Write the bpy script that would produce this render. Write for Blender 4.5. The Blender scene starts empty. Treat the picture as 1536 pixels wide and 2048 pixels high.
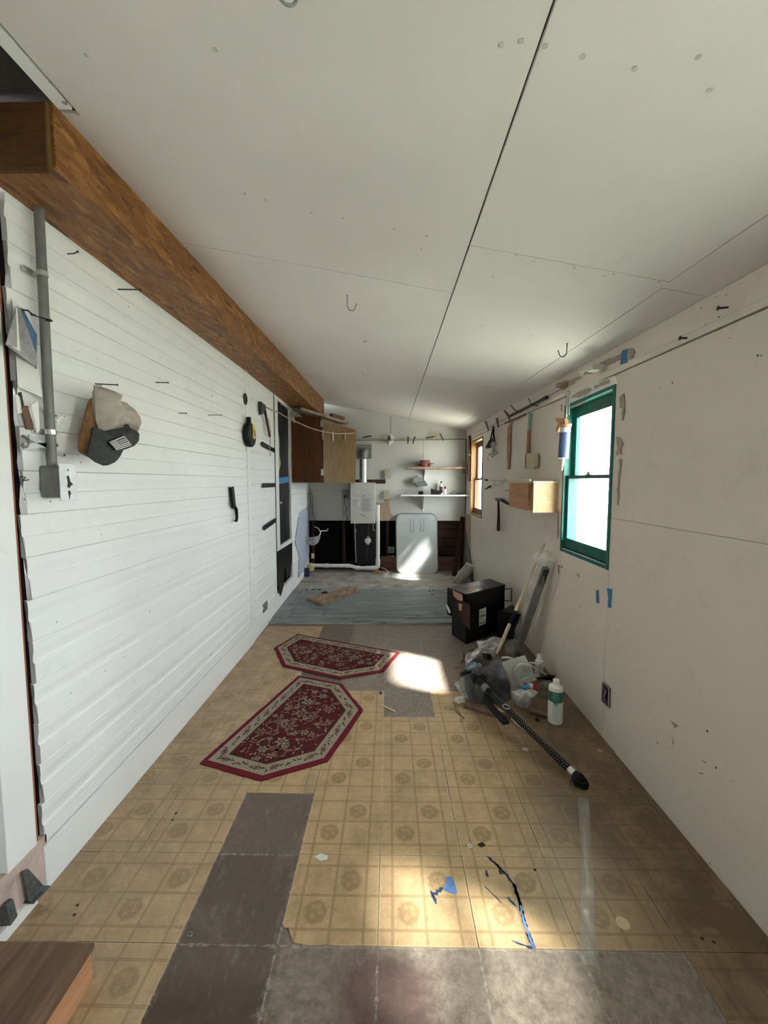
import bpy, math, random
from mathutils import Vector, Matrix, noise
random.seed(4)
S = bpy.context.scene
COL = S.collection

# ---------------------------------------------------------------- camera
cd = bpy.data.cameras.new('camera')
cam = bpy.data.objects.new('camera', cd); COL.objects.link(cam)
cam.location = (0, 0, 1.42)
cam.rotation_euler = (math.radians(90 - 4.3239), 0, math.radians(0.836))
cd.sensor_fit = 'VERTICAL'; cd.sensor_height = 24.0; cd.lens = 820 * 24 / 2048
cd.clip_start = 0.02
S.camera = cam

# ---------------------------------------------------------------- view, sky, sun, daylight
S.view_settings.view_transform = 'Standard'; S.view_settings.look = 'None'
S.view_settings.gamma = 1; S.view_settings.use_curve_mapping = False
S.view_settings.exposure = 0.45
W = bpy.data.worlds.new('sky'); S.world = W; W.use_nodes = True
bg = W.node_tree.nodes['Background']
bg.inputs[0].default_value = (0.95, 0.96, 1.0, 1); bg.inputs[1].default_value = 19
sd = bpy.data.lights.new('sun', 'SUN'); sd.energy = 62; sd.angle = math.radians(5.0); sd.color = (1.0, 0.94, 0.86)
sun = bpy.data.objects.new('sun', sd); COL.objects.link(sun)
sun.rotation_euler = Vector((-1.0, 0.47, -1.22)).to_track_quat('-Z', 'Y').to_euler()

def area(name, loc, d, sx, sy, energy, color, portal=False):
    l = bpy.data.lights.new(name, 'AREA'); l.shape = 'RECTANGLE'; l.size = sx; l.size_y = sy
    l.energy = energy; l.color = color
    if portal: l.cycles.is_portal = True
    o = bpy.data.objects.new(name, l); COL.objects.link(o); o.location = loc
    o.rotation_euler = Vector(d).to_track_quat('-Z', 'Y').to_euler()
    return o
# daylight openings guide the sky's light into the room
area('window_portal', (1.34, 2.5, 1.46), (-1, 0, 0), 1.1, 0.7, 1, (1, 1, 1), True)
area('window_portal', (1.34, 5.64, 1.46), (-1, 0, 0), 1.1, 0.8, 1, (1, 1, 1), True)
area('window_portal', (1.34, 0.65, 1.22), (-1, 0, 0), 1.1, 0.7, 1, (1, 1, 1), True)
area('window_portal', (1.34, -0.72, 1.46), (-1, 0, 0), 1.1, 0.5, 1, (1, 1, 1), True)  # portal of the added fill window

# ---------------------------------------------------------------- helpers
ORG = {}
def tag(o, label=None, cat=None, group=None, kind=None):
    if label: o['label'] = label
    if cat: o['category'] = cat
    if group: o['group'] = group
    if kind: o['kind'] = kind
    return o
def thing(name, label, cat, loc=(0, 0, 0), group=None):
    o = bpy.data.objects.new(name, None); COL.objects.link(o); o.location = loc
    o.empty_display_size = 0.05
    ORG[o.name] = Vector(loc); tag(o, label, cat, group); return o
def setting(name, loc=(0, 0, 0)):
    o = bpy.data.objects.new(name, None); COL.objects.link(o); o.location = loc
    ORG[o.name] = Vector(loc); o['kind'] = 'structure'; return o

class B:
    def __init__(s): s.v = []; s.f = []; s.m = []
    def add(s, vs, fs, mi=0):
        n = len(s.v); s.v += [Vector(p) for p in vs]
        s.f += [tuple(i + n for i in f) for f in fs]; s.m += [mi] * len(fs); return s
    def box(s, x0, x1, y0, y1, z0, z1, mi=0):
        return s.add([(x, y, z) for x in (x0, x1) for y in (y0, y1) for z in (z0, z1)],
            [(0, 1, 3, 2), (4, 6, 7, 5), (0, 4, 5, 1), (2, 3, 7, 6), (0, 2, 6, 4), (1, 5, 7, 3)], mi)
    def hexa(s, lo, hi, mi=0):          # two 4-point loops joined
        return s.add(list(lo) + list(hi), [(3, 2, 1, 0), (4, 5, 6, 7)] + [(i, (i + 1) % 4, 4 + (i + 1) % 4, 4 + i) for i in range(4)], mi)
    def obox(s, c, size, M, mi=0):
        c = Vector(c); h = [k / 2 for k in size]; M = M.to_3x3() if hasattr(M, 'to_3x3') else M
        return s.add([c + M @ Vector((a * h[0], b * h[1], d * h[2])) for a in (-1, 1) for b in (-1, 1) for d in (-1, 1)],
            [(0, 1, 3, 2), (4, 6, 7, 5), (0, 4, 5, 1), (2, 3, 7, 6), (0, 2, 6, 4), (1, 5, 7, 3)], mi)
    def bar(s, p, q, w, t, up=(0, 0, 1), mi=0, w2=None, t2=None):   # rectangular bar, w across, t along up
        p = Vector(p); q = Vector(q); d = (q - p).normalized(); up = Vector(up)
        a = d.cross(up); a = a.normalized() if a.length > 1e-4 else Vector((1, 0, 0)); b = a.cross(d).normalized()
        w2 = w if w2 is None else w2; t2 = t if t2 is None else t2
        lo = [p + a * x * w / 2 + b * y * t / 2 for x, y in ((-1, -1), (1, -1), (1, 1), (-1, 1))]
        hi = [q + a * x * w2 / 2 + b * y * t2 / 2 for x, y in ((-1, -1), (1, -1), (1, 1), (-1, 1))]
        return s.hexa(lo, hi, mi)
    def tube(s, pts, r, n=10, mi=0, closed=False, flat=1.0):
        pts = [Vector(p) for p in pts]; m = len(pts); rs = r if isinstance(r, (list, tuple)) else [r] * m
        ref = None; rings = []
        for i, p in enumerate(pts):
            a = pts[(i - 1) % m] if (i > 0 or closed) else p; b = pts[(i + 1) % m] if (i < m - 1 or closed) else p
            t = (b - a); t = t.normalized() if t.length > 1e-9 else Vector((0, 0, 1))
            if ref is None:
                ref = t.orthogonal().normalized()
            else:
                ref = ref - t * ref.dot(t); ref = ref.normalized() if ref.length > 1e-6 else t.orthogonal().normalized()
            w = t.cross(ref)
            rings.append([p + (ref * math.cos(2 * math.pi * k / n) + w * math.sin(2 * math.pi * k / n) * flat) * rs[i] for k in range(n)])
        vs = [v for g in rings for v in g]; fs = []
        for i in range(m - (0 if closed else 1)):
            j = (i + 1) % m
            for k in range(n):
                fs.append((i * n + k, i * n + (k + 1) % n, j * n + (k + 1) % n, j * n + k))
        if not closed: fs += [tuple(range(n - 1, -1, -1)), tuple((m - 1) * n + k for k in range(n))]
        return s.add(vs, fs, mi)
    def lathe(s, prof, c=(0, 0, 0), M=None, n=24, mi=0):    # prof: (radius, height)
        c = Vector(c); M = M or Matrix.Identity(3); vs = []; fs = []; m = len(prof)
        for r, h in prof:
            vs += [c + M @ Vector((r * math.cos(2 * math.pi * k / n), r * math.sin(2 * math.pi * k / n), h)) for k in range(n)]
        for i in range(m - 1):
            for k in range(n): fs.append((i * n + k, i * n + (k + 1) % n, (i + 1) * n + (k + 1) % n, (i + 1) * n + k))
        fs += [tuple(range(n - 1, -1, -1)), tuple((m - 1) * n + k for k in range(n))]
        return s.add(vs, fs, mi)
    def prism(s, poly, d, mi=0):         # poly of 3D points pushed along d
        poly = [Vector(p) for p in poly]; d = Vector(d); n = len(poly)
        return s.add(poly + [p + d for p in poly], [tuple(range(n - 1, -1, -1)), tuple(range(n, 2 * n))] +
            [(i, (i + 1) % n, n + (i + 1) % n, n + i) for i in range(n)], mi)
    def pillow(s, poly, nrm, h, rings=6, sub=3, wr=0.0, sc=14, back=0.25, seed=0, mi=0):
        # outline puffed along nrm: a soft bag, pouch or cloth lump
        nrm = Vector(nrm).normalized(); P0 = [Vector(p) for p in poly]; P = []
        for i, p in enumerate(P0):
            q = P0[(i + 1) % len(P0)]
            for k in range(sub): P.append(p.lerp(q, k / sub))
        n = len(P); c = sum(P, Vector()) / n; off = Vector((seed * 3.1, seed, 0))
        for side, hh in ((1, h), (-1, h * back)):
            vs = []; fs = []
            for r in range(rings):
                t = r / rings; k = 1 - t
                z = hh * math.sqrt(max(0, 1 - k ** 2.4))
                for p in P:
                    q = c + (p - c) * k
                    e = noise.noise(q * sc + off) * wr * min(1, t * 4) + noise.noise(q * sc * 2.7 + off) * wr * 0.5 * min(1, t * 4)
                    vs.append(q + nrm * side * (z + (e if side > 0 else 0)))
            vs.append(c + nrm * side * (hh + (noise.noise(c * sc + off) * wr if side > 0 else 0)))
            for r in range(rings - 1):
                for i in range(n):
                    f = (r * n + i, r * n + (i + 1) % n, (r + 1) * n + (i + 1) % n, (r + 1) * n + i)
                    fs.append(f if side > 0 else f[::-1])
            b = (rings - 1) * n
            for i in range(n):
                f = (b + i, b + (i + 1) % n, rings * n); fs.append(f if side > 0 else f[::-1])
            s.add(vs, fs, mi)
        return s
    def grid(s, fn, nu, nv, th=0.0, mi=0):   # fn(u,v)->point, both 0..1
        pts = [Vector(fn(i / nu, j / nv)) for i in range(nu + 1) for j in range(nv + 1)]
        fs = [(i * (nv + 1) + j, (i + 1) * (nv + 1) + j, (i + 1) * (nv + 1) + j + 1, i * (nv + 1) + j + 1) for i in range(nu) for j in range(nv)]
        return s.add(pts, fs, mi)

def mk(name, b, mats, parent=None, smooth=False, label=None, cat=None, group=None, kind=None, bevel=0, solid=0):
    me = bpy.data.meshes.new(name)
    mats = mats if isinstance(mats, (list, tuple)) else [mats]
    if parent is not None: org = ORG[parent.name]
    else:
        lo = Vector([min(v[i] for v in b.v) for i in range(3)]); hi = Vector([max(v[i] for v in b.v) for i in range(3)])
        org = Vector(((lo.x + hi.x) / 2, (lo.y + hi.y) / 2, lo.z))
    me.from_pydata([tuple(v - org) for v in b.v], [], b.f)
    for m in mats: me.materials.append(m)
    for p, mi in zip(me.polygons, b.m): p.material_index = mi; p.use_smooth = bool(smooth)
    me.validate(); me.update()
    o = bpy.data.objects.new(name, me); COL.objects.link(o)
    if parent is not None: o.parent = parent
    else: o.location = org
    ORG[o.name] = org
    if smooth and smooth != 2:
        try: me.set_sharp_from_angle(angle=math.radians(38))
        except Exception: pass
    if bevel:
        md = o.modifiers.new('bevel', 'BEVEL'); md.width = bevel; md.segments = 2; md.limit_method = 'ANGLE'
    if solid:
        md = o.modifiers.new('thickness', 'SOLIDIFY'); md.thickness = solid
    return tag(o, label, cat, group, kind)

def text(name, body, size, M, mat, parent, depth=0.0006, align='CENTER', bold=0.0):
    cu = bpy.data.curves.new(name, 'FONT'); cu.body = body; cu.size = size; cu.extrude = depth
    cu.align_x = align; cu.align_y = 'CENTER'; cu.offset = bold
    t = bpy.data.objects.new(name, cu); COL.objects.link(t)
    dg = bpy.context.evaluated_depsgraph_get(); me = bpy.data.meshes.new_from_object(t.evaluated_get(dg))
    bpy.data.objects.remove(t)
    org = ORG[parent.name]
    for v in me.vertices: v.co = M @ v.co - org
    me.materials.clear(); me.materials.append(mat)
    o = bpy.data.objects.new(name, me); COL.objects.link(o); o.parent = parent; ORG[o.name] = org
    return o
def frame(c, u, v):      # matrix putting text x along u and y along v at c
    u = Vector(u).normalized(); v = Vector(v).normalized(); w = u.cross(v)
    return Matrix(((u.x, v.x, w.x, c[0]), (u.y, v.y, w.y, c[1]), (u.z, v.z, w.z, c[2]), (0, 0, 0, 1)))

# ---------------------------------------------------------------- materials
class NT:
    def __init__(s, name):
        s.m = bpy.data.materials.new(name); s.m.use_nodes = True; s.t = s.m.node_tree
        s.b = s.t.nodes['Principled BSDF']; s.out = s.t.nodes['Material Output']
    def n(s, ty, **k):
        o = s.t.nodes.new(ty)
        for a, v in k.items(): setattr(o, a, v)
        return o
    def l(s, a, b): s.t.links.new(a, b)
    def math(s, op, a, b=None, clamp=False):
        o = s.n('ShaderNodeMath', operation=op, use_clamp=clamp)
        for i, x in enumerate((a, b)):
            if x is None: continue
            if isinstance(x, (int, float)): o.inputs[i].default_value = x
            else: s.l(x, o.inputs[i])
        return o.outputs[0]
    def coord(s, kind='Object', scale=(1, 1, 1), rot=(0, 0, 0)):
        if kind == 'World': src = s.n('ShaderNodeNewGeometry').outputs['Position']
        else: src = s.n('ShaderNodeTexCoord').outputs[kind]
        mp = s.n('ShaderNodeMapping'); mp.inputs['Scale'].default_value = scale; mp.inputs['Rotation'].default_value = rot
        s.l(src, mp.inputs[0]); return mp.outputs[0]
    def noise(s, co, scale, detail=4, rough=0.55, dist=0.0):
        o = s.n('ShaderNodeTexNoise'); o.inputs['Scale'].default_value = scale; o.inputs['Detail'].default_value = detail
        o.inputs['Roughness'].default_value = rough; o.inputs['Distortion'].default_value = dist
        s.l(co, o.inputs['Vector']); return o.outputs[0]
    def voro(s, co, scale, feature='F1', out=0, rnd=1.0):
        o = s.n('ShaderNodeTexVoronoi', feature=feature); o.inputs['Scale'].default_value = scale
        o.inputs['Randomness'].default_value = rnd
        s.l(co, o.inputs['Vector']); return o.outputs[out]
    def ramp(s, x, stops):
        r = s.n('ShaderNodeValToRGB'); e = r.color_ramp.elements
        while len(e) < len(stops): e.new(0.5)
        for i, (p, c) in enumerate(stops):
            e[i].position = p; e[i].color = (c, c, c, 1) if isinstance(c, (int, float)) else tuple(c) + (1,)
        s.l(x, r.inputs[0]); return r.outputs[0]
    def mix(s, f, a, b, mode='MIX'):
        o = s.n('ShaderNodeMix', data_type='RGBA', blend_type=mode)
        for i, x in ((0, f), (6, a), (7, b)):
            if isinstance(x, (int, float)): o.inputs[i].default_value = x
            elif isinstance(x, tuple): o.inputs[i].default_value = x + (1,)
            else: s.l(x, o.inputs[i])
        return o.outputs[2]
    def bump(s, h, strength=0.3, dist=0.002):
        o = s.n('ShaderNodeBump'); o.inputs['Strength'].default_value = strength; o.inputs['Distance'].default_value = dist
        s.l(h, o.inputs['Height']); s.l(o.outputs[0], s.b.inputs['Normal'])
    def col(s, x):
        if isinstance(x, tuple): s.b.inputs['Base Color'].default_value = x + (1,)
        else: s.l(x, s.b.inputs['Base Color'])
    def set(s, rough=0.6, metal=0.0, spec=0.5, **k):
        s.b.inputs['Roughness'].default_value = rough; s.b.inputs['Metallic'].default_value = metal
        s.b.inputs['Specular IOR Level'].default_value = spec
        for a, v in k.items(): s.b.inputs[a.replace('_', ' ')].default_value = v
        return s.m

def plain(name, c, rough=0.55, metal=0.0, var=0.12, sc=18, bump=0.15, spec=0.4, dirt=None, dirt_amt=0.5, dirt_sc=6):
    t = NT(name); co = t.coord()
    n1 = t.noise(co, sc, 5)
    lo = tuple(x * (1 - var) for x in c); hi = tuple(min(1, x * (1 + var)) for x in c)
    k = t.ramp(n1, [(0.3, lo), (0.7, hi)])
    if dirt:
        d = t.ramp(t.noise(co, dirt_sc, 7, 0.7), [(0.5, 0.0), (0.68, dirt_amt)])
        k = t.mix(d, k, dirt)
    t.col(k)
    if bump: t.bump(n1, bump, 0.001)
    return t.set(rough, metal, spec)

def painted(name, c, speck=(0.12, 0.11, 0.1), speck_amt=0.75, scuff=(0.5, 0.49, 0.46), scuff_amt=0.25, rough=0.55, fine=160, thr=0.035):
    # old brush or roller paint: mottling, small knocks, faint scuffs
    t = NT(name); co = t.coord('World')
    big = t.noise(co, 1.6, 5); sm = t.noise(co, fine, 2)
    k = t.ramp(big, [(0.3, tuple(x * 0.955 for x in c)), (0.7, tuple(min(1, x * 1.03) for x in c))])
    sc = t.math('MULTIPLY', t.ramp(t.noise(co, 7, 8, 0.75, 1.2), [(0.56, 0.0), (0.7, 1.0)]), scuff_amt)
    k = t.mix(sc, k, scuff)
    v = t.voro(co, 5.2); wob = t.noise(co, 60, 3)
    sp = t.math('LESS_THAN', t.math('ADD', v, t.math('MULTIPLY', wob, 0.05)), thr + 0.025)
    k = t.mix(t.math('MULTIPLY', sp, speck_amt), k, speck)
    t.col(k); t.bump(sm, 0.12, 0.0008)
    return t.set(rough, 0, 0.35)

def wood(name, c1, c2, grain=(1.5, 22, 22), rough=0.6, knots=False, bump=0.2, dark=None):
    t = NT(name); co = t.coord('Object', grain)
    a = t.noise(co, 1.2, 6, 0.6, 1.5); b = t.noise(t.coord('Object', tuple(g * 5 for g in grain)), 1.5, 3)
    x = t.math('ADD', t.math('MULTIPLY', a, 0.75), t.math('MULTIPLY', b, 0.25))
    k = t.ramp(x, [(0.32, c1), (0.62, c2)])
    if knots:
        kn = t.ramp(t.voro(t.coord('Object', tuple(1.0 if g < 10 else 2.4 for g in grain)), 2.2), [(0.03, 1.0), (0.1, 0.0)])
        k = t.mix(t.math('MULTIPLY', kn, 0.8), k, tuple(x * 0.3 for x in c1))
    if dark:
        k = t.mix(t.ramp(t.noise(t.coord(), 5, 6, 0.7), [(0.5, 0.0), (0.7, 0.8)]), k, dark)
    t.col(k); t.bump(x, bump, 0.001)
    return t.set(rough, 0, 0.3)

M = {}
M['siding'] = painted('white_siding_paint', (0.81, 0.82, 0.815), scuff=(0.55, 0.6, 0.6), scuff_amt=0.22)
M['ceiling'] = painted('ceiling_board_paint', (0.74, 0.695, 0.665), speck=(0.42, 0.4, 0.38), speck_amt=0.5, scuff=(0.6, 0.58, 0.55), scuff_amt=0.12, rough=0.8, fine=240, thr=0.0)
M['rwall'] = painted('cream_wall_paint', (0.76, 0.685, 0.605), speck_amt=0.7, scuff=(0.52, 0.44, 0.36), scuff_amt=0.3, rough=0.45, thr=0.02)
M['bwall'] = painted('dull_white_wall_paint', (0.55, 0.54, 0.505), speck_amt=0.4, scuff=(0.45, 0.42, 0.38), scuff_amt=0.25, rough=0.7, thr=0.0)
M['dark'] = plain('dark_cavity', (0.007, 0.0045, 0.004), 0.95, bump=0, spec=0.1)
M['bare'] = plain('bare_tan_board', (0.42, 0.32, 0.22), 0.85)
M['spackle'] = plain('grey_brown_patch', (0.40, 0.33, 0.27), 0.9, var=0.2, sc=40)
M['studs'] = wood('old_dark_stud_wood', (0.02, 0.009, 0.006), (0.065, 0.03, 0.02), (20, 20, 1.5), 0.85)
M['beamend'] = wood('stained_plywood', (0.045, 0.016, 0.005), (0.11, 0.043, 0.011), (3, 3, 14), 0.6)
M['cabside'] = wood('orange_brown_pine', (0.06, 0.019, 0.005), (0.135, 0.045, 0.010), (9, 9, 1.2), 0.42, True)
M['cabdoor'] = wood('tan_plywood', (0.085, 0.045, 0.014), (0.165, 0.088, 0.03), (4, 4, 2.0), 0.5)
M['pine'] = wood('light_pine', (0.52, 0.33, 0.18), (0.72, 0.5, 0.30), (9, 1.5, 14), 0.6)
M['cedar'] = wood('reddish_pine', (0.36, 0.17, 0.08), (0.52, 0.28, 0.15), (9, 1.5, 14), 0.6)
M['rough_wood'] = wood('worn_board', (0.20, 0.13, 0.085), (0.38, 0.28, 0.2), (16, 3, 16), 0.85, dark=(0.08, 0.05, 0.035))
M['stick'] = wood('pale_stick', (0.55, 0.43, 0.30), (0.74, 0.63, 0.47), (30, 30, 2), 0.6)
M['white_plastic'] = plain('white_plastic', (0.78, 0.78, 0.76), 0.35, var=0.05, bump=0)
M['off_white'] = plain('off_white_enamel', (0.62, 0.61, 0.56), 0.4, var=0.04, bump=0.05)
M['black_plastic'] = plain('black_plastic', (0.006, 0.006, 0.007), 0.4, var=0.3, bump=0.05, spec=0.2)
M['black_metal'] = plain('black_enamel_sheet', (0.006, 0.006, 0.007), 0.28, var=0.3, bump=0.03, spec=0.3, dirt=(0.35, 0.33, 0.3), dirt_amt=0.0)
M['grey_metal'] = plain('dull_galvanised_metal', (0.27, 0.28, 0.27), 0.5, 0.6, 0.15, 30)
M['conduit'] = plain('weathered_grey_conduit', (0.19, 0.195, 0.185), 0.55, 0.3, 0.15, 25)
M['chrome'] = plain('bright_metal', (0.62, 0.63, 0.62), 0.33, 1.0, 0.05, 10, 0.02)
M['steel_dark'] = plain('dark_steel', (0.05, 0.05, 0.05), 0.5, 0.5)
M['blue_tape'] = plain('blue_masking_tape', (0.06, 0.19, 0.36), 0.8, var=0.08)
M['rope'] = plain('grey_cord', (0.42, 0.36, 0.31), 0.9)
M['wire'] = plain('thin_grey_wire', (0.3, 0.29, 0.27), 0.5, 0.5)
M['brass_wire'] = plain('brown_wire', (0.22, 0.15, 0.09), 0.5, 0.3)
M['concrete'] = plain('grey_wash', (0.4, 0.4, 0.39), 0.85)
M['label'] = plain('white_label_paper', (0.75, 0.75, 0.73), 0.6, var=0.03, bump=0)
M['ink'] = plain('black_print', (0.02, 0.02, 0.02), 0.6, bump=0)
M['grey_ink'] = plain('grey_print', (0.25, 0.25, 0.25), 0.6, bump=0)
M['pink_board'] = plain('pinkish_primed_board', (0.55, 0.43, 0.38), 0.8, var=0.12, sc=12, dirt=(0.2, 0.14, 0.12), dirt_sc=9)
M['red_wood'] = wood('raw_reddish_stud', (0.16, 0.05, 0.03), (0.35, 0.15, 0.1), (20, 20, 1.2), 0.8)

def osb():
    t = NT('stained_strand_board')
    cols = []
    for rot, sc in (((0.35, 0.1, 0.4), (48, 12, 48)), ((-0.3, 0.2, -0.5), (56, 15, 60))):
        co = t.coord('Object', sc, rot)
        nz = t.n('ShaderNodeTexNoise'); nz.inputs['Scale'].default_value = 0.6; t.l(co, nz.inputs['Vector'])
        ad = t.n('ShaderNodeVectorMath', operation='MULTIPLY_ADD'); t.l(nz.outputs[1], ad.inputs[0]); ad.inputs[1].default_value = (1.6, 1.6, 1.6); t.l(co, ad.inputs[2])
        v = t.voro(ad.outputs[0], 1.0, out=1)
        sp = t.n('ShaderNodeSeparateColor'); t.l(v, sp.inputs[0]); cols.append(sp.outputs[0])
    x = t.math('ADD', t.math('MULTIPLY', cols[0], 0.6), t.math('MULTIPLY', cols[1], 0.4))
    k = t.ramp(x, [(0.0, (0.085, 0.03, 0.008)), (0.25, (0.175, 0.068, 0.018)), (0.55, (0.225, 0.092, 0.025)), (0.82, (0.31, 0.14, 0.04)), (1.0, (0.42, 0.22, 0.08))])
    dk = t.ramp(t.voro(t.coord('Object', (60, 20, 70), (0.4, 0.1, 0.35)), 1.0), [(0.08, 0.9), (0.2, 0.0)])
    k = t.mix(t.math('MULTIPLY', dk, 0.8), k, (0.04, 0.012, 0.004))
    t.col(k); t.bump(x, 0.25, 0.001); return t.set(0.5, 0, 0.4)
M['osb'] = osb()

def subfloor():
    t = NT('grey_brown_adhesive_floor'); co = t.coord('World')
    a = t.noise(co, 2.2, 8, 0.7, 0.6); b = t.noise(co, 9, 8, 0.75, 2.2); c = t.noise(co, 60, 4, 0.7)
    k = t.ramp(a, [(0.33, (0.055, 0.036, 0.024)), (0.55, (0.09, 0.06, 0.041)), (0.7, (0.22, 0.18, 0.155))])
    sx = t.n('ShaderNodeSeparateXYZ'); t.l(co, sx.inputs[0])
    # paler, scraped glue residue to the right of the dark strip and past the tiles
    wx = t.math('ADD', sx.outputs[0], t.math('MULTIPLY', b, 0.12))
    strip_ = t.math('MULTIPLY', t.ramp(sx.outputs[1], [(0.0, 0.0), (1.0, 0.0)]), 0.0)
    k = t.mix(t.ramp(t.math('SUBTRACT', sx.outputs[1], 1.0), [(0.44, 0.0), (0.47, 0.35)]), k, (0.23, 0.18, 0.14))
    pale = t.math('MULTIPLY', t.ramp(t.math('ADD', wx, 0.5), [(0.20, 0.0), (0.24, 1.0)]), t.ramp(t.math('ADD', t.math('MULTIPLY', t.noise(co, 28, 6, 0.75), 0.6), t.math('MULTIPLY', b, 0.4)), [(0.36, 0.15), (0.64, 0.9)]))
    farm = t.ramp(t.math('SUBTRACT', sx.outputs[1], 1.0), [(0.0, 0.0), (0.1, 0.35)]); k = t.mix(farm, k, (0.2, 0.16, 0.145))
    k = t.mix(pale, k, (0.36, 0.295, 0.25))
    sm = t.ramp(t.noise(t.coord('World', (34, 7, 10), (0, 0, 0.5)), 1.0, 6, 0.8), [(0.56, 0.0), (0.72, 1.0)]); k = t.mix(t.math('MULTIPLY', sm, 0.6), k, (0.34, 0.28, 0.23))
    # dull purple stain in front
    pv = t.n('ShaderNodeVectorMath', operation='DISTANCE'); t.l(co, pv.inputs[0]); pv.inputs[1].default_value = (-0.02, 1.0, 0)
    pm = t.ramp(t.math('ADD', t.math('MULTIPLY', pv.outputs['Value'], 3.0), t.math('MULTIPLY', a, 0.9)), [(0.72, 0.75), (0.98, 0.0)])
    k = t.mix(pm, k, (0.12, 0.062, 0.06))
    # old tile joints: pale lines on the 0.308 m grid
    def line(s, o, p):
        f = t.math('FRACT', t.math('ADD', t.math('DIVIDE', t.math('SUBTRACT', s, o), p), 0.5))
        return t.math('LESS_THAN', t.math('ABSOLUTE', t.math('SUBTRACT', f, 0.5)), t.math('MULTIPLY', t.math('SUBTRACT', b, 0.38), 0.09))
    ln = t.math('MAXIMUM', line(sx.outputs[0], -0.036, 0.308), line(sx.outputs[1], 1.147, 0.306))
    k = t.mix(t.math('MULTIPLY', ln, t.ramp(c, [(0.4, 0.1), (0.6, 0.6)])), k, (0.42, 0.38, 0.34))
    k = t.mix(t.ramp(c, [(0.4, 0.22), (0.6, 0.0)]), k, (0.05, 0.035, 0.03))
    t.col(k); t.bump(b, 0.35, 0.002); return t.set(0.5, 0, 0.4)
M['subfloor'] = subfloor()

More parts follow.
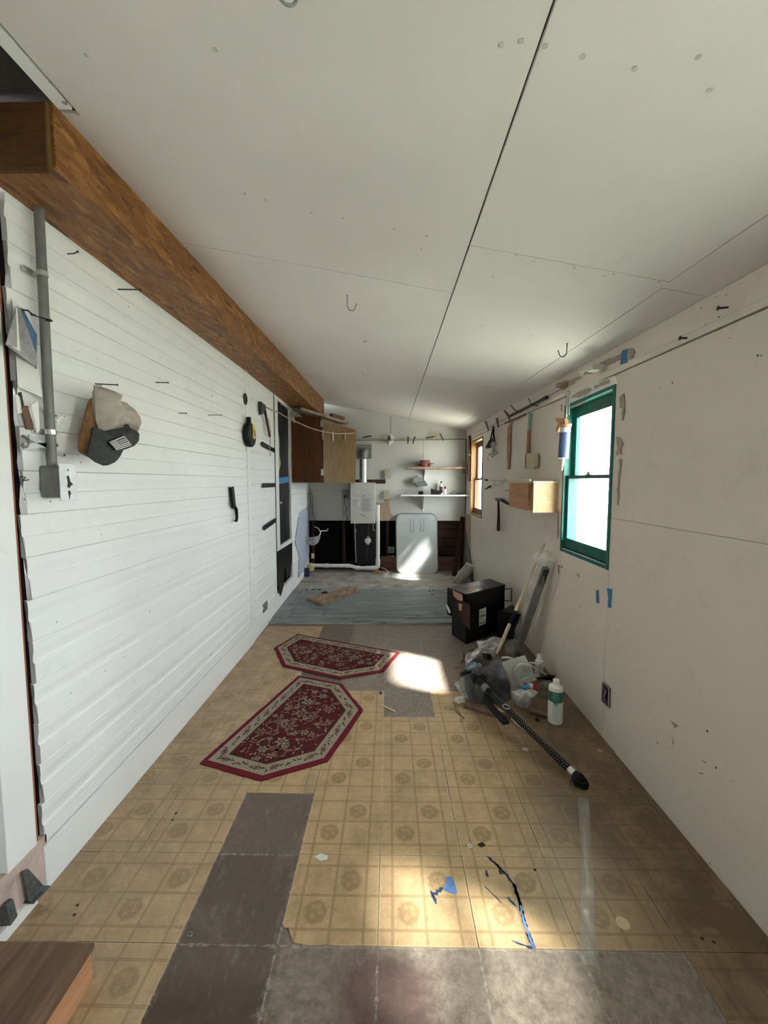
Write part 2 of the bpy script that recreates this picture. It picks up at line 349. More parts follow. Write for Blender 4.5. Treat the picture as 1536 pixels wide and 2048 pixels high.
def tilemat():
    t = NT('yellow_beige_printed_vinyl'); co = t.coord('Object'); T = 0.308
    sx = t.n('ShaderNodeSeparateXYZ'); t.l(co, sx.inputs[0])
    u = t.math('DIVIDE', sx.outputs[0], T); v = t.math('DIVIDE', sx.outputs[1], T)
    w = t.coord('World'); sw = t.n('ShaderNodeSeparateXYZ'); t.l(w, sw.inputs[0])
    fine = t.noise(w, 90, 4, 0.7); mid = t.noise(w, 4.5, 7, 0.7, 0.5); big = t.noise(w, 1.3, 5, 0.6)
    base = t.ramp(fine, [(0.3, (0.46, 0.305, 0.17)), (0.7, (0.57, 0.395, 0.235))])
    base = t.mix(t.ramp(t.noise(w, 14, 4), [(0.38, 0.0), (0.7, 0.5)]), base, (0.36, 0.25, 0.135))
    # printed frame lines
    def lines(c, o):
        outs = []
        for p in (-0.35, 0.0, 0.35):
            d = t.math('ABSOLUTE', t.math('SUBTRACT', c, p))
            outs.append(t.math('LESS_THAN', t.math('ABSOLUTE', t.math('SUBTRACT', d, 0.008)), 0.006))
        return t.math('MAXIMUM', t.math('MAXIMUM', outs[0], outs[1]), outs[2])
    ln = t.math('MAXIMUM', lines(u, v), lines(v, u))
    k = t.mix(t.math('MULTIPLY', ln, 0.75), base, (0.27, 0.175, 0.085))
    eg = t.math('GREATER_THAN', t.math('MAXIMUM', t.math('ABSOLUTE', u), t.math('ABSOLUTE', v)), 0.482)
    k = t.mix(t.math('MULTIPLY', eg, 0.4), k, (0.62, 0.48, 0.31))
    # flower roundels in two opposite squares
    for cx, cy in ((0.175, 0.175), (-0.175, -0.175)):
        cb = t.n('ShaderNodeCombineXYZ'); t.l(t.math('SUBTRACT', u, cx), cb.inputs[0]); t.l(t.math('SUBTRACT', v, cy), cb.inputs[1])
        ln_ = t.n('ShaderNodeVectorMath', operation='LENGTH'); t.l(cb.outputs[0], ln_.inputs[0])
        r = t.math('ADD', ln_.outputs['Value'], t.math('MULTIPLY', t.math('SUBTRACT', t.noise(cb.outputs[0], 22, 4), 0.5), 0.09))
        disc = t.math('MULTIPLY', t.ramp(r, [(0.105, 1.0), (0.135, 0.0)]), t.ramp(t.noise(cb.outputs[0], 45, 4, 0.8), [(0.35, 0.35), (0.6, 0.85)]))
        k = t.mix(disc, k, (0.25, 0.155, 0.075))
        for fx, fy in ((-0.03, 0.055), (0.045, -0.01), (-0.03, -0.055), (0.03, 0.05)):
            cb2 = t.n('ShaderNodeCombineXYZ'); t.l(t.math('SUBTRACT', u, cx + fx), cb2.inputs[0]); t.l(t.math('SUBTRACT', v, cy + fy), cb2.inputs[1])
            l2 = t.n('ShaderNodeVectorMath', operation='LENGTH'); t.l(cb2.outputs[0], l2.inputs[0])
            sx2 = t.n('ShaderNodeSeparateXYZ'); t.l(cb2.outputs[0], sx2.inputs[0])
            an = t.math('ARCTAN2', sx2.outputs[1], sx2.outputs[0])
            pr = t.math('ADD', 0.022, t.math('MULTIPLY', t.math('COSINE', t.math('MULTIPLY', an, 5)), 0.009))
            pet = t.math('MULTIPLY', t.math('LESS_THAN', l2.outputs['Value'], pr), t.math('GREATER_THAN', l2.outputs['Value'], 0.007))
            k = t.mix(t.math('MULTIPLY', pet, 0.55), k, (0.52, 0.37, 0.22))
    # wear and ground-in dirt, heaviest along the right wall
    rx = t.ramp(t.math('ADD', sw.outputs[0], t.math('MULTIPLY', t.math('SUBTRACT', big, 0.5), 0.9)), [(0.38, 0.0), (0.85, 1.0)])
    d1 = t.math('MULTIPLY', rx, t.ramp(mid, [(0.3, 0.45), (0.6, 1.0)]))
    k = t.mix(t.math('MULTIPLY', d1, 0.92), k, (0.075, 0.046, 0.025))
    lx = t.ramp(sw.outputs[0], [(0.0, 0.0), (1.0, 0.0)])
    d2 = t.ramp(mid, [(0.5, 0.0), (0.75, 0.7)]); k = t.mix(d2, k, (0.24, 0.165, 0.1))
    lft = t.math('MULTIPLY', t.ramp(t.math('SUBTRACT', 0.0, sw.outputs[0]), [(0.45, 0.0), (1.0, 0.6)]), t.ramp(t.noise(w, 8, 6, 0.75), [(0.35, 0.2), (0.6, 1.0)])); k = t.mix(lft, k, (0.22, 0.15, 0.09))
    sp = t.math('LESS_THAN', t.math('ADD', t.voro(w, 9), t.math('MULTIPLY', t.noise(w, 70, 2), 0.08)), 0.075)
    k = t.mix(t.math('MULTIPLY', sp, 0.7), k, (0.1, 0.065, 0.04))
    t.col(k)
    t.bump(t.math('ADD', t.math('MULTIPLY', ln, -0.6), t.math('MULTIPLY', fine, 0.4)), 0.35, 0.0012)
    return t.set(0.36, 0, 0.5)
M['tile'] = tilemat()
M['tile_edge'] = plain('pale_tile_edge', (0.55, 0.46, 0.31), 0.6)

def ply():
    t = NT('grey_painted_cracked_plywood'); a = t.noise(t.coord('World', (1.4, 26, 10)), 1.6, 8, 0.65, 0.6)
    b = t.noise(t.coord('World'), 2.0, 5)
    k = t.ramp(b, [(0.3, (0.19, 0.21, 0.215)), (0.7, (0.28, 0.30, 0.305))])
    k = t.mix(t.ramp(a, [(0.53, 0.0), (0.62, 0.95)]), k, (0.05, 0.045, 0.04))
    t.col(k); t.bump(a, 0.3, 0.002); return t.set(0.5, 0, 0.4)
M['ply'] = ply()
M['back_floor'] = plain('dusty_grey_floor', (0.36, 0.33, 0.30), 0.7, var=0.25, sc=5, dirt=(0.12, 0.10, 0.09), dirt_amt=0.8, dirt_sc=4)

def glass():
    t = NT('window_glass'); t.t.nodes.remove(t.b)
    tr = t.n('ShaderNodeBsdfTransparent'); gl = t.n('ShaderNodeBsdfGlossy'); gl.inputs['Roughness'].default_value = 0.03
    tr.inputs[0].default_value = (0.93, 0.97, 0.96, 1)
    mx = t.n('ShaderNodeMixShader'); mx.inputs[0].default_value = 0.05
    t.l(tr.outputs[0], mx.inputs[1]); t.l(gl.outputs[0], mx.inputs[2]); t.l(mx.outputs[0], t.out.inputs[0])
    return t.m
M['glass'] = glass()
def film(name, opac=0.25, c=(0.8, 0.82, 0.84), rough=0.12, wr=25):
    t = NT(name); t.t.nodes.remove(t.b)
    n = t.noise(t.coord(), wr, 6, 0.7, 1.0)
    bp = t.n('ShaderNodeBump'); bp.inputs['Strength'].default_value = 0.9; bp.inputs['Distance'].default_value = 0.006; t.l(n, bp.inputs['Height'])
    tr = t.n('ShaderNodeBsdfTransparent'); gl = t.n('ShaderNodeBsdfGlossy'); gl.inputs['Roughness'].default_value = rough
    df = t.n('ShaderNodeBsdfDiffuse'); df.inputs[0].default_value = c + (1,)
    t.l(bp.outputs[0], gl.inputs['Normal']); t.l(bp.outputs[0], df.inputs['Normal'])
    m1 = t.n('ShaderNodeMixShader'); m1.inputs[0].default_value = 0.45; t.l(df.outputs[0], m1.inputs[1]); t.l(gl.outputs[0], m1.inputs[2])
    m2 = t.n('ShaderNodeMixShader')
    t.l(t.ramp(n, [(0.35, opac * 0.55), (0.62, min(1, opac * 1.7))]), m2.inputs[0]); t.l(tr.outputs[0], m2.inputs[1]); t.l(m1.outputs[0], m2.inputs[2])
    t.l(m2.outputs[0], t.out.inputs[0]); return t.m
M['film'] = film('clear_plastic_film', 0.2, (0.8, 0.82, 0.84), 0.07, 16)
M['film_thin'] = film('flare_streak_film', 0.2, (0.85, 0.85, 0.88), 0.08, 12)
M['white_bag'] = film('white_carrier_bag_plastic', 0.62, (0.82, 0.83, 0.86), 0.3, 14)
M['grey_bag'] = film('grey_translucent_bag', 0.4, (0.3, 0.29, 0.29), 0.3, 14)
def blackfilm():
    t = NT('black_polythene_sheet'); n = t.noise(t.coord('Object', (1, 4, 1.4)), 5, 5, 0.6, 2.0)
    t.col((0.005, 0.005, 0.006)); t.bump(n, 1.0, 0.02); return t.set(0.3, 0, 0.22)
M['black_film'] = blackfilm()
def leaf():
    t = NT('green_leaves'); n = t.noise(t.coord('World'), 6, 3); t.col(t.ramp(n, [(0.3, (0.10, 0.22, 0.05)), (0.7, (0.25, 0.42, 0.12))])); return t.set(0.7)
M['leaf'] = leaf()
M['bounce_ground'] = plain('pale_ground', (0.42, 0.42, 0.36), 0.9, var=0.3)  # outside ground, made pale to bounce sunlight up to the ceiling
M['rug_red'] = plain('dark_red_pile', (0.135, 0.017, 0.025), 1.0, var=0.22, sc=120, bump=0.6, spec=0.1)
M['rug_field'] = plain('deep_red_pile', (0.085, 0.015, 0.018), 1.0, var=0.3, sc=90, bump=0.6, spec=0.1)
M['rug_cream'] = plain('cream_pile', (0.30, 0.255, 0.195), 1.0, var=0.16, sc=120, bump=0.6, spec=0.1, dirt=(0.25, 0.2, 0.15), dirt_amt=0.3)
M['rug_motif'] = plain('tan_pile', (0.22, 0.13, 0.095), 1.0, var=0.2, sc=100, bump=0.5, spec=0.1)
M['rug_dark'] = plain('brown_black_pile', (0.06, 0.035, 0.025), 1.0, var=0.2, sc=100, bump=0.5, spec=0.1)

# ================================================================ the room
def cz(x, y): return 2.073 + 0.02 * y + 0.185 * (1.18 - x)      # ceiling underside
def lx(y): return -1.196 if y <= 3.44 else -1.196 - 0.028 * (y - 3.44)   # left wall face
def seamz(y): return 1.958 + 0.0165 * (y - 1.35)                # joint high on the right wall
Y0, Y1, RX = -1.3, 6.4, 1.18

# ---- floor with loose-laid vinyl tiles
fl = setting('floor')
b = B(); b.box(-1.6, 1.35, Y0 - 0.2, 6.5, -0.12, 0.0); mk('subfloor', b, M['subfloor'], fl)
T = 0.308; TX = -0.036; TY = 1.147; TP = 0.306
b = B(); h = T / 2 - 0.0012; hy = TP / 2 - 0.0012
b.box(-h, h, -hy, hy, 0.0, 0.0035)
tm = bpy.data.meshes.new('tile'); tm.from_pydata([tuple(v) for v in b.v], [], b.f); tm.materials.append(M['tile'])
def missing(i, j):     # column i starts at TX+i*T, row j at TY+j*TP
    x = TX + (i + 0.5) * T; y = TY + (j + 0.5) * TP
    if -0.66 < x < -0.34 and y < 1.76: return True
    if -0.35 < x < 0.89 and y < 1.147: return True
    if -0.66 < x < 0.89 and y > 2.68: return True
    if -0.04 < x < 0.28 and 2.37 < y < 2.68: return True
    return False
for j in range(-8, 9):
    for i in range(-4, 4):
        if missing(i, j) or (i, j) == (-1, 0): continue
        cx = TX + (i + 0.5) * T; cy = TY + (j + 0.5) * TP
        if cy + hy > 3.965 or (i == -4 and j < -2): continue
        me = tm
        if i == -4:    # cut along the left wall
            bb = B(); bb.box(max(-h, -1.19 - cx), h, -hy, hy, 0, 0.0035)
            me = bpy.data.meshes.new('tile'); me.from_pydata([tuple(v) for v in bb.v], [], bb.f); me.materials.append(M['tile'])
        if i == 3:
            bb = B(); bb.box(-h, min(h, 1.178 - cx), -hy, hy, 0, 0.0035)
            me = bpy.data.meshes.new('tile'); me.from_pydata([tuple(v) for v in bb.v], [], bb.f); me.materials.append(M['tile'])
        o = bpy.data.objects.new('tile', me); COL.objects.link(o); o.parent = fl
        o.location = (cx + random.uniform(-1, 1) * 0.0008, cy + random.uniform(-1, 1) * 0.0008, 0.0002)
        o.rotation_euler = (0, 0, random.uniform(-1, 1) * 0.002)
# the tile with the torn corner
cx = TX - 0.5 * T; cy = TY + 0.5 * TP
poly = [(-h, -hy + 0.062), (-h + 0.006, -hy + 0.05), (-h + 0.022, -hy + 0.047), (-h + 0.038, -hy + 0.02), (-h + 0.046, -hy + 0.006), (-h + 0.07, -hy + 0.004),
        (-h + 0.09, -hy), (-h + 0.15, -hy + 0.003), (-h + 0.2, -hy - 0.001), (h - 0.05, -hy + 0.002), (h, -hy + 0.001), (h, hy), (-h, hy)]
bb = B(); bb.prism([(x, y, 0) for x, y in poly], (0, 0, 0.0035))
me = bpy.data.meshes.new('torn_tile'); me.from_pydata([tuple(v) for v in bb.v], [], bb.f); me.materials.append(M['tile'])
o = bpy.data.objects.new('tile', me); COL.objects.link(o); o.parent = fl; o.location = (cx, cy, 0.0002)
tag(o, 'vinyl tile with its near left corner torn away')

# ---- paint marks on the tiles (dried, lying proud of the vinyl)
M['blue_paint'] = plain('dried_blue_paint', (0.10, 0.19, 0.42), 0.5, var=0.25, sc=60)
M['white_paint'] = plain('dried_white_paint', (0.7, 0.7, 0.68), 0.5)
def blot(b, pts, w, z=0.0037, n=9):     # ragged flat streak along pts
    pts = [Vector(p) for p in pts]
    L = []; R = []
    for i in range(len(pts) - 1):
        p, q = pts[i], pts[i + 1]; d = (q - p).normalized(); s = Vector((-d.y, d.x, 0))
        for k in range(n):
            c = p.lerp(q, k / n); c.z = z
            L.append(c + s * w * random.uniform(0.15, 1)); R.append(c - s * w * random.uniform(0.15, 1))
    m = len(L); b.add(L + R, [(i, i + 1, m + i + 1, m + i) for i in range(m - 1)])
b = B()
P = [(0.370,1.455,0.000),(0.410,1.400,0.000),(0.438,1.349,0.000),(0.439,1.276,0.000),(0.434,1.233,0.000),(0.435,1.187,0.000),(0.440,1.142,0.000)]
blot(b, P, 0.008); blot(b, P[2:], 0.009); blot(b, P[3:], 0.006, 0.0038)
blot(b, [(0.402,1.423,0.000),(0.401,1.377,0.000)], 0.008); blot(b, [(0.350,1.399,0.000),(0.353,1.369,0.000)], 0.008); blot(b, [(0.333,1.341,0.000),(0.383,1.275,0.000)], 0.003)
blot(b, [(0.378,1.170,0.000),(0.442,1.147,0.000)], 0.005); blot(b, [(0.403,1.301,0.000),(0.427,1.270,0.000)], 0.007)
mk('paint_streak', b, M['blue_paint'], fl, label='curved streak of dried blue paint', kind='stuff')
b = B(); b.prism([(p[0], p[1], 0.0036) for p in [(0.203,1.371,0.000),(0.221,1.373,0.000),(0.231,1.346,0.000),(0.233,1.315,0.000),(0.222,1.309,0.000),(0.206,1.315,0.000),(0.187,1.322,0.000),(0.197,1.346,0.000)]], (0, 0, 0.0006))
blot(b, [(0.188,1.332,0.000),(0.151,1.308,0.000),(0.157,1.272,0.000)], 0.009); blot(b, [(0.143,1.321,0.000),(0.150,1.291,0.000)], 0.006)
mk('paint_blot', b, M['blue_paint'], fl, label='blot of dried blue paint')
b = B(); b.prism([(p[0], p[1], 0.0036) for p in [(-0.284,1.444,0.000),(-0.264,1.457,0.000),(-0.233,1.449,0.000),(-0.234,1.433,0.000),(-0.259,1.427,0.000)]], (0, 0, 0.0006))
mk('paint_blot', b, M['white_paint'], fl, label='small blot of dried white paint')
# bare plugs and worn rings in the vinyl by the right wall
M['bare_tile'] = plain('worn_pale_vinyl', (0.52, 0.42, 0.28), 0.6)
b = B()
for (x, y, z), r in zip([(0.719,2.080,0.000),(0.749,1.225,0.000),(1.203,1.267,0.000),(1.107,2.074,0.000),(1.304,1.639,0.000)], (0.017, 0.021, 0.02, 0.012, 0.012)):
    b.lathe([(r, 0.0037), (r * 0.97, 0.0045), (0.001, 0.0047)], (x, y, 0), n=18)
mk('worn_spot', b, M['bare_tile'], fl, kind='stuff')
M['char'] = plain('burnt_mark', (0.035, 0.022, 0.015), 0.9)
b = B()
for x, y, z in [(-1.045,1.255,0.000),(-1.033,1.224,0.000),(-1.345,1.799,0.000),(-0.913,1.638,0.000),(-0.909,1.602,0.000),(0.531,1.402,0.000),(0.359,1.507,0.000),(1.110,1.801,0.000),(0.971,1.183,0.000),(0.999,1.173,0.000)]:
    b.prism([(x + math.cos(a) * 0.006 * random.uniform(0.5, 1.2), y + math.sin(a) * 0.006 * random.uniform(0.5, 1.2), 0.0037) for a in [k * math.pi / 4 for k in range(8)]], (0, 0, 0.0005))
mk('burn_mark', b, M['char'], fl, kind='stuff')

# ---- low painted platform beyond the tiles
pf = setting('floor_platform')
b = B(); b.box(-1.3, 1.35, 3.975, 6.5, 0.0, 0.012); mk('base_board', b, M['back_floor'], pf)
b = B(); b.hexa([(-1.2, 3.98, 0.012), (1.18, 3.97, 0.012), (1.18, 4.10, 0.012), (-1.2, 4.115, 0.012)], [(-1.2, 3.985, 0.020), (1.18, 3.975, 0.020), (1.18, 4.095, 0.020), (-1.2, 4.11, 0.020)])
mk('border_board', b, M['ply'], pf)
b = B(); b.hexa([(-1.225, 4.12, 0.012), (-1.08, 4.12, 0.012), (-1.10, 5.25, 0.012), (-1.245, 5.25, 0.012)], [(-1.225, 4.12, 0.020), (-1.085, 4.12, 0.020), (-1.105, 5.25, 0.020), (-1.245, 5.25, 0.020)])
mk('border_board', b, M['ply'], pf)
b = B(); b.box(-1.06, 1.17, 4.13, 4.225, 0.012, 0.021); mk('edge_strip', b, M['ply'], pf)
b = B(); b.box(-1.06, 1.17, 4.235, 5.23, 0.012, 0.021); mk('panel', b, M['ply'], pf, label='grey painted panel with dark cracks along its grain')

# ---- ceiling boards
ce = setting('ceiling')
def slab(b, x0, x1, y0, y1, th=0.012, dz=0.0):
    lo = [(x0, y0), (x1, y0), (x1, y1), (x0, y1)]
    b.hexa([(x, y, cz(x, y) + dz) for x, y in lo], [(x, y, cz(x, y) + dz + th) for x, y in lo])
g = 0.0018
for x0, x1, y0, y1 in ((-0.905, 0.283, Y0, 1.27), (-0.97, 0.283, 1.27, 1.95), (-1.3, 0.283, 1.95, 4.37), (-1.3, 0.283, 4.37, 6.42), (0.289, 1.005, Y0, 1.554), (0.289, 1.012, 1.554, 3.53),
                       (0.289, 1.02, 3.53, 6.42), (1.008, 1.32, Y0, 1.6), (1.016, 1.32, 1.6, 3.6), (1.024, 1.32, 3.6, 6.42)):
    b = B()
    if (x0, y1) == (-0.905, 1.27): slab(b, x0, x1, y0, 1.2699)
    elif (x0, y0) == (-0.97, 1.27): slab(b, x0, x1, 1.2701, y1 - g)
    else: slab(b, x0, x1, y0 + g, y1 - g)
    mk('ceiling_board', b, M['ceiling'], ce)
b = B(); slab(b, -1.6, 1.35, Y0 - 0.1, 6.5, 0.03, 0.0125)
M['joint'] = plain('joint_shadow_dark', (0.05, 0.045, 0.04), 0.95, bump=0); mk('backing', b, M['joint'], ce)
# dimpled screw heads
b = B(); pts = [(0.216,0.870,2.269),(0.251,0.856,2.262),(0.297,0.857,2.253),(0.373,0.864,2.240),(0.476,0.868,2.221),(0.633,0.882,2.192),(0.570,0.828,2.202)] + [(-0.438,1.509,2.403),(-0.281,1.533,2.374),(-0.169,1.531,2.353),(0.015,1.540,2.319),(0.131,1.546,2.298),(0.119,1.636,2.302),(0.418,1.740,2.249),(0.488,2.259,2.246),(0.762,2.269,2.196),(-0.837,3.258,2.511),(-0.047,5.883,2.418)] + [(-0.737,1.063,2.449),(-0.392,0.988,2.384),(-0.505,1.495,2.415)] + [(0.457,1.560,2.238),(0.525,1.579,2.226),(0.668,1.562,2.199),(0.675,1.577,2.198),(0.791,1.588,2.177),(0.813,1.567,2.172),(0.977,1.563,2.142)]
for x, y, z in pts:
    b.lathe([(0.006, -0.0006), (0.0045, -0.0012), (0.0005, -0.0004)], (x, y, cz(x, y)), n=10)
M['screw'] = plain('old_screw_head', (0.5, 0.49, 0.46), 0.7); mk('screw_head', b, M['screw'], ce, kind='stuff')
# pale edge batten where the ceiling stops short of the doorway
b = B(); x0, x1 = -0.955, -0.905
b.hexa([(x0, Y0, cz(x0, Y0) - 0.005), (x1, Y0, cz(x1, Y0) + 0.001), (x1 - .01, 1.25, cz(x1, 1.25) + 0.001), (x0, 1.25, cz(x0, 1.25) - 0.006)],
       [(x0, Y0, cz(x0, Y0) + 0.03), (x1, Y0, cz(x1, Y0) + 0.011), (x1 - .01, 1.25, cz(x1, 1.25) + 0.011), (x0, 1.25, cz(x0, 1.25) + 0.03)])
mk('edge_batten', b, M['siding'], ce)
M['dull_board'] = plain('dull_grey_board', (0.62, 0.63, 0.61), 0.8)
b = B(); b.box(-1.6, -0.95, Y0, 1.3, 2.56, 2.60); b.box(-1.62, -1.58, Y0, 1.3, 0.0, 2.6); mk('soffit', b, M['dull_board'], ce)

# ---- left wall: painted cove siding, board by board
wl = setting('wall_left')
PITCH = 0.1433
def siding(ya, yb, z0, rag=0.0, top=0.018):
    # face line from bottom to top: flat, then a cove running back in
    pr = [(top - 0.002, 0.0), (top, 0.002), (top, 0.064), (top - 0.001, 0.067), (top - 0.0055, 0.0715), (top - 0.006, 0.080), (top - 0.0045, 0.092), (top - 0.002, 0.105), (top - 0.0005, 0.115), (top - 0.0005, PITCH - 0.004), (top - 0.003, PITCH - 0.001)]
    b = B(); r = random.uniform(-rag, rag); r2 = random.uniform(-0.012, 0.0) if rag else 0
    ends = []
    for y, e in ((ya + r, r2), (yb, 0)):
        ring = [(lx(y) - top + dx, y + (e * (k / 8.0) if rag else 0), z0 + dz) for k, (dx, dz) in enumerate(pr)]
        ring += [(lx(y) - 0.03, y, z0 + PITCH - 0.001), (lx(y) - 0.03, y, z0)]
        ends.append(ring)
    n = len(ends[0])
    b.add(ends[0] + ends[1], [tuple(range(n)), tuple(range(2 * n - 1, n - 1, -1))] + [(i, n + i, n + (i + 1) % n, (i + 1) % n) for i in range(n)])
    return b
zs = [0.1645 + PITCH * k for k in range(16)]
for z in zs: mk('siding_board', siding(1.325, 3.435, z, 0.008), M['siding'], wl)
b = B(); b.box(-1.226, -1.19, 1.305, 3.44, 0.0, 0.16); mk('base_board', b, M['siding'], wl, bevel=0.003)
def obl(b, ya, yb, z0, z1, out, back=0.03):   # box following the wall
    b.hexa([(lx(ya) - back, ya, z0), (lx(ya) + out, ya, z0), (lx(yb) + out, yb, z0), (lx(yb) - back, yb, z0)],
           [(lx(ya) - back, ya, z1), (lx(ya) + out, ya, z1), (lx(yb) + out, yb, z1), (lx(yb) - back, yb, z1)])
b = B(); obl(b, 3.437, 3.50, 0.0, 2.56, 0.003); mk('vertical_batten', b, M['siding'], wl)
b = B(); obl(b, 4.285, 4.335, 0.0, 2.56, 0.003); mk('vertical_batten', b, M['siding'], wl)
def beaded(ya, yb, z0, P=0.1465):      # flat board with a raised rounded bead stopping short of both ends
    b = B(); X = lambda y, o: lx(y) + o
    b.hexa([(X(ya, -.03), ya, z0), (X(ya, 0), ya, z0), (X(yb, 0), yb, z0), (X(yb, -.03), yb, z0)], [(X(ya, -.03), ya, z0 + P - .0008), (X(ya, 0), ya, z0 + P - .0008), (X(yb, 0), yb, z0 + P - .0008), (X(yb, -.03), yb, z0 + P - .0008)])
    zc = z0 + 0.07; e = 0.035
    ys_ = [ya + e, ya + e + .02, yb - e - .02, yb - e]; rs = [.003, .010, .010, .003]; vs = []
    for y, r in zip(ys_, rs):
        for k in range(6): a = -math.pi / 2 + math.pi * k / 5; vs.append((X(y, 0) + math.cos(a) * r * .75, y, zc + math.sin(a) * r * 1.3))
    b.add(vs, [(i * 6 + k, i * 6 + k + 1, i * 6 + k + 7, i * 6 + k + 6) for i in range(3) for k in range(5)] + [(0, 1, 2, 3, 4, 5), (18, 19, 20, 21, 22, 23)])
    return b
for k in range(17): mk('siding_board', beaded(3.50, 4.285, 0.107 + 0.1465 * (k - 1) + 0.0395), M['siding'], wl)
for k in range(17): mk('siding_board', beaded(5.16, 6.4, 0.1465 * k), M['siding'], wl)
b = B(); obl(b, 4.335, 5.16, 0.0, 0.2, 0.0); mk('base_board', b, M['siding'], wl)
b = B(); b.box(-1.36, -1.228, 1.332, 4.34, 0.0, 2.6); b.box(-1.42, -1.31, 4.3, 5.2, 0.0, 2.6); b.box(-1.42, -1.28, 5.15, 6.5, 0, 2.6); mk('backing', b, M['dark'], wl)
# unpainted bluish patch low in the far corner
M['blue_grey'] = plain('blue_grey_undercoat', (0.44, 0.47, 0.56), 0.8)
b = B(); P = [(5.3, .62), (5.45, .8), (5.62, .98), (6.38, 1.02), (6.38, .3), (5.95, .12), (5.5, .1), (5.55, .4)]
b.prism([(lx(y) + 0.0085, y, z) for y, z in P], (0.0012, 0, 0)); mk('bare_patch', b, M['blue_grey'], wl)
# small square cover plate and nail holes low on the wall
b = B(); b.hexa(*[[(lx(y) + o, y, z) for y, z in ((3.79, .17), (3.93, .17), (3.93, .25), (3.79, .25))] for o in (0.0, 0.010)]); mk('cover_plate', b, M['grey_metal'], wl)
b = B()
for k in range(26):
    z = 0.25 + k * 0.082 + random.uniform(-.02, .02); b.lathe([(0.004, 0), (0.003, 0.0006)], (lx(3.5) + 0.003, 3.448 + random.uniform(-.006, .006), z), Matrix.Rotation(math.pi / 2, 3, 'Y'), 6)
for k in range(60):
    z = random.choice(zs) + random.uniform(0.01, 0.045); b.lathe([(random.uniform(.0015, .0035), 0), (0.001, 0.0006)], (-1.196, random.uniform(1.36, 3.2), z), Matrix.Rotation(math.pi / 2, 3, 'Y'), 6)
mk('nail_hole', b, M['char'], wl, kind='stuff')
# torn tar paper, raw stud and trim board where the siding stops
def strip(name, pl, d, m, **k):
    b = B(); b.prism(pl, d); return mk(name, b, m, wl, **k)
b = B(); L = [(-1.214, 1.328 + random.uniform(-.006, .006), 0.17 + k * 0.069) for k in range(32)]
R = [(-1.214, 1.285, 0.17 + k * 0.069) for k in range(32)]
b.add(L + R, [(i, i + 1, 33 + i, 32 + i) for i in range(31)]); mk('tar_paper', b, M['dark'], wl, solid=0.002)
b = B(); b.box(-1.24, -1.20, 1.275, 1.295, 0.19, 2.34); mk('stud_edge', b, M['red_wood'], wl)
b = B(); b.box(-1.235, -1.187, 1.17, 1.276, 0.20, 2.6); mk('door_casing', b, M['siding'], wl, bevel=0.002)
b = B(); b.box(-1.28, -1.238, 1.10, 1.20, 0.20, 2.6); mk('door_stop', b, M['siding'], wl)
b = B(); b.box(-1.30, -1.281, 0.2, 1.16, 0.20, 2.6); mk('inner_door_panel', b, M['dull_board'], wl)
b = B(); b.box(-1.58, -1.235, Y0, 1.2, 0.165, 0.2); mk('door_sill', b, M['steel_dark'], wl)
b = B(); b.box(-1.235, -1.196, Y0, 1.322, 0.045, 0.196); mk('rim_board', b, M['pink_board'], wl)
b = B(); b.box(-1.235, -1.183, Y0, 1.26, 0.0, 0.045); mk('base_strip', b, M['siding'], wl)
b = B(); b.box(-1.6, -1.236, Y0, -0.2, 0, 2.6); mk('near_wall', b, M['siding'], wl)
# pieces above the storm door
b = B(); obl(b, 4.335, 5.16, 2.36, 2.6, -0.02); mk('header', b, M['dark'], wl)

# ---- right wall
wr = setting('wall_right')
WIN = [(-0.95, -0.50, 0.94, 1.93), (0.35, 0.95, 0.70, 1.74), (2.20, 2.82, 0.94, 1.925), (5.27, 6.0, 0.94, 1.985)]  # first opening is the added fill window behind the camera
def rpan(name, y0, y1, z0, z1, x0=RX, x1=1.208, m='rwall', top=False):
    b = B(); g = 0.0012
    ztop = lambda y: seamz(y) if top else z1
    b.hexa([(x0, y0 + g, z0), (x0, y1 - g, z0), (x1, y1 - g, z0), (x1, y0 + g, z0)],
           [(x0, y0 + g, ztop(y0)), (x0, y1 - g, ztop(y1)), (x1, y1 - g, ztop(y1)), (x1, y0 + g, ztop(y0))])
    mk(name, b, M[m], wr)
ys = [Y0] + [v for w in WIN for v in w[:2]] + [Y1]
for i in (0, 2, 6, 8): rpan('wall_board', ys[i], ys[i + 1], 0, 0, top=True)
rpan('wall_board', WIN[1][1], WIN[2][0], 0, 1.222)
rpan('wall_board', WIN[1][1], WIN[2][0], 1.2238, 0, top=True)
for y0, y1, z0, z1 in WIN:
    rpan('wall_board', y0, y1, 0, z0 - 0.001); rpan('wall_board', y0, y1, z1 + 0.001, 0, top=True)
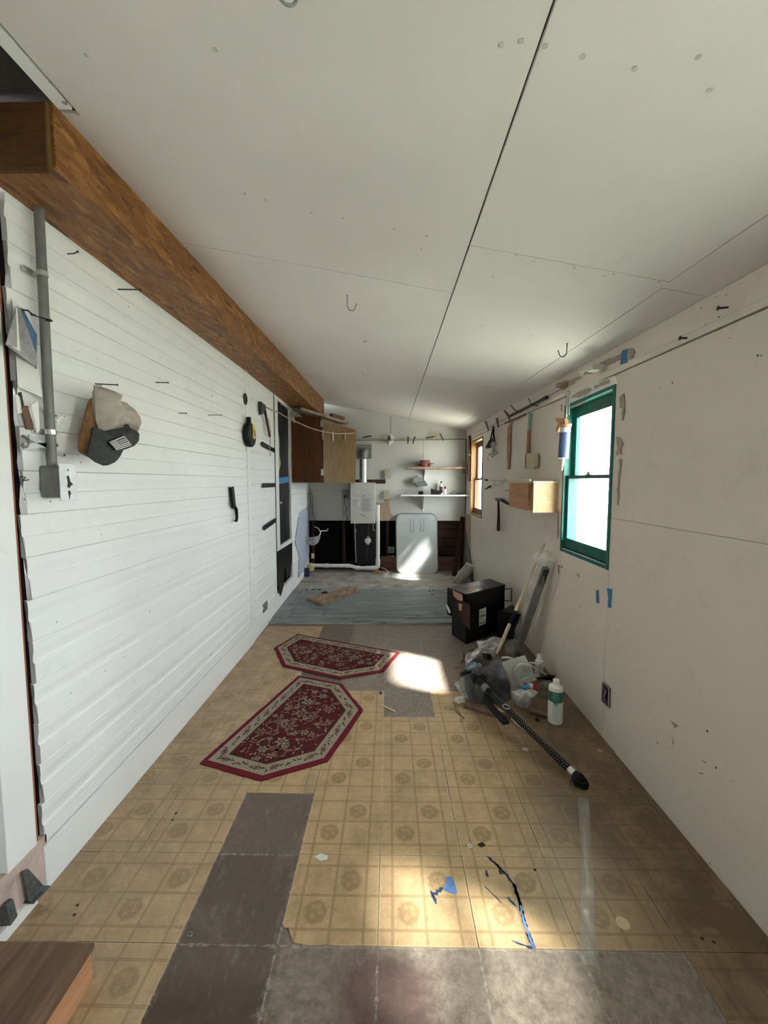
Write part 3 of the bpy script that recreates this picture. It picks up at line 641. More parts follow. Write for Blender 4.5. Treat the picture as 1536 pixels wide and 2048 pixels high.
# upper band in two strips with an open joint below
for i, (za, zb) in enumerate(((0.007, 0.036), (0.0385, None))):
    b = B(); A = []; C_ = []
    for y in (Y0, Y1):
        z0 = seamz(y) + za; z1 = seamz(y) + zb if zb else cz(RX, y) - 0.003
        A.append([(RX - 0.004 * (1 - i), y, z0), (RX - 0.004 * (1 - i), y, z1), (1.21, y, z1), (1.21, y, z0)])
    b.hexa(A[0], A[1]); mk('upper_board', b, M['rwall'], wr)
b = B()    # studs and sheathing behind
for i in range(len(ys) - 1):
    if i % 2 == 0: b.box(1.209, 1.268, ys[i], ys[i + 1], 0, 2.2)
    else:
        w = WIN[i // 2]; b.box(1.209, 1.268, ys[i], ys[i + 1], 0, w[2]); b.box(1.209, 1.268, ys[i], ys[i + 1], w[3] + 0.012, 2.2)
mk('backing', b, M['joint'], wr)
b = B(); b.box(1.2685, 1.28, Y0, 6.5, 0, 0.69); b.box(1.2685, 1.28, Y0, .35, 0.69, 0.92); b.box(1.2685, 1.28, .95, 6.5, 0.69, 0.92); b.box(1.2685, 1.28, .35, .95, 1.75, 1.99); b.box(1.2685, 1.28, Y0, 6.5, 1.99, 2.3)
for a, c_ in ((Y0, -.95), (-.50, .35), (0.95, 2.2), (2.84, 5.25), (6.02, 6.5)): b.box(1.2685, 1.28, a, c_, 0.92, 1.99)
mk('outer_cladding', b, M['siding'], wr)
# bare and filled patches around the green window
def ragged(b, pts, x=RX, th=0.0012, j=0.006):
    out = []
    for i, p in enumerate(pts):
        q = pts[(i + 1) % len(pts)]
        for k in range(4):
            t = k / 4; out.append((x, p[0] + (q[0] - p[0]) * t + random.uniform(-j, j), p[1] + (q[1] - p[1]) * t + random.uniform(-j, j)))
    b.prism([(a - 0.0003, c, d) for a, c, d in out], (-th, 0, 0))
def yz(L): return [(p[1], p[2]) for p in L]
b = B()
for L in ([(1.180,2.908,2.051),(1.180,2.868,2.098),(1.180,2.779,2.083),(1.180,2.588,2.062),(1.180,2.587,2.047),(1.180,2.730,2.045),(1.180,2.823,2.033)], [(1.180,2.561,2.056),(1.180,2.550,2.083),(1.180,2.461,2.080),(1.180,2.458,2.048)], [(1.180,2.460,2.075),(1.180,2.323,2.079),(1.180,2.161,2.071),(1.180,2.089,2.072),(1.180,2.048,2.056),(1.180,2.043,2.028),(1.180,2.070,2.014),(1.180,2.112,2.029),(1.180,2.158,2.037),(1.180,2.299,2.045)],
          [(1.180,2.723,1.958),(1.180,2.695,1.972),(1.180,2.477,1.969),(1.180,2.426,1.946),(1.180,2.578,1.936)], [(1.180,2.154,1.855),(1.180,2.117,1.858),(1.180,2.106,1.790),(1.180,2.119,1.720),(1.180,2.131,1.732),(1.180,2.130,1.794),(1.180,2.155,1.798)],           [(1.180,2.173,1.642),(1.180,2.133,1.641),(1.180,2.108,1.605),(1.180,2.129,1.581),(1.180,2.115,1.556),(1.180,2.167,1.559),(1.180,2.152,1.596)], [(1.180,2.136,1.532),(1.180,2.113,1.527),(1.180,2.124,1.456),(1.180,2.123,1.297),(1.180,2.135,1.297),(1.180,2.141,1.379)], [(1.180,2.428,1.964),(1.180,2.271,1.967),(1.180,2.249,1.945),(1.180,2.426,1.946)],
          [(1.180,2.892,1.944),(1.180,2.862,1.943),(1.180,2.859,1.901),(1.180,2.885,1.897)], [(1.180,2.887,1.209),(1.180,2.866,1.211),(1.180,2.862,1.020),(1.180,2.878,1.018)], [(1.180,2.571,0.837),(1.180,2.521,0.840),(1.180,2.527,0.819)], [(1.180,2.726,1.910),(1.180,2.532,1.908),(1.180,2.531,1.897),(1.180,2.715,1.892)]):
    ragged(b, yz(L), x=RX - 0.004)
mk('bare_patch', b, M['spackle'], wr, kind='stuff', label='grey brown patches of stripped paint round the green window')
b = B()
for L in ([(1.180,2.751,1.924),(1.180,2.742,2.002),(1.180,2.211,1.973),(1.180,2.178,1.923)], [(1.180,2.824,0.935),(1.180,2.203,0.934),(1.180,2.212,0.963),(1.180,2.806,0.968)]):
    ragged(b, yz(L), x=RX - 0.001, j=0.003)
mk('chipped_casing', b, M['siding'], wr)

def window(name, i, cname, far=False):
    y0, y1, z0, z1 = WIN[i]; w = setting(name); m = M[cname]; m2 = M[cname + '_light']
    t = 0.022; b = B(); XO = 1.285 if far else 1.262
    b.box(1.172, XO, y0, y0 + t, z0, z1); b.box(1.172, XO, y1 - t, y1, z0, z1)
    b.box(1.172, XO, y0 + t, y1 - t, z1 - t, z1); b.box(1.175, XO + .01, y0 + t, y1 - t, z0, z0 + t)
    mk('window_frame', b, m, w, bevel=0.002)
    a, c = y0 + t, y1 - t; zm = 1.445 if z0 > 0.8 else 1.22
    def sash(x0, x1, ya, yb, za, zb, st, bot, top):
        b = B(); b.box(x0, x1, ya, ya + st, za, zb); b.box(x0, x1, yb - st, yb, za, zb)
        b.box(x0, x1, ya + st, yb - st, za, za + bot); b.box(x0, x1, ya + st, yb - st, zb - top, zb)
        o = mk('sash', b, m2, w, bevel=0.003)
        b = B(); b.box((x0 + x1) / 2 - 0.0015, (x0 + x1) / 2 + 0.0015, ya + st, yb - st, za + bot, zb - top)
        mk('pane', b, M['glass'], o)
        return o
    dx = 0.03 if far else 0.0
    sash(1.192 + dx, 1.220 + dx, a, c, z0 + t, zm + 0.012, 0.034, 0.075, 0.022)
    sash(1.224 + dx, 1.250 + dx, a, c, zm - 0.012, z1 - t, 0.052, 0.022, 0.07)
    b = B(); b.box(1.222 + dx, 1.256 + dx, a, a + 0.03, z0 + t, zm); b.box(1.222 + dx, 1.256 + dx, c - 0.03, c, z0 + t, zm); mk('sash_stop', b, m2, w)
    ym = (a + c) / 2
    b = B(); b.box(1.196 + dx, 1.216 + dx, ym - 0.03, ym + 0.03, zm + 0.012, zm + 0.018); b.lathe([(0.013, 0), (0.013, 0.012), (0.006, 0.016)], (1.206 + dx, ym, zm + 0.018), n=12)
    b.bar((1.206 + dx, ym, zm + 0.03), (1.212 + dx, ym + 0.045, zm + 0.03), 0.012, 0.006); mk('sash_lock', b, M['grey_metal'], w)
    b = B(); b.box(1.285, 1.36, y0 - 0.05, y1 + 0.05, z0 - 0.03, z0 + 0.012); mk('outer_sill', b, m, w)
    return w
M['green'] = plain('dark_green_paint', (0.012, 0.15, 0.115), 0.35, var=0.15, sc=8)
M['green_light'] = plain('green_sash_paint', (0.010, 0.10, 0.08), 0.35, var=0.15, sc=8)
M['brown'] = wood('yellow_brown_varnished_wood', (0.16, 0.08, 0.022), (0.27, 0.145, 0.045), (12, 12, 1.2), 0.4)
M['brown_light'] = wood('red_brown_varnished_wood', (0.09, 0.036, 0.018), (0.17, 0.072, 0.034), (12, 12, 1.2), 0.4)
window('window_1', 2, 'green'); window('window_2', 3, 'brown', True); window('window_3', 1, 'green'); window('added_fill_window', 0, 'green')  # the last window is unseen, added behind the camera for fill daylight

# ---- back wall
wb = setting('wall_back')
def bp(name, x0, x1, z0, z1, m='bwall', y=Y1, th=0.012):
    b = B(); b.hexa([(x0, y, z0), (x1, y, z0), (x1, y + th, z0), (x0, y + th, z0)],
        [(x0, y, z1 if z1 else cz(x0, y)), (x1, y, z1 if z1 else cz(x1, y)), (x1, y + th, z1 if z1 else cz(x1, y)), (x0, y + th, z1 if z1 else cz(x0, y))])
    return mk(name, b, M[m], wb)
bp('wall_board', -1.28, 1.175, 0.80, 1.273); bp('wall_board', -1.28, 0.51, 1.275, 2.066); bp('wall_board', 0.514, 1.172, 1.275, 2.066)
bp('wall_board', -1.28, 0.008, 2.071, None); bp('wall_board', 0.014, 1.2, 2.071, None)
b = B(); b.box(-1.4, 1.3, 6.50, 6.56, 0, 2.8); mk('backing', b, M['dark'], wb)
b = B(); b.box(-1.4, 1.3, 6.416, 6.45, 0.8, 2.7); mk('sheathing', b, M['joint'], wb)
for x in (-1.24, -0.75, -0.30, -0.06, 0.33, 0.74, 1.13):
    b = B(); b.box(x, x + 0.04, 6.415, 6.49, 0.04, 0.8); mk('stud', b, M['studs'], wb)
b = B(); b.box(-1.28, 1.18, 6.41, 6.495, 0.0, 0.045); mk('sole_plate', b, M['studs'], wb)
M['sill_red'] = wood('reddish_brown_board', (0.10, 0.05, 0.04), (0.2, 0.11, 0.09), (2, 14, 14), 0.8)
b = B(); b.box(-0.14, 1.1, 6.385, 6.409, 0.012, 0.235); mk('low_board', b, M['sill_red'], wb)
for k in range(4):
    b = B(); z = 0.245 + k * 0.14; b.box(0.1, 1.12, 6.465, 6.485, z, z + 0.128); mk('slat', b, M['studs'], wb, label='dark horizontal board behind the studs')
P = [(-0.232,6.399,1.088),(-0.102,6.399,1.081),(-0.087,6.399,1.157),(-0.011,6.399,1.172),(-0.010,6.399,1.043),(0.013,6.399,0.920),(0.059,6.399,0.859),(0.051,6.399,0.805),(-0.163,6.399,0.805),(-0.225,6.399,0.805)]
b = B(); b.prism(P, (0, -0.0015, 0)); mk('bare_patch', b, M['bare'], wb, label='tan patch where paint was stripped')
b = B(); b.box(1.165, 1.1795, 5.98, 6.38, 0.1, 0.92); mk('bare_edge', b, M['bare'], wb)
b = B(); b.tube([(1.172, 6.392, 0.85), (1.168, 6.392, 2.07)], 0.003, 6); mk('corner_crack', b, M['char'], wb)

# ---- wall behind the camera, closed right across
wf = setting('wall_front'); b = B()
b.box(-1.6, -0.65, Y0 - 0.1, Y0, 0, 2.8); b.box(0.85, 1.35, Y0 - 0.1, Y0, 0, 2.8); b.box(-0.65, 0.85, Y0 - 0.1, Y0, 0.0, 2.8)
mk('front_wall_board', b, M['siding'], wf)

# ---- storm door in the left wall, glazed with black sheet
dr = setting('door_1')
def dq(b, ya, yb, z0, z1, o0, o1): b.hexa([(lx(ya) + o0, ya, z0), (lx(ya) + o1, ya, z0), (lx(yb) + o1, yb, z0), (lx(yb) + o0, yb, z0)], [(lx(ya) + o0, ya, z1), (lx(ya) + o1, ya, z1), (lx(yb) + o1, yb, z1), (lx(yb) + o0, yb, z1)])
b = B(); A, C_ = 4.375, 5.14
dq(b, A, A + 0.13, 0.64, 2.335, -0.03, 0.006); dq(b, C_ - 0.03, C_, 0.64, 2.335, -0.03, 0.006); dq(b, A + .13, C_ - .03, 2.30, 2.335, -0.03, 0.006); dq(b, A + .13, C_ - .03, 0.64, 0.70, -0.03, 0.006)
mk('door_frame', b, M['white_plastic'], dr, bevel=0.002)
b = B(); dq(b, A - 0.035, A - 0.002, 0.2, 2.36, -0.03, 0.001); mk('door_gap', b, M['dark'], dr)
b = B(); b.grid(lambda u, v: (lx(A) - 0.02 + 0.012 * noise.noise((u * 5, v * 4, 1)) - .018 * u, A + 0.14 + u * (C_ - A - 0.18), 0.70 + v * 1.6), 14, 30); mk('black_sheet', b, M['black_film'], dr, True)
b = B(); b.grid(lambda u, v: (lx(A) - 0.003 + 0.004 * noise.noise((u * 5, v, 3)) - .018 * u, A + 0.14 + u * 0.5, 1.385 + v * 0.07 + 0.02 * u), 8, 2); mk('tape', b, M['blue_tape'], dr, label='strip of blue masking tape across the black sheet', solid=0.001)
b = B(); b.prism([(lx(A) - 0.006, A + 0.14, 1.5), (lx(A) - 0.006, A + 0.14, 2.0), (lx(A) - 0.006, A + 0.2, 1.86), (lx(A) - 0.006, A + 0.19, 1.7), (lx(A) - 0.006, A + 0.24, 1.62)], (0.001, 0, 0))
M['pale_green'] = plain('pale_green_painted_daylight', (0.35, 0.5, 0.3), 0.8); mk('painted_daylight_gap', b, M['pale_green'], dr)  # solid patch coloured like daylight showing past the black sheet
b = B(); b.box(lx(A) + .006, lx(A) + .02, A + .145, A + .17, 1.17, 1.19); mk('door_latch', b, M['white_plastic'], dr)
tor = [(4.345, .66), (4.345, .30), (4.40, .26), (4.40, .20), (4.47, .14), (4.55, .17), (4.62, .22), (4.66, .36), (4.72, .43), (4.80, .24), (4.90, .27), (5.0, .26), (5.06, .36), (5.1, .44), (5.12, .645)]
b = B(); b.prism([(lx(y) + 0.006, y, z) for y, z in tor], (0.0015, 0, 0)); mk('torn_black_sheet', b, M['black_film'], dr, label='torn black sheet hanging below the door')

# ================================================================ beam, cabinets, heater and the far end
bm = thing('ceiling_beam', 'long orange-brown strand board beam casing along the top of the left wall', 'beam', (-1.08, 1.27, 2.32))
b = B(); b.hexa([(-0.975, 1.235, 2.318), (-0.96, 1.235, 2.318), (-0.945, 5.95, 2.335), (-0.96, 5.95, 2.335)], [(-0.975, 1.235, 2.493), (-0.96, 1.235, 2.4905), (-0.945, 5.95, 2.582), (-0.96, 5.95, 2.585)]); mk('side_panel', b, M['osb'], bm)
b = B(); b.hexa([(-1.195, 1.235, 2.318), (-0.976, 1.235, 2.318), (-0.961, 5.95, 2.335), (-1.25, 5.95, 2.335)], [(-1.195, 1.235, 2.333), (-0.976, 1.235, 2.333), (-0.961, 5.95, 2.35), (-1.25, 5.95, 2.35)]); mk('bottom_panel', b, M['osb'], bm)
b = B(); b.box(-1.195, -0.975, 1.222, 1.234, 2.30, 2.485); mk('end_panel', b, M['beamend'], bm, bevel=0.003)
b = B(); b.box(-0.9745, -0.968, 1.220, 1.234, 2.30, 2.485); mk('edge_trim', b, M['cabdoor'], bm)
b = B(); b.box(-0.962, -0.9405, 3.9, 5.951, 2.331, 2.337); mk('corner_bead', b, M['cedar'], bm)

cab = thing('wall_cabinet', 'orange-brown wooden wall cabinet under the far end of the beam, its door ajar', 'cabinet', (-1.06, 5.2, 1.40))
b = B(); b.box(-1.238, -0.885, 5.2, 5.218, 1.40, 2.222); mk('end_panel', b, M['cabside'], cab)
b = B(); b.box(-1.245, -0.885, 5.219, 6.3, 1.40, 1.418); b.box(-1.245, -0.885, 5.219, 6.3, 2.2, 2.218); b.box(-1.25, -0.885, 6.28, 6.3, 1.419, 2.199); b.box(-1.245, -1.235, 5.22, 6.27, 1.419, 2.199); mk('cabinet_body', b, M['cabside'], cab)
b = B(); b.box(-0.883, -0.865, 5.2, 5.25, 1.40, 2.218); b.box(-0.883, -0.865, 6.22, 6.3, 1.40, 2.218); b.box(-0.883, -0.865, 5.251, 6.219, 1.40, 1.44); mk('face_frame', b, M['cabside'], cab)
dd = B(); dd.hexa([(-0.862, 5.215, 1.395), (-0.842, 5.205, 1.395), (-0.505, 6.03, 1.395), (-0.525, 6.04, 1.395)], [(-0.862, 5.215, 2.175), (-0.842, 5.205, 2.175), (-0.505, 6.03, 2.165), (-0.525, 6.04, 2.165)])
dro = mk('cabinet_door', dd, M['cabdoor'], cab, bevel=0.003)
b = B(); b.box(-0.872, -0.842, 5.19, 5.203, 1.49, 1.57); b.box(-0.872, -0.842, 5.19, 5.203, 2.1, 2.17); mk('hinge', b, M['chrome'], dro)
def single(name, b, m, label, cat, group=None, **k): return mk(name, b, m, None, label=label, cat=cat, group=group, **k)
b = B(); b.bar((-1.12, 5.0, 2.285), (-0.66, 5.95, 2.245), 0.13, 0.03); single('plank', b, M['rough_wood'], 'weathered plank lying across the top of the wall cabinet', 'plank')
b = B(); b.bar((-0.80, 5.62, 2.308), (-0.66, 5.86, 2.300), 0.05, 0.045); single('wood_block', b, M['sill_red'], 'reddish wood offcut lying on the plank above the cabinet', 'wood')

wh = thing('water_heater', 'white tankless water heater hung on the far wall below a metal flue', 'water heater', (-0.405, 6.2, 0.78))
b = B(); b.box(-0.585, -0.225, 6.13, 6.38, 0.80, 1.392); mk('body', b, M['off_white'], wh, bevel=0.008)
b = B(); b.box(-0.59, -0.22, 6.10, 6.129, 0.785, 1.398); cov = mk('front_cover', b, M['off_white'], wh, bevel=0.006)
b = B()
for x in (-0.55, -0.26):
    for z in (0.80, 1.385): b.lathe([(0.008, 0), (0.006, 0.004)], (x, 6.1, z), Matrix.Rotation(math.pi / 2, 3, 'X'), 10)
mk('screw', b, M['grey_metal'], cov)
def sheet(name, x0, x1, z0, z1, y, m, par): b = B(); b.box(x0, x1, y - 0.0008, y, z0, z1); return mk(name, b, m, par)
lb = sheet('label', -0.475, -0.355, 1.24, 1.27, 6.0995, M['label'], cov)
text('lettering', 'NORITZ', 0.022, frame((-0.40, 6.0983, 1.256), (1, 0, 0), (0, 0, 1)), M['ink'], lb)
l2 = sheet('label', -0.432, -0.245, 0.955, 1.225, 6.0995, M['off_white'], cov)
b = B(); b.box(-0.42, -0.25, 6.0975, 6.0985, 1.215, 1.219); b.box(-0.42, -0.25, 6.0975, 6.0985, 1.160, 1.164)
for k in range(22):
    z = 1.15 - k * 0.0085; b.box(-0.42, -0.42 + random.uniform(.11, .165), 6.0975, 6.0985, z, z + 0.0035)
b.box(-0.41, -0.385, 6.0975, 6.0985, 1.19, 1.205); b.box(-0.375, -0.36, 6.0975, 6.0985, 1.19, 1.205)
mk('fine_print', b, M['grey_ink'], l2, kind='stuff')
l3 = sheet('label', -0.575, -0.445, 1.03, 1.17, 6.0995, M['label'], cov)
b = B()
for k in range(9): b.box(-0.57, -0.57 + random.uniform(.07, .12), 6.0975, 6.0985, 1.04 + k * .013, 1.045 + k * .013)
mk('fine_print', b, M['grey_ink'], l3, kind='stuff')
l4 = sheet('label', -0.445, -0.37, 0.87, 0.935, 6.0995, M['label'], cov)
b = B(); b.box(-0.44, -0.41, 6.0975, 6.0985, 0.91, 0.925); b.box(-0.40, -0.38, 6.0975, 6.0985, 0.88, 0.925); b.box(-0.44, -0.41, 6.0975, 6.0985, 0.88, 0.89); mk('fine_print', b, M['grey_ink'], l4)
fu = thing('flue_pipe', 'shiny metal flue with an elbow rising from the white water heater into the wall', 'pipe', (-0.38, 6.25, 1.40))
b = B(); b.tube([(-0.405, 6.24, 1.395), (-0.405, 6.24, 1.75)], 0.058, 24)
for z in (1.49, 1.50, 1.60): b.tube([(-0.405, 6.24, z), (-0.405, 6.24, z + 0.006)], 0.0605, 24)
mk('pipe', b, M['chrome'], fu, True)
b = B(); pts = []; rs = []
for k in range(19):
    a = k / 18 * math.pi / 2; R = 0.11
    pts.append((-0.405 + 0.01 * math.sin(a), 6.24 + R * (1 - math.cos(a)), 1.75 + R * math.sin(a))); rs.append(0.062 if k % 2 else 0.056)
pts.append((-0.395, 6.38, 1.86)); rs.append(0.06)
b.tube(pts, rs, 24); mk('elbow', b, M['grey_metal'], fu, True)
b = B(); b.box(-0.51, -0.285, 6.383, 6.392, 1.765, 1.985); mk('wall_plate', b, M['grey_metal'], fu, bevel=0.003)
b = B(); b.box(-0.575, -0.07, 6.37, 6.396, 1.38, 1.442); single('mounting_board', b, M['studs'], 'dark brown board fixed to the wall behind the heater flue', 'board', bevel=0.002)

M['beige'] = plain('yellowed_beige_plastic', (0.42, 0.38, 0.28), 0.5)
def outlet(name, x, z, w, h, label, slots=True, plug=False, m='beige'):
    t = thing(name, label, 'switch' if not slots else 'outlet', (x, 6.38, z - h / 2))
    b = B(); b.box(x - w / 2, x + w / 2, 6.355, 6.398, z - h / 2, z + h / 2); mk('box', b, M['studs'], t, bevel=0.003)
    b = B(); b.box(x - w / 2, x + w / 2, 6.35, 6.3545, z - h / 2, z + h / 2); p = mk('cover_plate', b, M[m], t, bevel=0.002)
    b = B()
    if slots:
        for dz in (-0.028, 0.028):
            for dx in (-0.008, 0.008): b.box(x + dx - 0.0015, x + dx + 0.0015, 6.3485, 6.3495, z + dz - 0.006, z + dz + 0.006)
    else: b.box(x - 0.005, x + 0.005, 6.345, 6.3495, z - 0.012, z + 0.012)
    mk('slot' if slots else 'toggle', b, M['ink'] if slots else M['off_white'], p)
    if plug:
        b = B(); b.box(x - 0.012, x + 0.012, 6.32, 6.3495, z - 0.045, z - 0.012); mk('plug', b, M['black_plastic'], t, bevel=0.003)
    return t
outlet('wall_switch', -0.045, 1.52, 0.075, 0.125, 'beige switch on the far wall above and right of the heater', False)
outlet('wall_outlet', -0.05, 1.205, 0.08, 0.125, 'beige outlet on the far wall just right of the white heater')
outlet('wall_outlet', -0.70, 1.215, 0.085, 0.14, 'outlet left of the white heater with a black plug in it', plug=True, m='grey_metal')
b = B(); b.tube([(-0.70, 6.33, 1.17), (-0.71, 6.34, 1.10), (-0.68, 6.35, 1.0), (-0.70, 6.36, 0.92), (-0.67, 6.37, 0.86), (-0.66, 6.37, 0.80)], 0.0045, 6); b.tube([(-0.735, 6.385, 1.15), (-0.738, 6.385, 0.85)], 0.003, 6)
single('appliance_lead', b, M['black_plastic'], 'thin black lead hanging from the outlet left of the heater', 'cable', smooth=True)

# pipework under the heater
pv = thing('drain_pipe', 'white plastic drain pipe standing right of the heater and running left along the floor', 'pipe', (-0.19, 6.27, 0.05))
b = B(); b.tube([(-0.185, 6.27, 0.2), (-0.185, 6.27, 1.05)], 0.030, 20); b.tube([(-0.185, 6.27, 1.03), (-0.185, 6.27, 1.052)], 0.0325, 20); mk('upright_pipe', b, M['white_plastic'], pv, True)
b = B(); b.tube([(-0.185, 6.27, 0.215), (-0.185, 6.27, 0.13), (-0.19, 6.27, 0.10), (-0.21, 6.27, 0.082), (-0.25, 6.27, 0.075), (-0.30, 6.27, 0.075)], 0.038, 20); mk('elbow', b, M['white_plastic'], pv, True)
b = B(); b.tube([(-0.30, 6.27, 0.075), (-0.5, 6.27, 0.075), (-0.62, 6.27, 0.108), (-1.2, 6.27, 0.112)], 0.029, 18)
for x, z in ((-0.34, .075), (-0.5, .078), (-0.66, .108), (-0.98, .11)): b.tube([(x - 0.03, 6.27, z), (x + 0.03, 6.27, z)], 0.034, 18)
mk('horizontal_pipe', b, M['white_plastic'], pv, True)
M['foam'] = plain('yellow_foam', (0.62, 0.56, 0.32), 0.95, sc=60, bump=0.8)
b = B(); b.pillow([(-1.26, 6.21, .03), (-1.17, 6.21, .035), (-1.16, 6.21, .13), (-1.2, 6.21, .17), (-1.26, 6.21, .15)], (0, -1, 0), 0.04, wr=0.03, sc=30, back=1); b.pillow([(-1.22, 6.24, .22), (-1.17, 6.24, .23), (-1.165, 6.24, .30), (-1.21, 6.24, .31)], (0, -1, 0), 0.03, wr=0.02, sc=30, back=1, seed=3)
mk('foam_seal', b, M['foam'], pv, True)
for k, (z, x0, x1) in enumerate(((0.0125, -0.28, -0.16), (0.026, -0.25, -0.155))):
    b = B(); b.box(x0, x1, 6.22 - k * .01, 6.30, z, z + 0.0125); single('wood_block', b, M['cedar'], ('thin wood offcut on the floor under the upright drain pipe', 'upper wood offcut propping the drain pipe elbow')[k], 'wood')
M['grey_plastic'] = plain('grey_tank_plastic', (0.010, 0.009, 0.009), 0.5)
b = B(); b.box(-0.53, -0.2, 6.36, 6.40, 0.10, 0.78); single('backing_panel', b, M['grey_plastic'], 'dark panel on the studs below the white heater', 'panel')
ga = thing('gas_regulator', 'round grey regulator on a thin pipe below the heater', 'regulator', (-0.345, 6.3, 0.19))
b = B(); b.lathe([(0.02, -0.04), (0.042, -0.035), (0.052, -0.01), (0.052, 0.01), (0.042, 0.035), (0.02, 0.04)], (-0.345, 6.30, 0.50), Matrix.Rotation(math.pi / 2, 3, 'X'), 20); mk('housing', b, M['off_white'], ga, True)
b = B(); b.lathe([(0.03, 0), (0.03, 0.02), (0.02, 0.03)], (-0.345, 6.30, 0.54), n=16); b.lathe([(0.03, 0), (0.03, 0.02)], (-0.345, 6.30, 0.43), n=16); mk('collar', b, M['grey_metal'], ga, True)
b = B(); b.tube([(-0.345, 6.30, 0.55), (-0.33, 6.30, 0.78)], 0.013, 10); b.tube([(-0.345, 6.30, 0.44), (-0.37, 6.30, 0.19)], 0.012, 10); mk('pipe', b, M['steel_dark'], ga, True)
b = B(); b.tube([(-0.54, 6.3, 0.79), (-0.545, 6.3, 0.66), (-0.53, 6.335, 0.15)], 0.011, 10); b.tube([(-0.54, 6.3, 0.62), (-0.54, 6.3, 0.68)], 0.018, 10); single('water_pipe', b, M['grey_metal'], 'thin grey water pipe below the left side of the heater', 'pipe', smooth=True)
b = B(); b.tube([(-0.26, 6.3, 0.79), (-0.26, 6.3, 0.66)], 0.012, 10); b.tube([(-0.26, 6.3, 0.67), (-0.23, 6.29, 0.655)], 0.014, 8)
single('valve', b, M['grey_metal'], 'small pipe valve under the right side of the heater', 'valve', smooth=True)
# junction box with a plug beside the board, white cable on the floor
jb = thing('junction_box', 'small grey junction box low on the wall left of the leaning table top', 'electrical box', (0.02, 6.42, 0.285))
b = B(); b.box(-0.03, 0.07, 6.40, 6.44, 0.285, 0.385); mk('box', b, M['grey_metal'], jb, bevel=0.004)
b = B(); b.lathe([(0.03, 0), (0.03, 0.004), (0.012, 0.006)], (0.02, 6.399, 0.335), Matrix.Rotation(math.pi / 2, 3, 'X'), 16); mk('knockout', b, M['conduit'], jb, True)
b = B(); b.prism([(-0.02, 6.38, .225), (0.0, 6.38, .25), (0.012, 6.38, .255), (0.008, 6.38, .24)], (0, .008, 0)); b.prism([(.066, 6.38, .225), (.046, 6.38, .25), (.034, 6.38, .255), (.038, 6.38, .24)], (0, .008, 0)); mk('bracket_tip', b, M['white_plastic'], jb)
b = B(); b.tube([(-0.14, 6.33, 0.07), (-0.08, 6.3, 0.062), (-0.02, 6.22, 0.02), (0.03, 6.18, 0.018)], 0.005, 8); single('white_cable', b, M['white_plastic'], 'short white cable on the floor beside the drain pipe elbow', 'cable', smooth=True)

# leaning folding table top
tt = thing('folding_table_top', 'pale grey rounded table top leaning on edge against the far wall', 'table', (0.415, 6.2, 0.013))
def rrect(x0, x1, z0, z1, r, y, n=8):
    out = []
    for cx, cz_, a0 in ((x1 - r, z0 + r, -90), (x1 - r, z1 - r, 0), (x0 + r, z1 - r, 90), (x0 + r, z0 + r, 180)):
        for k in range(n + 1):
            a = math.radians(a0 + 90 * k / n); out.append((cx + r * math.cos(a), y, cz_ + r * math.sin(a)))
    return out
def lean(p): return (p[0] + 0.012 * (1 - p[2]), p[1] + 0.20 * p[2], p[2])
def table_face():
    t = NT('scuffed_pale_grey_laminate'); co = t.coord()
    k = t.ramp(t.noise(co, 2.5, 6, 0.65), [(0.3, (0.40, 0.425, 0.43)), (0.7, (0.52, 0.545, 0.545))])
    k = t.mix(t.ramp(t.noise(t.coord('Object', (3, 3, 1)), 4.5, 8, 0.75, 1.5), [(0.6, 0.0), (0.72, 0.6)]), k, (0.2, 0.21, 0.21))
    t.col(k); return t.set(0.35, 0, 0.5)
b = B(); b.prism([lean(p) for p in rrect(0.10, 0.715, 0.016, 0.905, 0.085, 6.165)], (0, 0.035, -0.004)); tp = mk('panel', b, table_face(), tt)
b = B(); b.tube([lean(p) for p in rrect(0.096, 0.719, 0.014, 0.909, 0.087, 6.18)], 0.013, 8, closed=True); mk('edge_rim', b, M['grey_metal'], tt, True)
M['scuff'] = plain('dark_adhesive_scuffs', (0.29, 0.30, 0.295), 0.8, sc=60, var=0.6)
b = B()
for x in (0.31, 0.36, 0.47, 0.52):
    L = [(x + random.uniform(-.006, .006), z) for z in (0.64, 0.68, 0.72, 0.78, 0.84)]
    b.add([(*lean((px - 0.006, 6.1635, z)),) for px, z in L] + [(*lean((px + 0.006, 6.1635, z)),) for px, z in L], [(i, i + 1, 6 + i, 5 + i) for i in range(4)])
for x0, z0, x1, z1 in ((0.31, 0.645, 0.33, 0.64), (0.50, 0.645, 0.53, 0.635)):
    b.add([lean((x0, 6.1635, z0)), lean((x1, 6.1635, z0)), lean((x1, 6.1635, z0 + 0.012)), lean((x0, 6.1635, z0 + 0.012))], [(0, 1, 2, 3)])
mk('bracket_marks', b, M['scuff'], tt, solid=0.0006)

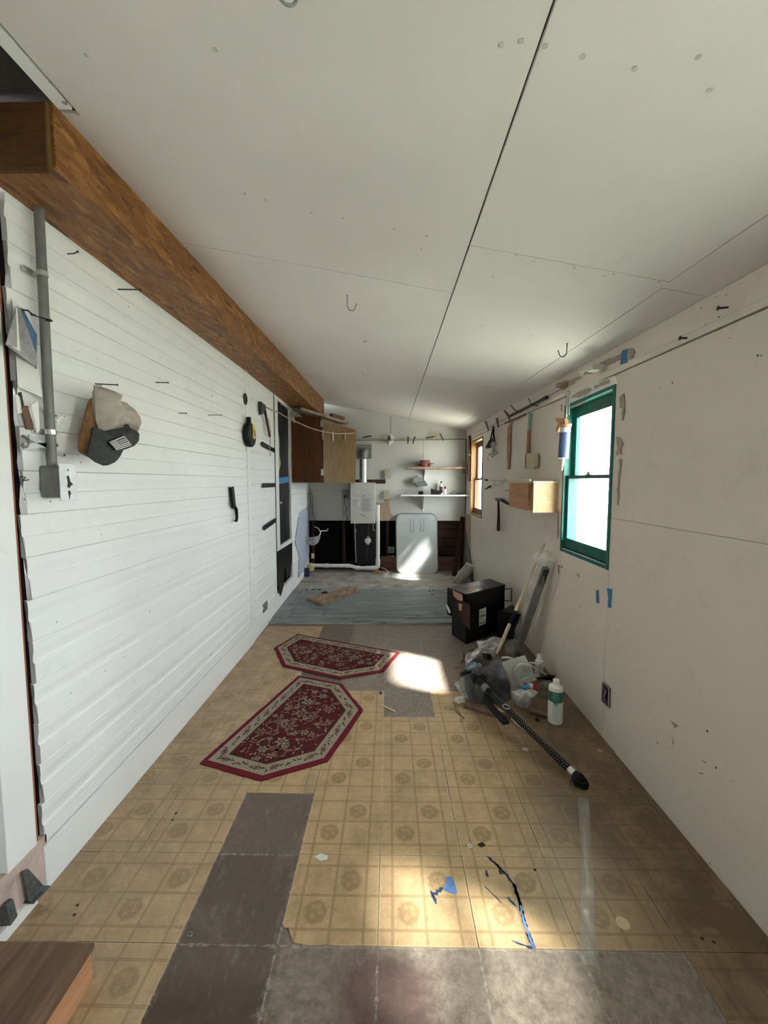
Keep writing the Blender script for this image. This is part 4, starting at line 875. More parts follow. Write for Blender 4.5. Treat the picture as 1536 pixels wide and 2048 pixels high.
# shelves and what stands on them
b = B(); b.box(0.255, 1.12, 6.16, 6.398, 1.60, 1.632); sh1 = thing('upper_shelf', 'thin brown wooden shelf high on the far wall', 'shelf', (0.69, 6.28, 1.60))
mk('board', b, M['rough_wood'], sh1, bevel=0.002)
b = B(); b.box(0.525, 0.545, 6.38, 6.398, 1.38, 1.60); b.prism([(0.53, 6.20, 1.597), (0.53, 6.38, 1.597), (0.53, 6.38, 1.5)], (0.008, 0, 0)); mk('bracket', b, M['white_plastic'], sh1)
sh2 = thing('lower_shelf', 'long white shelf on a white bracket on the far wall', 'shelf', (0.68, 6.25, 1.19))
b = B(); b.box(0.16, 1.17, 6.10, 6.398, 1.195, 1.215); mk('board', b, M['white_plastic'], sh2, bevel=0.002)
b = B(); b.box(0.50, 0.53, 6.385, 6.398, 0.95, 1.194); b.prism([(0.51, 6.14, 1.193), (0.51, 6.384, 1.193), (0.51, 6.384, 0.98)], (0.01, 0, 0)); mk('bracket', b, M['white_plastic'], sh2)
b = B(); b.box(1.105, 1.165, 6.25, 6.29, 1.53, 1.72); single('wood_block', b, M['rough_wood'], 'upright brown wood block at the right end of the upper shelf', 'wood', bevel=0.002)
rl = thing('cord_reel', 'reddish-brown cord reel lying on the upper brown shelf', 'reel', (0.53, 6.25, 1.632))
M['rust'] = plain('rust_red_plastic', (0.24, 0.07, 0.045), 0.6)
b = B(); b.lathe([(0.075, 0.0), (0.085, 0.004), (0.085, 0.05)], (0.53, 6.27, 1.633), n=24); mk('drum', b, M['rust'], rl, True)
b = B(); b.lathe([(0.11, 0.0), (0.135, 0.002), (0.135, 0.008), (0.09, 0.012)], (0.53, 6.27, 1.684), n=28); mk('flange', b, M['rough_wood'], rl, True)
b = B(); b.lathe([(0.075, 0.0), (0.08, 0.03), (0.07, 0.035)], (0.53, 6.27, 1.697), n=24)
b.tube([(0.61, 6.20, 1.69), (0.60, 6.18, 1.66), (0.58, 6.175, 1.64)], 0.012, 8); mk('wound_cord', b, M['rust'], rl, True)
vb = thing('duct_boot', 'grey sheet metal duct box hanging tilted on the wall between the two shelves', 'duct', (0.45, 6.3, 1.32))
R = Matrix.Rotation(math.radians(-14), 3, 'Y')
b = B(); c0 = Vector((0.42, 6.33, 1.44))
b.obox(c0, (0.15, 0.10, 0.075), Matrix.Rotation(math.radians(-12), 3, 'Y').to_4x4()); mk('neck', b, M['grey_metal'], vb, bevel=0.003)
b = B(); b.hexa([(0.37, 6.28, 1.40), (0.52, 6.28, 1.435), (0.55, 6.375, 1.42), (0.37, 6.375, 1.40)], [(0.43, 6.22, 1.325), (0.57, 6.22, 1.36), (0.59, 6.38, 1.35), (0.43, 6.38, 1.325)]); mk('hood', b, M['grey_metal'], vb, bevel=0.003)
b = B(); b.box(0.415, 0.425, 6.38, 6.398, 1.47, 1.50); mk('hook', b, M['steel_dark'], vb)
bt = thing('spray_bottle', 'white aerosol can with a red print standing at the right of the white shelf', 'can', (0.80, 6.27, 1.215))
b = B(); b.lathe([(0.028, 0), (0.03, 0.004), (0.03, 0.15), (0.024, 0.165), (0.012, 0.172)], (0.785, 6.30, 1.2155), n=20); mk('can', b, M['white_plastic'], bt, True)
b = B(); b.lathe([(0.0305, 0.03), (0.0305, 0.12)], (0.785, 6.30, 1.2155), n=20); mk('printed_band', b, M['rust'], bt, True)
b = B(); b.lathe([(0.013, 0.17), (0.013, 0.19), (0.008, 0.2)], (0.785, 6.30, 1.2155), n=12); b.lathe([(0.01, 0), (0.01, 0.01)], (0.815, 6.27, 1.355), n=10); mk('nozzle', b, M['black_plastic'], bt, True)
b = B(); b.lathe([(0.02, 0), (0.02, 0.06), (0.012, 0.075), (0.012, 0.1)], (0.83, 6.2, 1.2155), n=16, mi=0); b.lathe([(0.014, 0.085), (0.014, 0.115), (0.008, 0.12)], (0.83, 6.2, 1.2155), n=12, mi=1)
single('small_bottle', b, [M['label'], M['black_plastic']], 'small white bottle with a black cap in front of the aerosol can', 'bottle', smooth=True)
b = B(); b.box(0.43, 0.50, 6.18, 6.25, 1.2155, 1.262); b.box(0.44, 0.49, 6.19, 6.24, 1.262, 1.268); single('black_box', b, M['black_plastic'], 'small black square box on the white shelf', 'box', bevel=0.003)
b = B(); b.hexa([(0.62, 6.16, 1.2155), (0.75, 6.16, 1.2155), (0.75, 6.26, 1.2155), (0.62, 6.26, 1.2155)], [(0.615, 6.16, 1.305), (0.78, 6.17, 1.245), (0.78, 6.26, 1.265), (0.615, 6.26, 1.31)]); b.box(0.735, 0.785, 6.17, 6.24, 1.243, 1.268)
single('power_adapter', b, M['black_plastic'], 'wedge shaped black power brick in the middle of the white shelf', 'adapter', bevel=0.004)
b = B(); b.tube([(0.84, 6.16, 1.22), (0.88, 6.16, 1.225), (0.93, 6.17, 1.255), (0.97, 6.18, 1.27), (1.0, 6.19, 1.25), (1.03, 6.19, 1.222), (1.06, 6.18, 1.226)], 0.0035, 6); b.box(1.04, 1.12, 6.16, 6.22, 1.2155, 1.243); b.box(0.90, 1.04, 6.19, 6.22, 1.2155, 1.226)
single('charger_cable', b, M['black_plastic'], 'black charger with a looped cable at the right end of the white shelf', 'cable', bevel=0.002)
b = B(); b.tube([(0.50, 6.15, 1.219), (0.56, 6.16, 1.22), (0.62, 6.15, 1.22)], 0.0035, 6); single('loose_wire', b, M['wire'], 'short grey wire lying on the white shelf between two black things', 'wire')

# corner things
b = B(); b.bar((0.955, 6.02, 0.0125), (1.125, 6.34, 0.86), 0.065, 0.03, up=(0, -1, 0)); single('leaning_plank', b, M['studs'], 'narrow dark brown plank leaning into the right far corner', 'plank')
M['dark_grey'] = plain('dull_dark_grey_board', (0.19, 0.19, 0.185), 0.8)
b = B(); b.prism([(1.146, 6.36, 0.0125), (1.166, 6.36, 0.69), (1.164, 6.25, 0.66), (1.160, 6.02, 0.50), (1.154, 5.88, 0.30), (1.146, 5.66, 0.0125)], (0.006, 0.001, 0)); single('grey_board', b, M['dark_grey'], 'dark grey cut board leaning on the right wall near the far corner', 'board')
M['sack'] = plain('grey_beige_sack_plastic', (0.47, 0.455, 0.41), 0.3, var=0.1, sc=9, bump=0.4)
sk = thing('rolled_sack', 'grey-beige folded plastic sack leaning in the right far corner', 'sack', (1.02, 5.6, 0.013))
b = B(); b.pillow([(0.878,5.650,0.015),(0.925,5.650,0.105),(0.991,5.650,0.202),(1.058,5.650,0.278),(1.160,5.650,0.244),(1.154,5.650,0.175),(1.075,5.650,0.051),(0.994,5.650,-0.019),(0.933,5.650,-0.040)], (-.3, -1, 0.2), 0.07, wr=0.02, sc=12, back=0.6); mk('bag', b, M['sack'], sk, True)
b = B(); P = [(1.048,5.600,0.306),(1.102,5.600,0.288),(1.154,5.600,0.261),(1.150,5.600,0.234),(1.089,5.600,0.254),(1.046,5.600,0.279)]; b.prism(P, (0, -0.01, 0)); mk('folded_top', b, M['white_plastic'], sk)
b = B(); b.bar((-1.225, 5.95, 0.013), (-1.225, 5.95, 0.14), 0.07, 0.05, up=(0, 1, 0)); b.box(-1.27, -1.19, 5.92, 5.98, 0.05, 0.08)
single('blue_tool', b, plain('dark_navy_plastic', (0.015, 0.03, 0.06), 0.5), 'dark navy block on the floor against the left wall by the black sheet', 'block', bevel=0.004)
# face shield hanging in the far left corner, with hanging wires
fs = thing('face_shield', 'clear face shield hanging in the far left corner above the pipe', 'face shield', (-1.13, 6.1, 0.45))
vis = [(-1.235, .60), (-1.19, .58), (-1.13, .585), (-1.08, .60), (-1.055, .66), (-1.04, .60), (-1.05, .54), (-1.09, .47), (-1.15, .45), (-1.20, .48), (-1.235, .54)]
b = B(); b.grid(lambda u, v: (-1.14 - 0.10 * math.cos(math.pi * u) * (1 - .1 * v), 6.12 - 0.07 * math.sin(math.pi * u), 0.585 - 0.02 * math.sin(math.pi * u) - v * (0.13 * math.sin(math.pi * (0.12 + .76 * u))) + 0.05 * u), 20, 8); mk('visor', b, film('grey_clear_visor', 0.6, (0.5, 0.5, 0.5), 0.2, 6), fs, True, solid=0.002)
b = B(); b.tube([(-1.05, 6.1, .62), (-1.04, 6.12, .67), (-0.99, 6.15, .67), (-0.96, 6.18, .66), (-0.94, 6.18, .70)], 0.007, 8); b.tube([(-1.05, 6.12, .66), (-1.09, 6.2, .70), (-1.16, 6.25, .72)], 0.007, 8); mk('headband', b, M['white_plastic'], fs, True)
b = B()
for k in range(5):
    x = -1.235 + k * 0.012; b.tube([(x, 6.3, 1.33 - k * 0.03), (x + random.uniform(-.01, .01), 6.28, 1.1), (x + random.uniform(-.02, .03), 6.28, 0.9), (x + 0.03 * k, 6.25, 0.72)], 0.0025, 5)
b.tube([(-1.23, 6.3, 1.2), (-1.30 + .06, 6.2, 1.24), (-1.2, 6.1, 1.22), (-1.16, 6.1, 1.25)], 0.002, 5); b.tube([(-1.2, 6.3, 1.07), (-1.12, 6.28, 0.8)], 0.0025, 5)
single('hanging_wires', b, M['steel_dark'], 'tangle of thin dark wires hanging in the far left corner', 'wires')

# loose board and bits on the platform
P = [(-0.967,4.708,0.045),(-0.744,4.495,0.045),(-0.364,5.069,0.045),(-0.537,5.289,0.045)]
b = B(); b.hexa([(x, y, 0.0215) for x, y, z in P], [(x, y, 0.05) for x, y, z in P]); lb_ = single('loose_board', b, M['rough_wood'], 'short rough plank lying askew on the grey platform', 'plank', bevel=0.002)
b = B(); b.pillow([(-0.80 + .05 * math.cos(a) , 4.93 + .04 * math.sin(a), 0.0515) for a in [k * 1.05 for k in range(6)]], (0, 0, 1), 0.012, wr=0.01, sc=60, back=0.01); single('wood_chip', b, M['studs'], 'dark chip of bark lying on the loose plank', 'chip')
b = B(); P = [(-0.680,4.122,0.030),(-0.700,4.283,0.030),(-0.700,4.368,0.030)]; b.tube(P, 0.004, 6); single('blue_scrap', b, plain('teal_blue_plastic', (0.02, 0.12, 0.17), 0.4), 'tiny teal plastic scrap standing on the grey platform', 'scrap')
b = B()
for x, y, z in [(-1.075,5.181,0.022),(-0.995,5.182,0.022),(-0.977,5.213,0.022),(-0.916,5.183,0.022),(-0.902,5.196,0.022),(0.506,5.144,0.022),(0.556,5.175,0.023),(0.520,4.973,0.022)]: b.box(x - .012, x + .014, y - .012, y + .01, 0.021, 0.026)
single('debris', b, M['char'], 'small dark crumbs scattered on the grey platform', 'debris', kind='stuff')

# ================================================================ things on the left wall
def nail(p, d, l, label, r=0.0022, bend=0.0):
    p = Vector(p); d = Vector(d).normalized(); b = B()
    b.tube([p - d * 0.006, p + d * l * 0.6, p + d * l + Vector((0, 0, bend))], r, 8)
    e = p + d * l + Vector((0, 0, bend)); b.tube([e - d * 0.0005, e + d * 0.0015], r * 2.1, 10)
    return single('nail', b, M['steel_dark'], label, 'nail', smooth=True)
nail((-1.196, 1.575, 2.262), (1, 0.0, 0.05), 0.035, 'small nail high on the left wall, nearest to the grey conduit', bend=0.006)
nail((-1.196, 1.86, 2.263), (1, 0.12, 0.03), 0.09, 'long nail high on the left wall below the beam', r=0.003)
nail((-1.196, 2.12, 1.922), (1, 0.1, 0.0), 0.06, 'nail in the left wall up and right of the hanging cap', r=0.0025)
nail((-1.196, 2.34, 1.803), (1, 0.1, 0.0), 0.04, 'short nail in the middle of the left wall', r=0.0025)
nail((-1.196, 2.72, 1.853), (1, 0.2, 0.02), 0.085, 'thin nail in the left wall toward the round black disc', r=0.002)
nail((-1.196, 1.69, 1.815), (1, 0.25, 0.0), 0.075, 'nail the cap hangs from', r=0.0025)
# conduit and switch box
co_ = thing('conduit', 'vertical grey electrical conduit running down from the beam beside the doorway', 'conduit', (-1.165, 1.405, 1.48))
b = B(); b.tube([(-1.163, 1.412, 2.32), (-1.163, 1.408, 2.0), (-1.163, 1.402, 1.47)], 0.0145, 16); mk('pipe', b, M['conduit'], co_, True)
for z, y in ((2.11, 1.41), (1.587, 1.405)):
    b = B(); b.tube([(-1.163, y, z - .008), (-1.163, y, z + .008)], 0.0165, 16); b.box(-1.196, -1.188, y - 0.042, y + 0.01, z - 0.009, z + 0.009); b.lathe([(0.006, 0), (0.004, 0.004)], (-1.188, y - 0.033, z), Matrix.Rotation(math.pi / 2, 3, 'Y'), 8); mk('clamp', b, M['chrome'], co_)
sb = thing('switch_box', 'grey metal electrical box at the foot of the conduit with a chipped steel cover', 'electrical box', (-1.16, 1.42, 1.355))
b = B(); b.box(-1.195, -1.118, 1.383, 1.435, 1.362, 1.472); mk('box', b, M['conduit'], sb, bevel=0.008)
M['chipped'] = plain('worn_bright_steel', (0.66, 0.67, 0.66), 0.35, 0.7, sc=30)
b = B(); b.box(-1.1175, -1.114, 1.372, 1.447, 1.352, 1.48); cp = mk('cover_plate', b, M['chipped'], sb, bevel=0.001)
b = B(); X = -1.1138
for L in ([(1.409, 1.462), (1.405, 1.455), (1.412, 1.455)], [(1.402, 1.435), (1.409, 1.44), (1.414, 1.43), (1.415, 1.42), (1.428, 1.408), (1.418, 1.404), (1.411, 1.395), (1.402, 1.4), (1.406, 1.415)], [(1.404, 1.385), (1.411, 1.388), (1.417, 1.378), (1.412, 1.37), (1.409, 1.355), (1.406, 1.37)]):
    b.prism([(X, y, z) for y, z in L], (0.0006, 0, 0))
b.box(-1.1138, -1.1125, 1.406, 1.412, 1.408, 1.43)
mk('dark_chips', b, M['ink'], cp)

# leaflets, note and small hardware beside the conduit
def quad3(b, P, d=(-0.001, 0, 0), mi=0): b.prism(P, d, mi)
br = thing('leaflet_bundle', 'bundle of grey folded leaflets hanging by a corner behind the conduit', 'leaflets', (-1.18, 1.36, 1.78))
M['leaf_grey'] = plain('grey_printed_paper', (0.30, 0.29, 0.31), 0.45, var=0.5, sc=9)
M['leaf_blue'] = plain('blue_printed_paper', (0.06, 0.14, 0.25), 0.45, var=0.5, sc=20)
for P, m in (([(-1.165,1.310,1.964),(-1.165,1.329,1.965),(-1.165,1.376,1.901),(-1.165,1.366,1.788),(-1.165,1.348,1.871)], 'leaf_blue'), ([(-1.155,1.299,1.961),(-1.155,1.308,1.959),(-1.155,1.359,1.827),(-1.155,1.356,1.789),(-1.155,1.252,1.829)], 'leaf_grey'), ([(-1.148,1.289,1.955),(-1.148,1.290,1.820),(-1.148,1.257,1.829)], 'label'), ([(-1.145,1.282,1.945),(-1.145,1.277,1.829),(-1.145,1.241,1.827)], 'leaf_grey')):
    b = B(); quad3(b, P, (-0.003, 0, 0)); mk('leaflet', b, M[m], br)
b = B(); b.tube([(-1.196, 1.38, 1.97), (-1.13, 1.40, 1.955)], 0.002, 6); b.tube([(-1.140,1.299,1.949),(-1.140,1.318,1.955),(-1.140,1.333,1.950),(-1.140,1.345,1.951)], 0.0025, 6); b.tube([(-1.130,1.374,1.947),(-1.130,1.385,1.949),(-1.130,1.392,1.955),(-1.130,1.396,1.950)], 0.0035, 6)
single('twisted_wire', b, M['char'], 'dark twisted wire poking out behind the conduit above the leaflets', 'wire')
b = B(); b.grid(lambda u, v: (-1.188 + 0.02 * (1 - v) * u, 1.318 + u * 0.068, 1.72 + v * 0.27 - .02 * u), 6, 6); single('paper_sheet', b, M['label'], 'white paper sheet pinned to the left wall behind the conduit', 'paper', solid=0.0008)
kn = thing('small_hardware', 'brown handled scraper hanging among white scraps left of the conduit', 'tool', (-1.17, 1.34, 1.58))
b = B(); P = [(-1.160,1.299,1.652),(-1.160,1.320,1.661),(-1.160,1.337,1.599),(-1.160,1.336,1.585),(-1.160,1.314,1.585)]; b.prism(P, (-0.012, 0, 0)); mk('handle', b, wood('brown_handle', (0.1, 0.06, 0.05), (0.2, 0.13, 0.1), (20, 20, 3)), kn, bevel=0.003)
b = B(); P = [(-1.165,1.293,1.696),(-1.165,1.304,1.701),(-1.165,1.310,1.662),(-1.165,1.304,1.651)]; b.prism(P, (-0.003, 0, 0)); mk('blade', b, M['steel_dark'], kn)
for i, (P, lab) in enumerate((([(-1.150,1.319,1.664),(-1.150,1.350,1.685),(-1.150,1.349,1.586),(-1.150,1.337,1.574)], 'curled white plastic strip left of the conduit'), ([(-1.165,1.282,1.691),(-1.165,1.298,1.686),(-1.165,1.305,1.635),(-1.165,1.288,1.629)], 'white scrap of plastic hanging nearest the doorway'))):
    b = B(); b.prism(P, (-0.006, 0, 0)); single('plastic_scrap', b, M['white_plastic'], lab, 'scrap', bevel=0.003)
def strap(P, w, m, label, name='metal_bracket'):
    b = B(); p, q = Vector(P[0]), Vector(P[1]); b.bar(p, q, 0.004, w, up=(0, -(q - p).z, (q - p).y))
    b.lathe([(w * 0.62, 0), (w * 0.62, 0.004)], q, Matrix.Rotation(math.pi / 2, 3, 'Y'), 12); b.lathe([(w * 0.25, 0.004), (w * 0.25, 0.0045)], q, Matrix.Rotation(math.pi / 2, 3, 'Y'), 10, mi=1)
    return single(name, b, [M[m], M['ink']], label, 'bracket')
M['pale_metal'] = plain('white_painted_metal', (0.58, 0.6, 0.6), 0.45, 0.2)
strap([(-1.170,1.306,1.533),(-1.170,1.431,1.545)], 0.017, 'pale_metal', 'white painted flat bracket hanging behind the conduit, upper of two')
strap([(-1.170,1.324,1.564),(-1.170,1.462,1.513)], 0.015, 'pale_metal', 'white painted angled bracket hanging behind the conduit, lower of two')
strap([(-1.170,1.414,1.684),(-1.170,1.435,1.647)], 0.012, 'pale_metal', 'small pale metal tab on the wall just right of the conduit')
strap([(-1.170,1.441,1.627),(-1.170,1.471,1.651)], 0.01, 'siding', 'small white hook on the wall just right of the conduit', 'wall_hook')
b = B(); b.tube([(-1.170,1.303,1.563),(-1.170,1.323,1.556),(-1.170,1.325,1.545),(-1.170,1.315,1.531),(-1.170,1.305,1.527),(-1.170,1.301,1.535)], 0.005, 6); single('key_ring', b, M['conduit'], 'dark ring with small hardware on the wall left of the conduit', 'ring', smooth=True)
b = B(); b.tube([(-1.185,1.306,1.435),(-1.185,1.321,1.432),(-1.185,1.311,1.421),(-1.185,1.332,1.424)], 0.0022, 6); single('bent_nail', b, M['char'], 'bent black nail on the wall left of the switch box', 'nail')

# the cap
cp_ = thing('baseball_cap', 'worn beige and charcoal cap with a striped flag patch hanging on a nail', 'cap', (-1.09, 1.65, 1.46))
M['cap_beige'] = plain('beige_mesh_cloth', (0.40, 0.355, 0.31), 0.95, sc=25, var=0.12, bump=0.2)
M['cap_dark'] = plain('charcoal_felt', (0.045, 0.048, 0.047), 0.95, sc=60, var=0.25, bump=0.4)
M['cap_brown'] = plain('brown_suede', (0.24, 0.13, 0.055), 0.95, sc=30, var=0.3, bump=0.4)
b = B(); b.pillow([(-1.130,1.560,1.734),(-1.130,1.582,1.724),(-1.130,1.577,1.620),(-1.130,1.562,1.570),(-1.130,1.527,1.509),(-1.130,1.485,1.524),(-1.130,1.494,1.571),(-1.130,1.523,1.645)], (1, -.2, 0), 0.03, wr=0.008, back=0.8); mk('side_panel', b, M['cap_brown'], cp_, True)
b = B(); b.pillow([(-1.090,1.530,1.767),(-1.090,1.567,1.775),(-1.090,1.586,1.751),(-1.090,1.615,1.733),(-1.090,1.683,1.743),(-1.090,1.723,1.722),(-1.090,1.757,1.688),(-1.090,1.776,1.631),(-1.090,1.717,1.638),(-1.090,1.683,1.640),(-1.090,1.610,1.620),(-1.090,1.540,1.603),(-1.090,1.526,1.645),(-1.090,1.525,1.700)], (1, -.1, 0), 0.05, wr=0.035, sc=16, back=0.9); mk('crown', b, M['cap_beige'], cp_, 2)
b = B(); b.pillow([(-1.080,1.497,1.618),(-1.080,1.526,1.602),(-1.080,1.595,1.618),(-1.080,1.671,1.638),(-1.080,1.702,1.642),(-1.080,1.762,1.630),(-1.080,1.752,1.597),(-1.080,1.714,1.566),(-1.080,1.661,1.549),(-1.080,1.617,1.539),(-1.080,1.597,1.515),(-1.080,1.566,1.480),(-1.080,1.537,1.477),(-1.080,1.493,1.489),(-1.080,1.459,1.507)], (1, -.1, -.1), 0.04, wr=0.006, sc=12, back=1); mk('brim', b, M['cap_dark'], cp_, True)
b = B(); P = [Vector(p) for p in [(-1.028,1.500,1.562),(-1.028,1.588,1.594),(-1.028,1.631,1.561),(-1.028,1.540,1.535)]]
b.prism(P, (-0.004, 0, 0)); pt = mk('flag_patch', b, M['ink'], cp_)
b = B(); bl = lambda u, v: P[0].lerp(P[1], u).lerp(P[3].lerp(P[2], u), v) + Vector((0.0012, 0, 0))
for k in range(7):
    v0, v1 = k / 6.6, k / 6.6 + 0.075; u0 = 0.0; u1 = 1.0 if k > 3 or k == 0 else 0.42
    b.add([bl(u0, v0), bl(u1, v0), bl(u1, min(v1, 1)), bl(u0, min(v1, 1))], [(0, 1, 2, 3)])
b.add([bl(0, 0), bl(.03, 0), bl(.03, 1), bl(0, 1)], [(0, 1, 2, 3)]); b.add([bl(.97, 0), bl(1, 0), bl(1, 1), bl(.97, 1)], [(0, 1, 2, 3)])
mk('stripes', b, M['label'], pt)
b = B(); b.add([bl(.45, .17) , bl(.94, .17), bl(.94, .55), bl(.45, .55)], [(0, 1, 2, 3)]); mk('canton', b, M['grey_ink'], pt)
b = B(); b.prism([(-1.100,1.544,1.776),(-1.100,1.581,1.787),(-1.100,1.579,1.761),(-1.100,1.543,1.754)], (-0.006, 0, 0)); mk('strap', b, M['cap_beige'], cp_)
b = B(); b.tube([(-1.055,1.639,1.639),(-1.055,1.653,1.644),(-1.055,1.662,1.639),(-1.055,1.655,1.632)], 0.004, 6); mk('button', b, M['cap_dark'], cp_)

# disc, grinder disc, hatchet, straps, handle
b = B(); b.lathe([(0.045, 0), (0.048, 0.003), (0.044, 0.008), (0.012, 0.009), (0.012, 0.006)], (-1.192, 3.415, 2.093), Matrix.Rotation(math.pi / 2, 3, 'Y') @ Matrix.Scale(0.75, 3, (0, 1, 0)), 24)
single('round_disc', b, M['steel_dark'], 'small dark round disc high on the left wall by the batten', 'disc', smooth=True)
tm_ = thing('tape_reel', 'black oval tape reel with a yellow label hanging under the small dark disc', 'tape measure', (-1.17, 3.41, 1.70))
b = B(); b.lathe([(0.07, 0), (0.095, 0.004), (0.1, 0.015), (0.1, 0.04), (0.09, 0.05), (0.02, 0.052)], (-1.19, 3.42, 1.80), Matrix.Rotation(math.pi / 2, 3, 'Y'), 28); mk('case', b, M['black_plastic'], tm_, True)
M['yellow'] = plain('yellow_plastic', (0.72, 0.55, 0.03), 0.4)
b = B(); b.prism([(-1.136, y, z) for y, z in ((3.41, 1.895), (3.46, 1.885), (3.485, 1.84), (3.49, 1.79), (3.45, 1.765), (3.41, 1.78), (3.425, 1.83))], (0.002, 0, 0)); yl = mk('label', b, M['yellow'], tm_)
b = B(); b.prism([(-1.1335, y, z) for y, z in ((3.445, 1.85), (3.46, 1.85), (3.47, 1.80), (3.45, 1.79))], (0.001, 0, 0)); mk('black_mark', b, M['ink'], yl)
b = B(); b.box(-1.18, -1.15, 3.39, 3.43, 1.89, 1.945); mk('hook_tab', b, M['black_plastic'], tm_, bevel=0.004)
ht = thing('hatchet', 'old dark hatchet hanging on the left wall near the storm door', 'hatchet', (-1.18, 3.9, 1.85))
b = B(); b.hexa([(-1.195, 3.78, 2.02), (-1.175, 3.78, 2.02), (-1.175, 3.86, 2.05), (-1.195, 3.86, 2.05)], [(-1.20, 3.77, 2.14), (-1.165, 3.77, 2.14), (-1.165, 3.92, 2.12), (-1.20, 3.92, 2.12)]); mk('head', b, M['steel_dark'], ht, bevel=0.004)
b = B(); b.bar((-1.18, 3.88, 2.13), (-1.175, 4.03, 1.85), 0.018, 0.035, up=(0, 1, 0), w2=0.014, t2=0.028); mk('handle', b, M['studs'], ht, bevel=0.003)
b = B(); b.tube([(-1.17, 3.98, 2.02), (-1.17, 4.05, 1.9), (-1.18, 4.06, 1.8), (-1.18, 4.04, 1.70), (-1.18, 4.07, 1.67)], 0.005, 6); single('twine', b, M['rope'], 'short pink-grey cord hanging from the hatchet', 'cord', smooth=True)
for z, za, lab in ((1.765, 1.735, 'upper'), (1.378, 1.378, 'middle'), (0.975, 1.01, 'lower')):
    b = B(); b.bar((-1.188, 3.83, z), (-1.205, 4.30, za), 0.008, 0.042, up=(0, 0, 1)); b.lathe([(0.007, 0), (0.007, 0.003)], (-1.184, 3.85, z), Matrix.Rotation(math.pi / 2, 3, 'Y'), 8, mi=1)
    single('black_strap', b, [M['black_plastic'], M['chrome']], 'black flat strip on the left wall before the storm door, %s of three' % lab, 'strip', bevel=0.001)
b = B(); b.bar((-1.175, 3.03, 1.375), (-1.175, 3.06, 1.22), 0.02, 0.05, up=(0, 1, 0)); b.tube([(-1.175, 3.06, 1.235), (-1.172, 3.10, 1.205), (-1.172, 3.11, 1.15), (-1.172, 3.10, 1.115), (-1.172, 3.07, 1.12)], [.015, .014, .012, .011, .009], 8)
single('bottle_opener', b, M['black_plastic'], 'black curved hand tool hanging alone in the middle of the left wall', 'handle', bevel=0.004)

# door-side hardware on the rim board
M['dark_hw'] = plain('dark_grey_cast_metal', (0.11, 0.12, 0.12), 0.5, 0.4, 0.4, 40)
b = B(); b.hexa([(-1.19, 1.225, 0.05), (-1.172, 1.22, 0.05), (-1.168, 1.275, 0.045), (-1.19, 1.28, 0.05)], [(-1.19, 1.215, 0.165), (-1.18, 1.21, 0.165), (-1.18, 1.235, 0.135), (-1.19, 1.24, 0.15)]); b.hexa([(-1.195, 1.22, .043), (-1.160, 1.22, .043), (-1.160, 1.285, .036), (-1.195, 1.285, .036)], [(-1.195, 1.22, .049), (-1.160, 1.22, .049), (-1.160, 1.285, .042), (-1.195, 1.285, .042)])
single('angle_bracket', b, M['dark_hw'], 'dark angle bracket on the pink board at the corner of the white wall', 'bracket', bevel=0.002)
b = B(); b.hexa([(-1.19, 1.135, 0.062), (-1.155, 1.135, 0.066), (-1.16, 1.165, 0.065), (-1.19, 1.175, 0.062)], [(-1.19, 1.135, 0.12), (-1.165, 1.135, 0.135), (-1.165, 1.16, 0.13), (-1.19, 1.17, 0.12)]); b.lathe([(0.009, 0), (0.009, 0.006), (0.004, 0.008)], (-1.165, 1.15, 0.11), Matrix.Rotation(math.pi / 2, 3, 'Y'), 10)
single('angle_bracket', b, M['dark_hw'], 'dark bolted bracket on the pink board above the plywood step', 'bracket', bevel=0.003)

# ================================================================ ceiling hooks
def hook(x, y, s, label, r=0.0024, m='grey_metal', turn=0.0):
    z = cz(x, y); pts = [(0, 0, 0.004), (0, 0, -0.03), (0, 0, -0.05)]
    for k in range(11):
        a = math.pi * k / 10; pts.append((0.022 * (1 - math.cos(a)), 0, -0.05 - 0.022 * math.sin(a) * 1.2))
    pts.append((0.05, 0, -0.036)); c, q = math.cos(turn), math.sin(turn)
    b = B(); b.tube([(x + p[0] * s * c, y + p[0] * s * q, z + p[2] * s) for p in pts], r, 8)
    b.tube([(x, y, z - 0.001), (x, y, z - 0.003)], r * 2, 10)
    return single('ceiling_hook', b, M[m], label, 'hook', smooth=True)
hook(-0.205, 0.80, 0.85, 'grey steel hook in the ceiling nearest the camera', r=0.003, turn=0.4)
hook(-0.222, 2.19, 1.0, 'small grey hook in the ceiling left of the long dark joint', turn=0.3)
hook(0.955, 2.29, 0.9, 'bent dark hook in the ceiling near the green window', m='steel_dark', turn=2.9)
hook(-0.20, 3.59, 1.0, 'faint white painted hook in the ceiling toward the far end', m='off_white', turn=2.6)
b = B(); (x, y, z), = [(-0.163,2.907,2.380)]; b.prism([(x + dx, y + dy, cz(x, y) - 0.001) for dx, dy in ((-.028, 0), (0, -.022), (.026, .0), (.0, .024))], (0, 0, -0.001)); b.prism([(x + dx, y + dy, cz(x, y) - 0.003) for dx, dy in ((-.012, 0), (0, -.012), (.014, .0), (.0, .013))], (0, 0, -0.001), mi=1)
single('ceiling_plate', b, [M['spackle'], M['label']], 'tiny square scar in the ceiling beyond the small hook', 'mark')

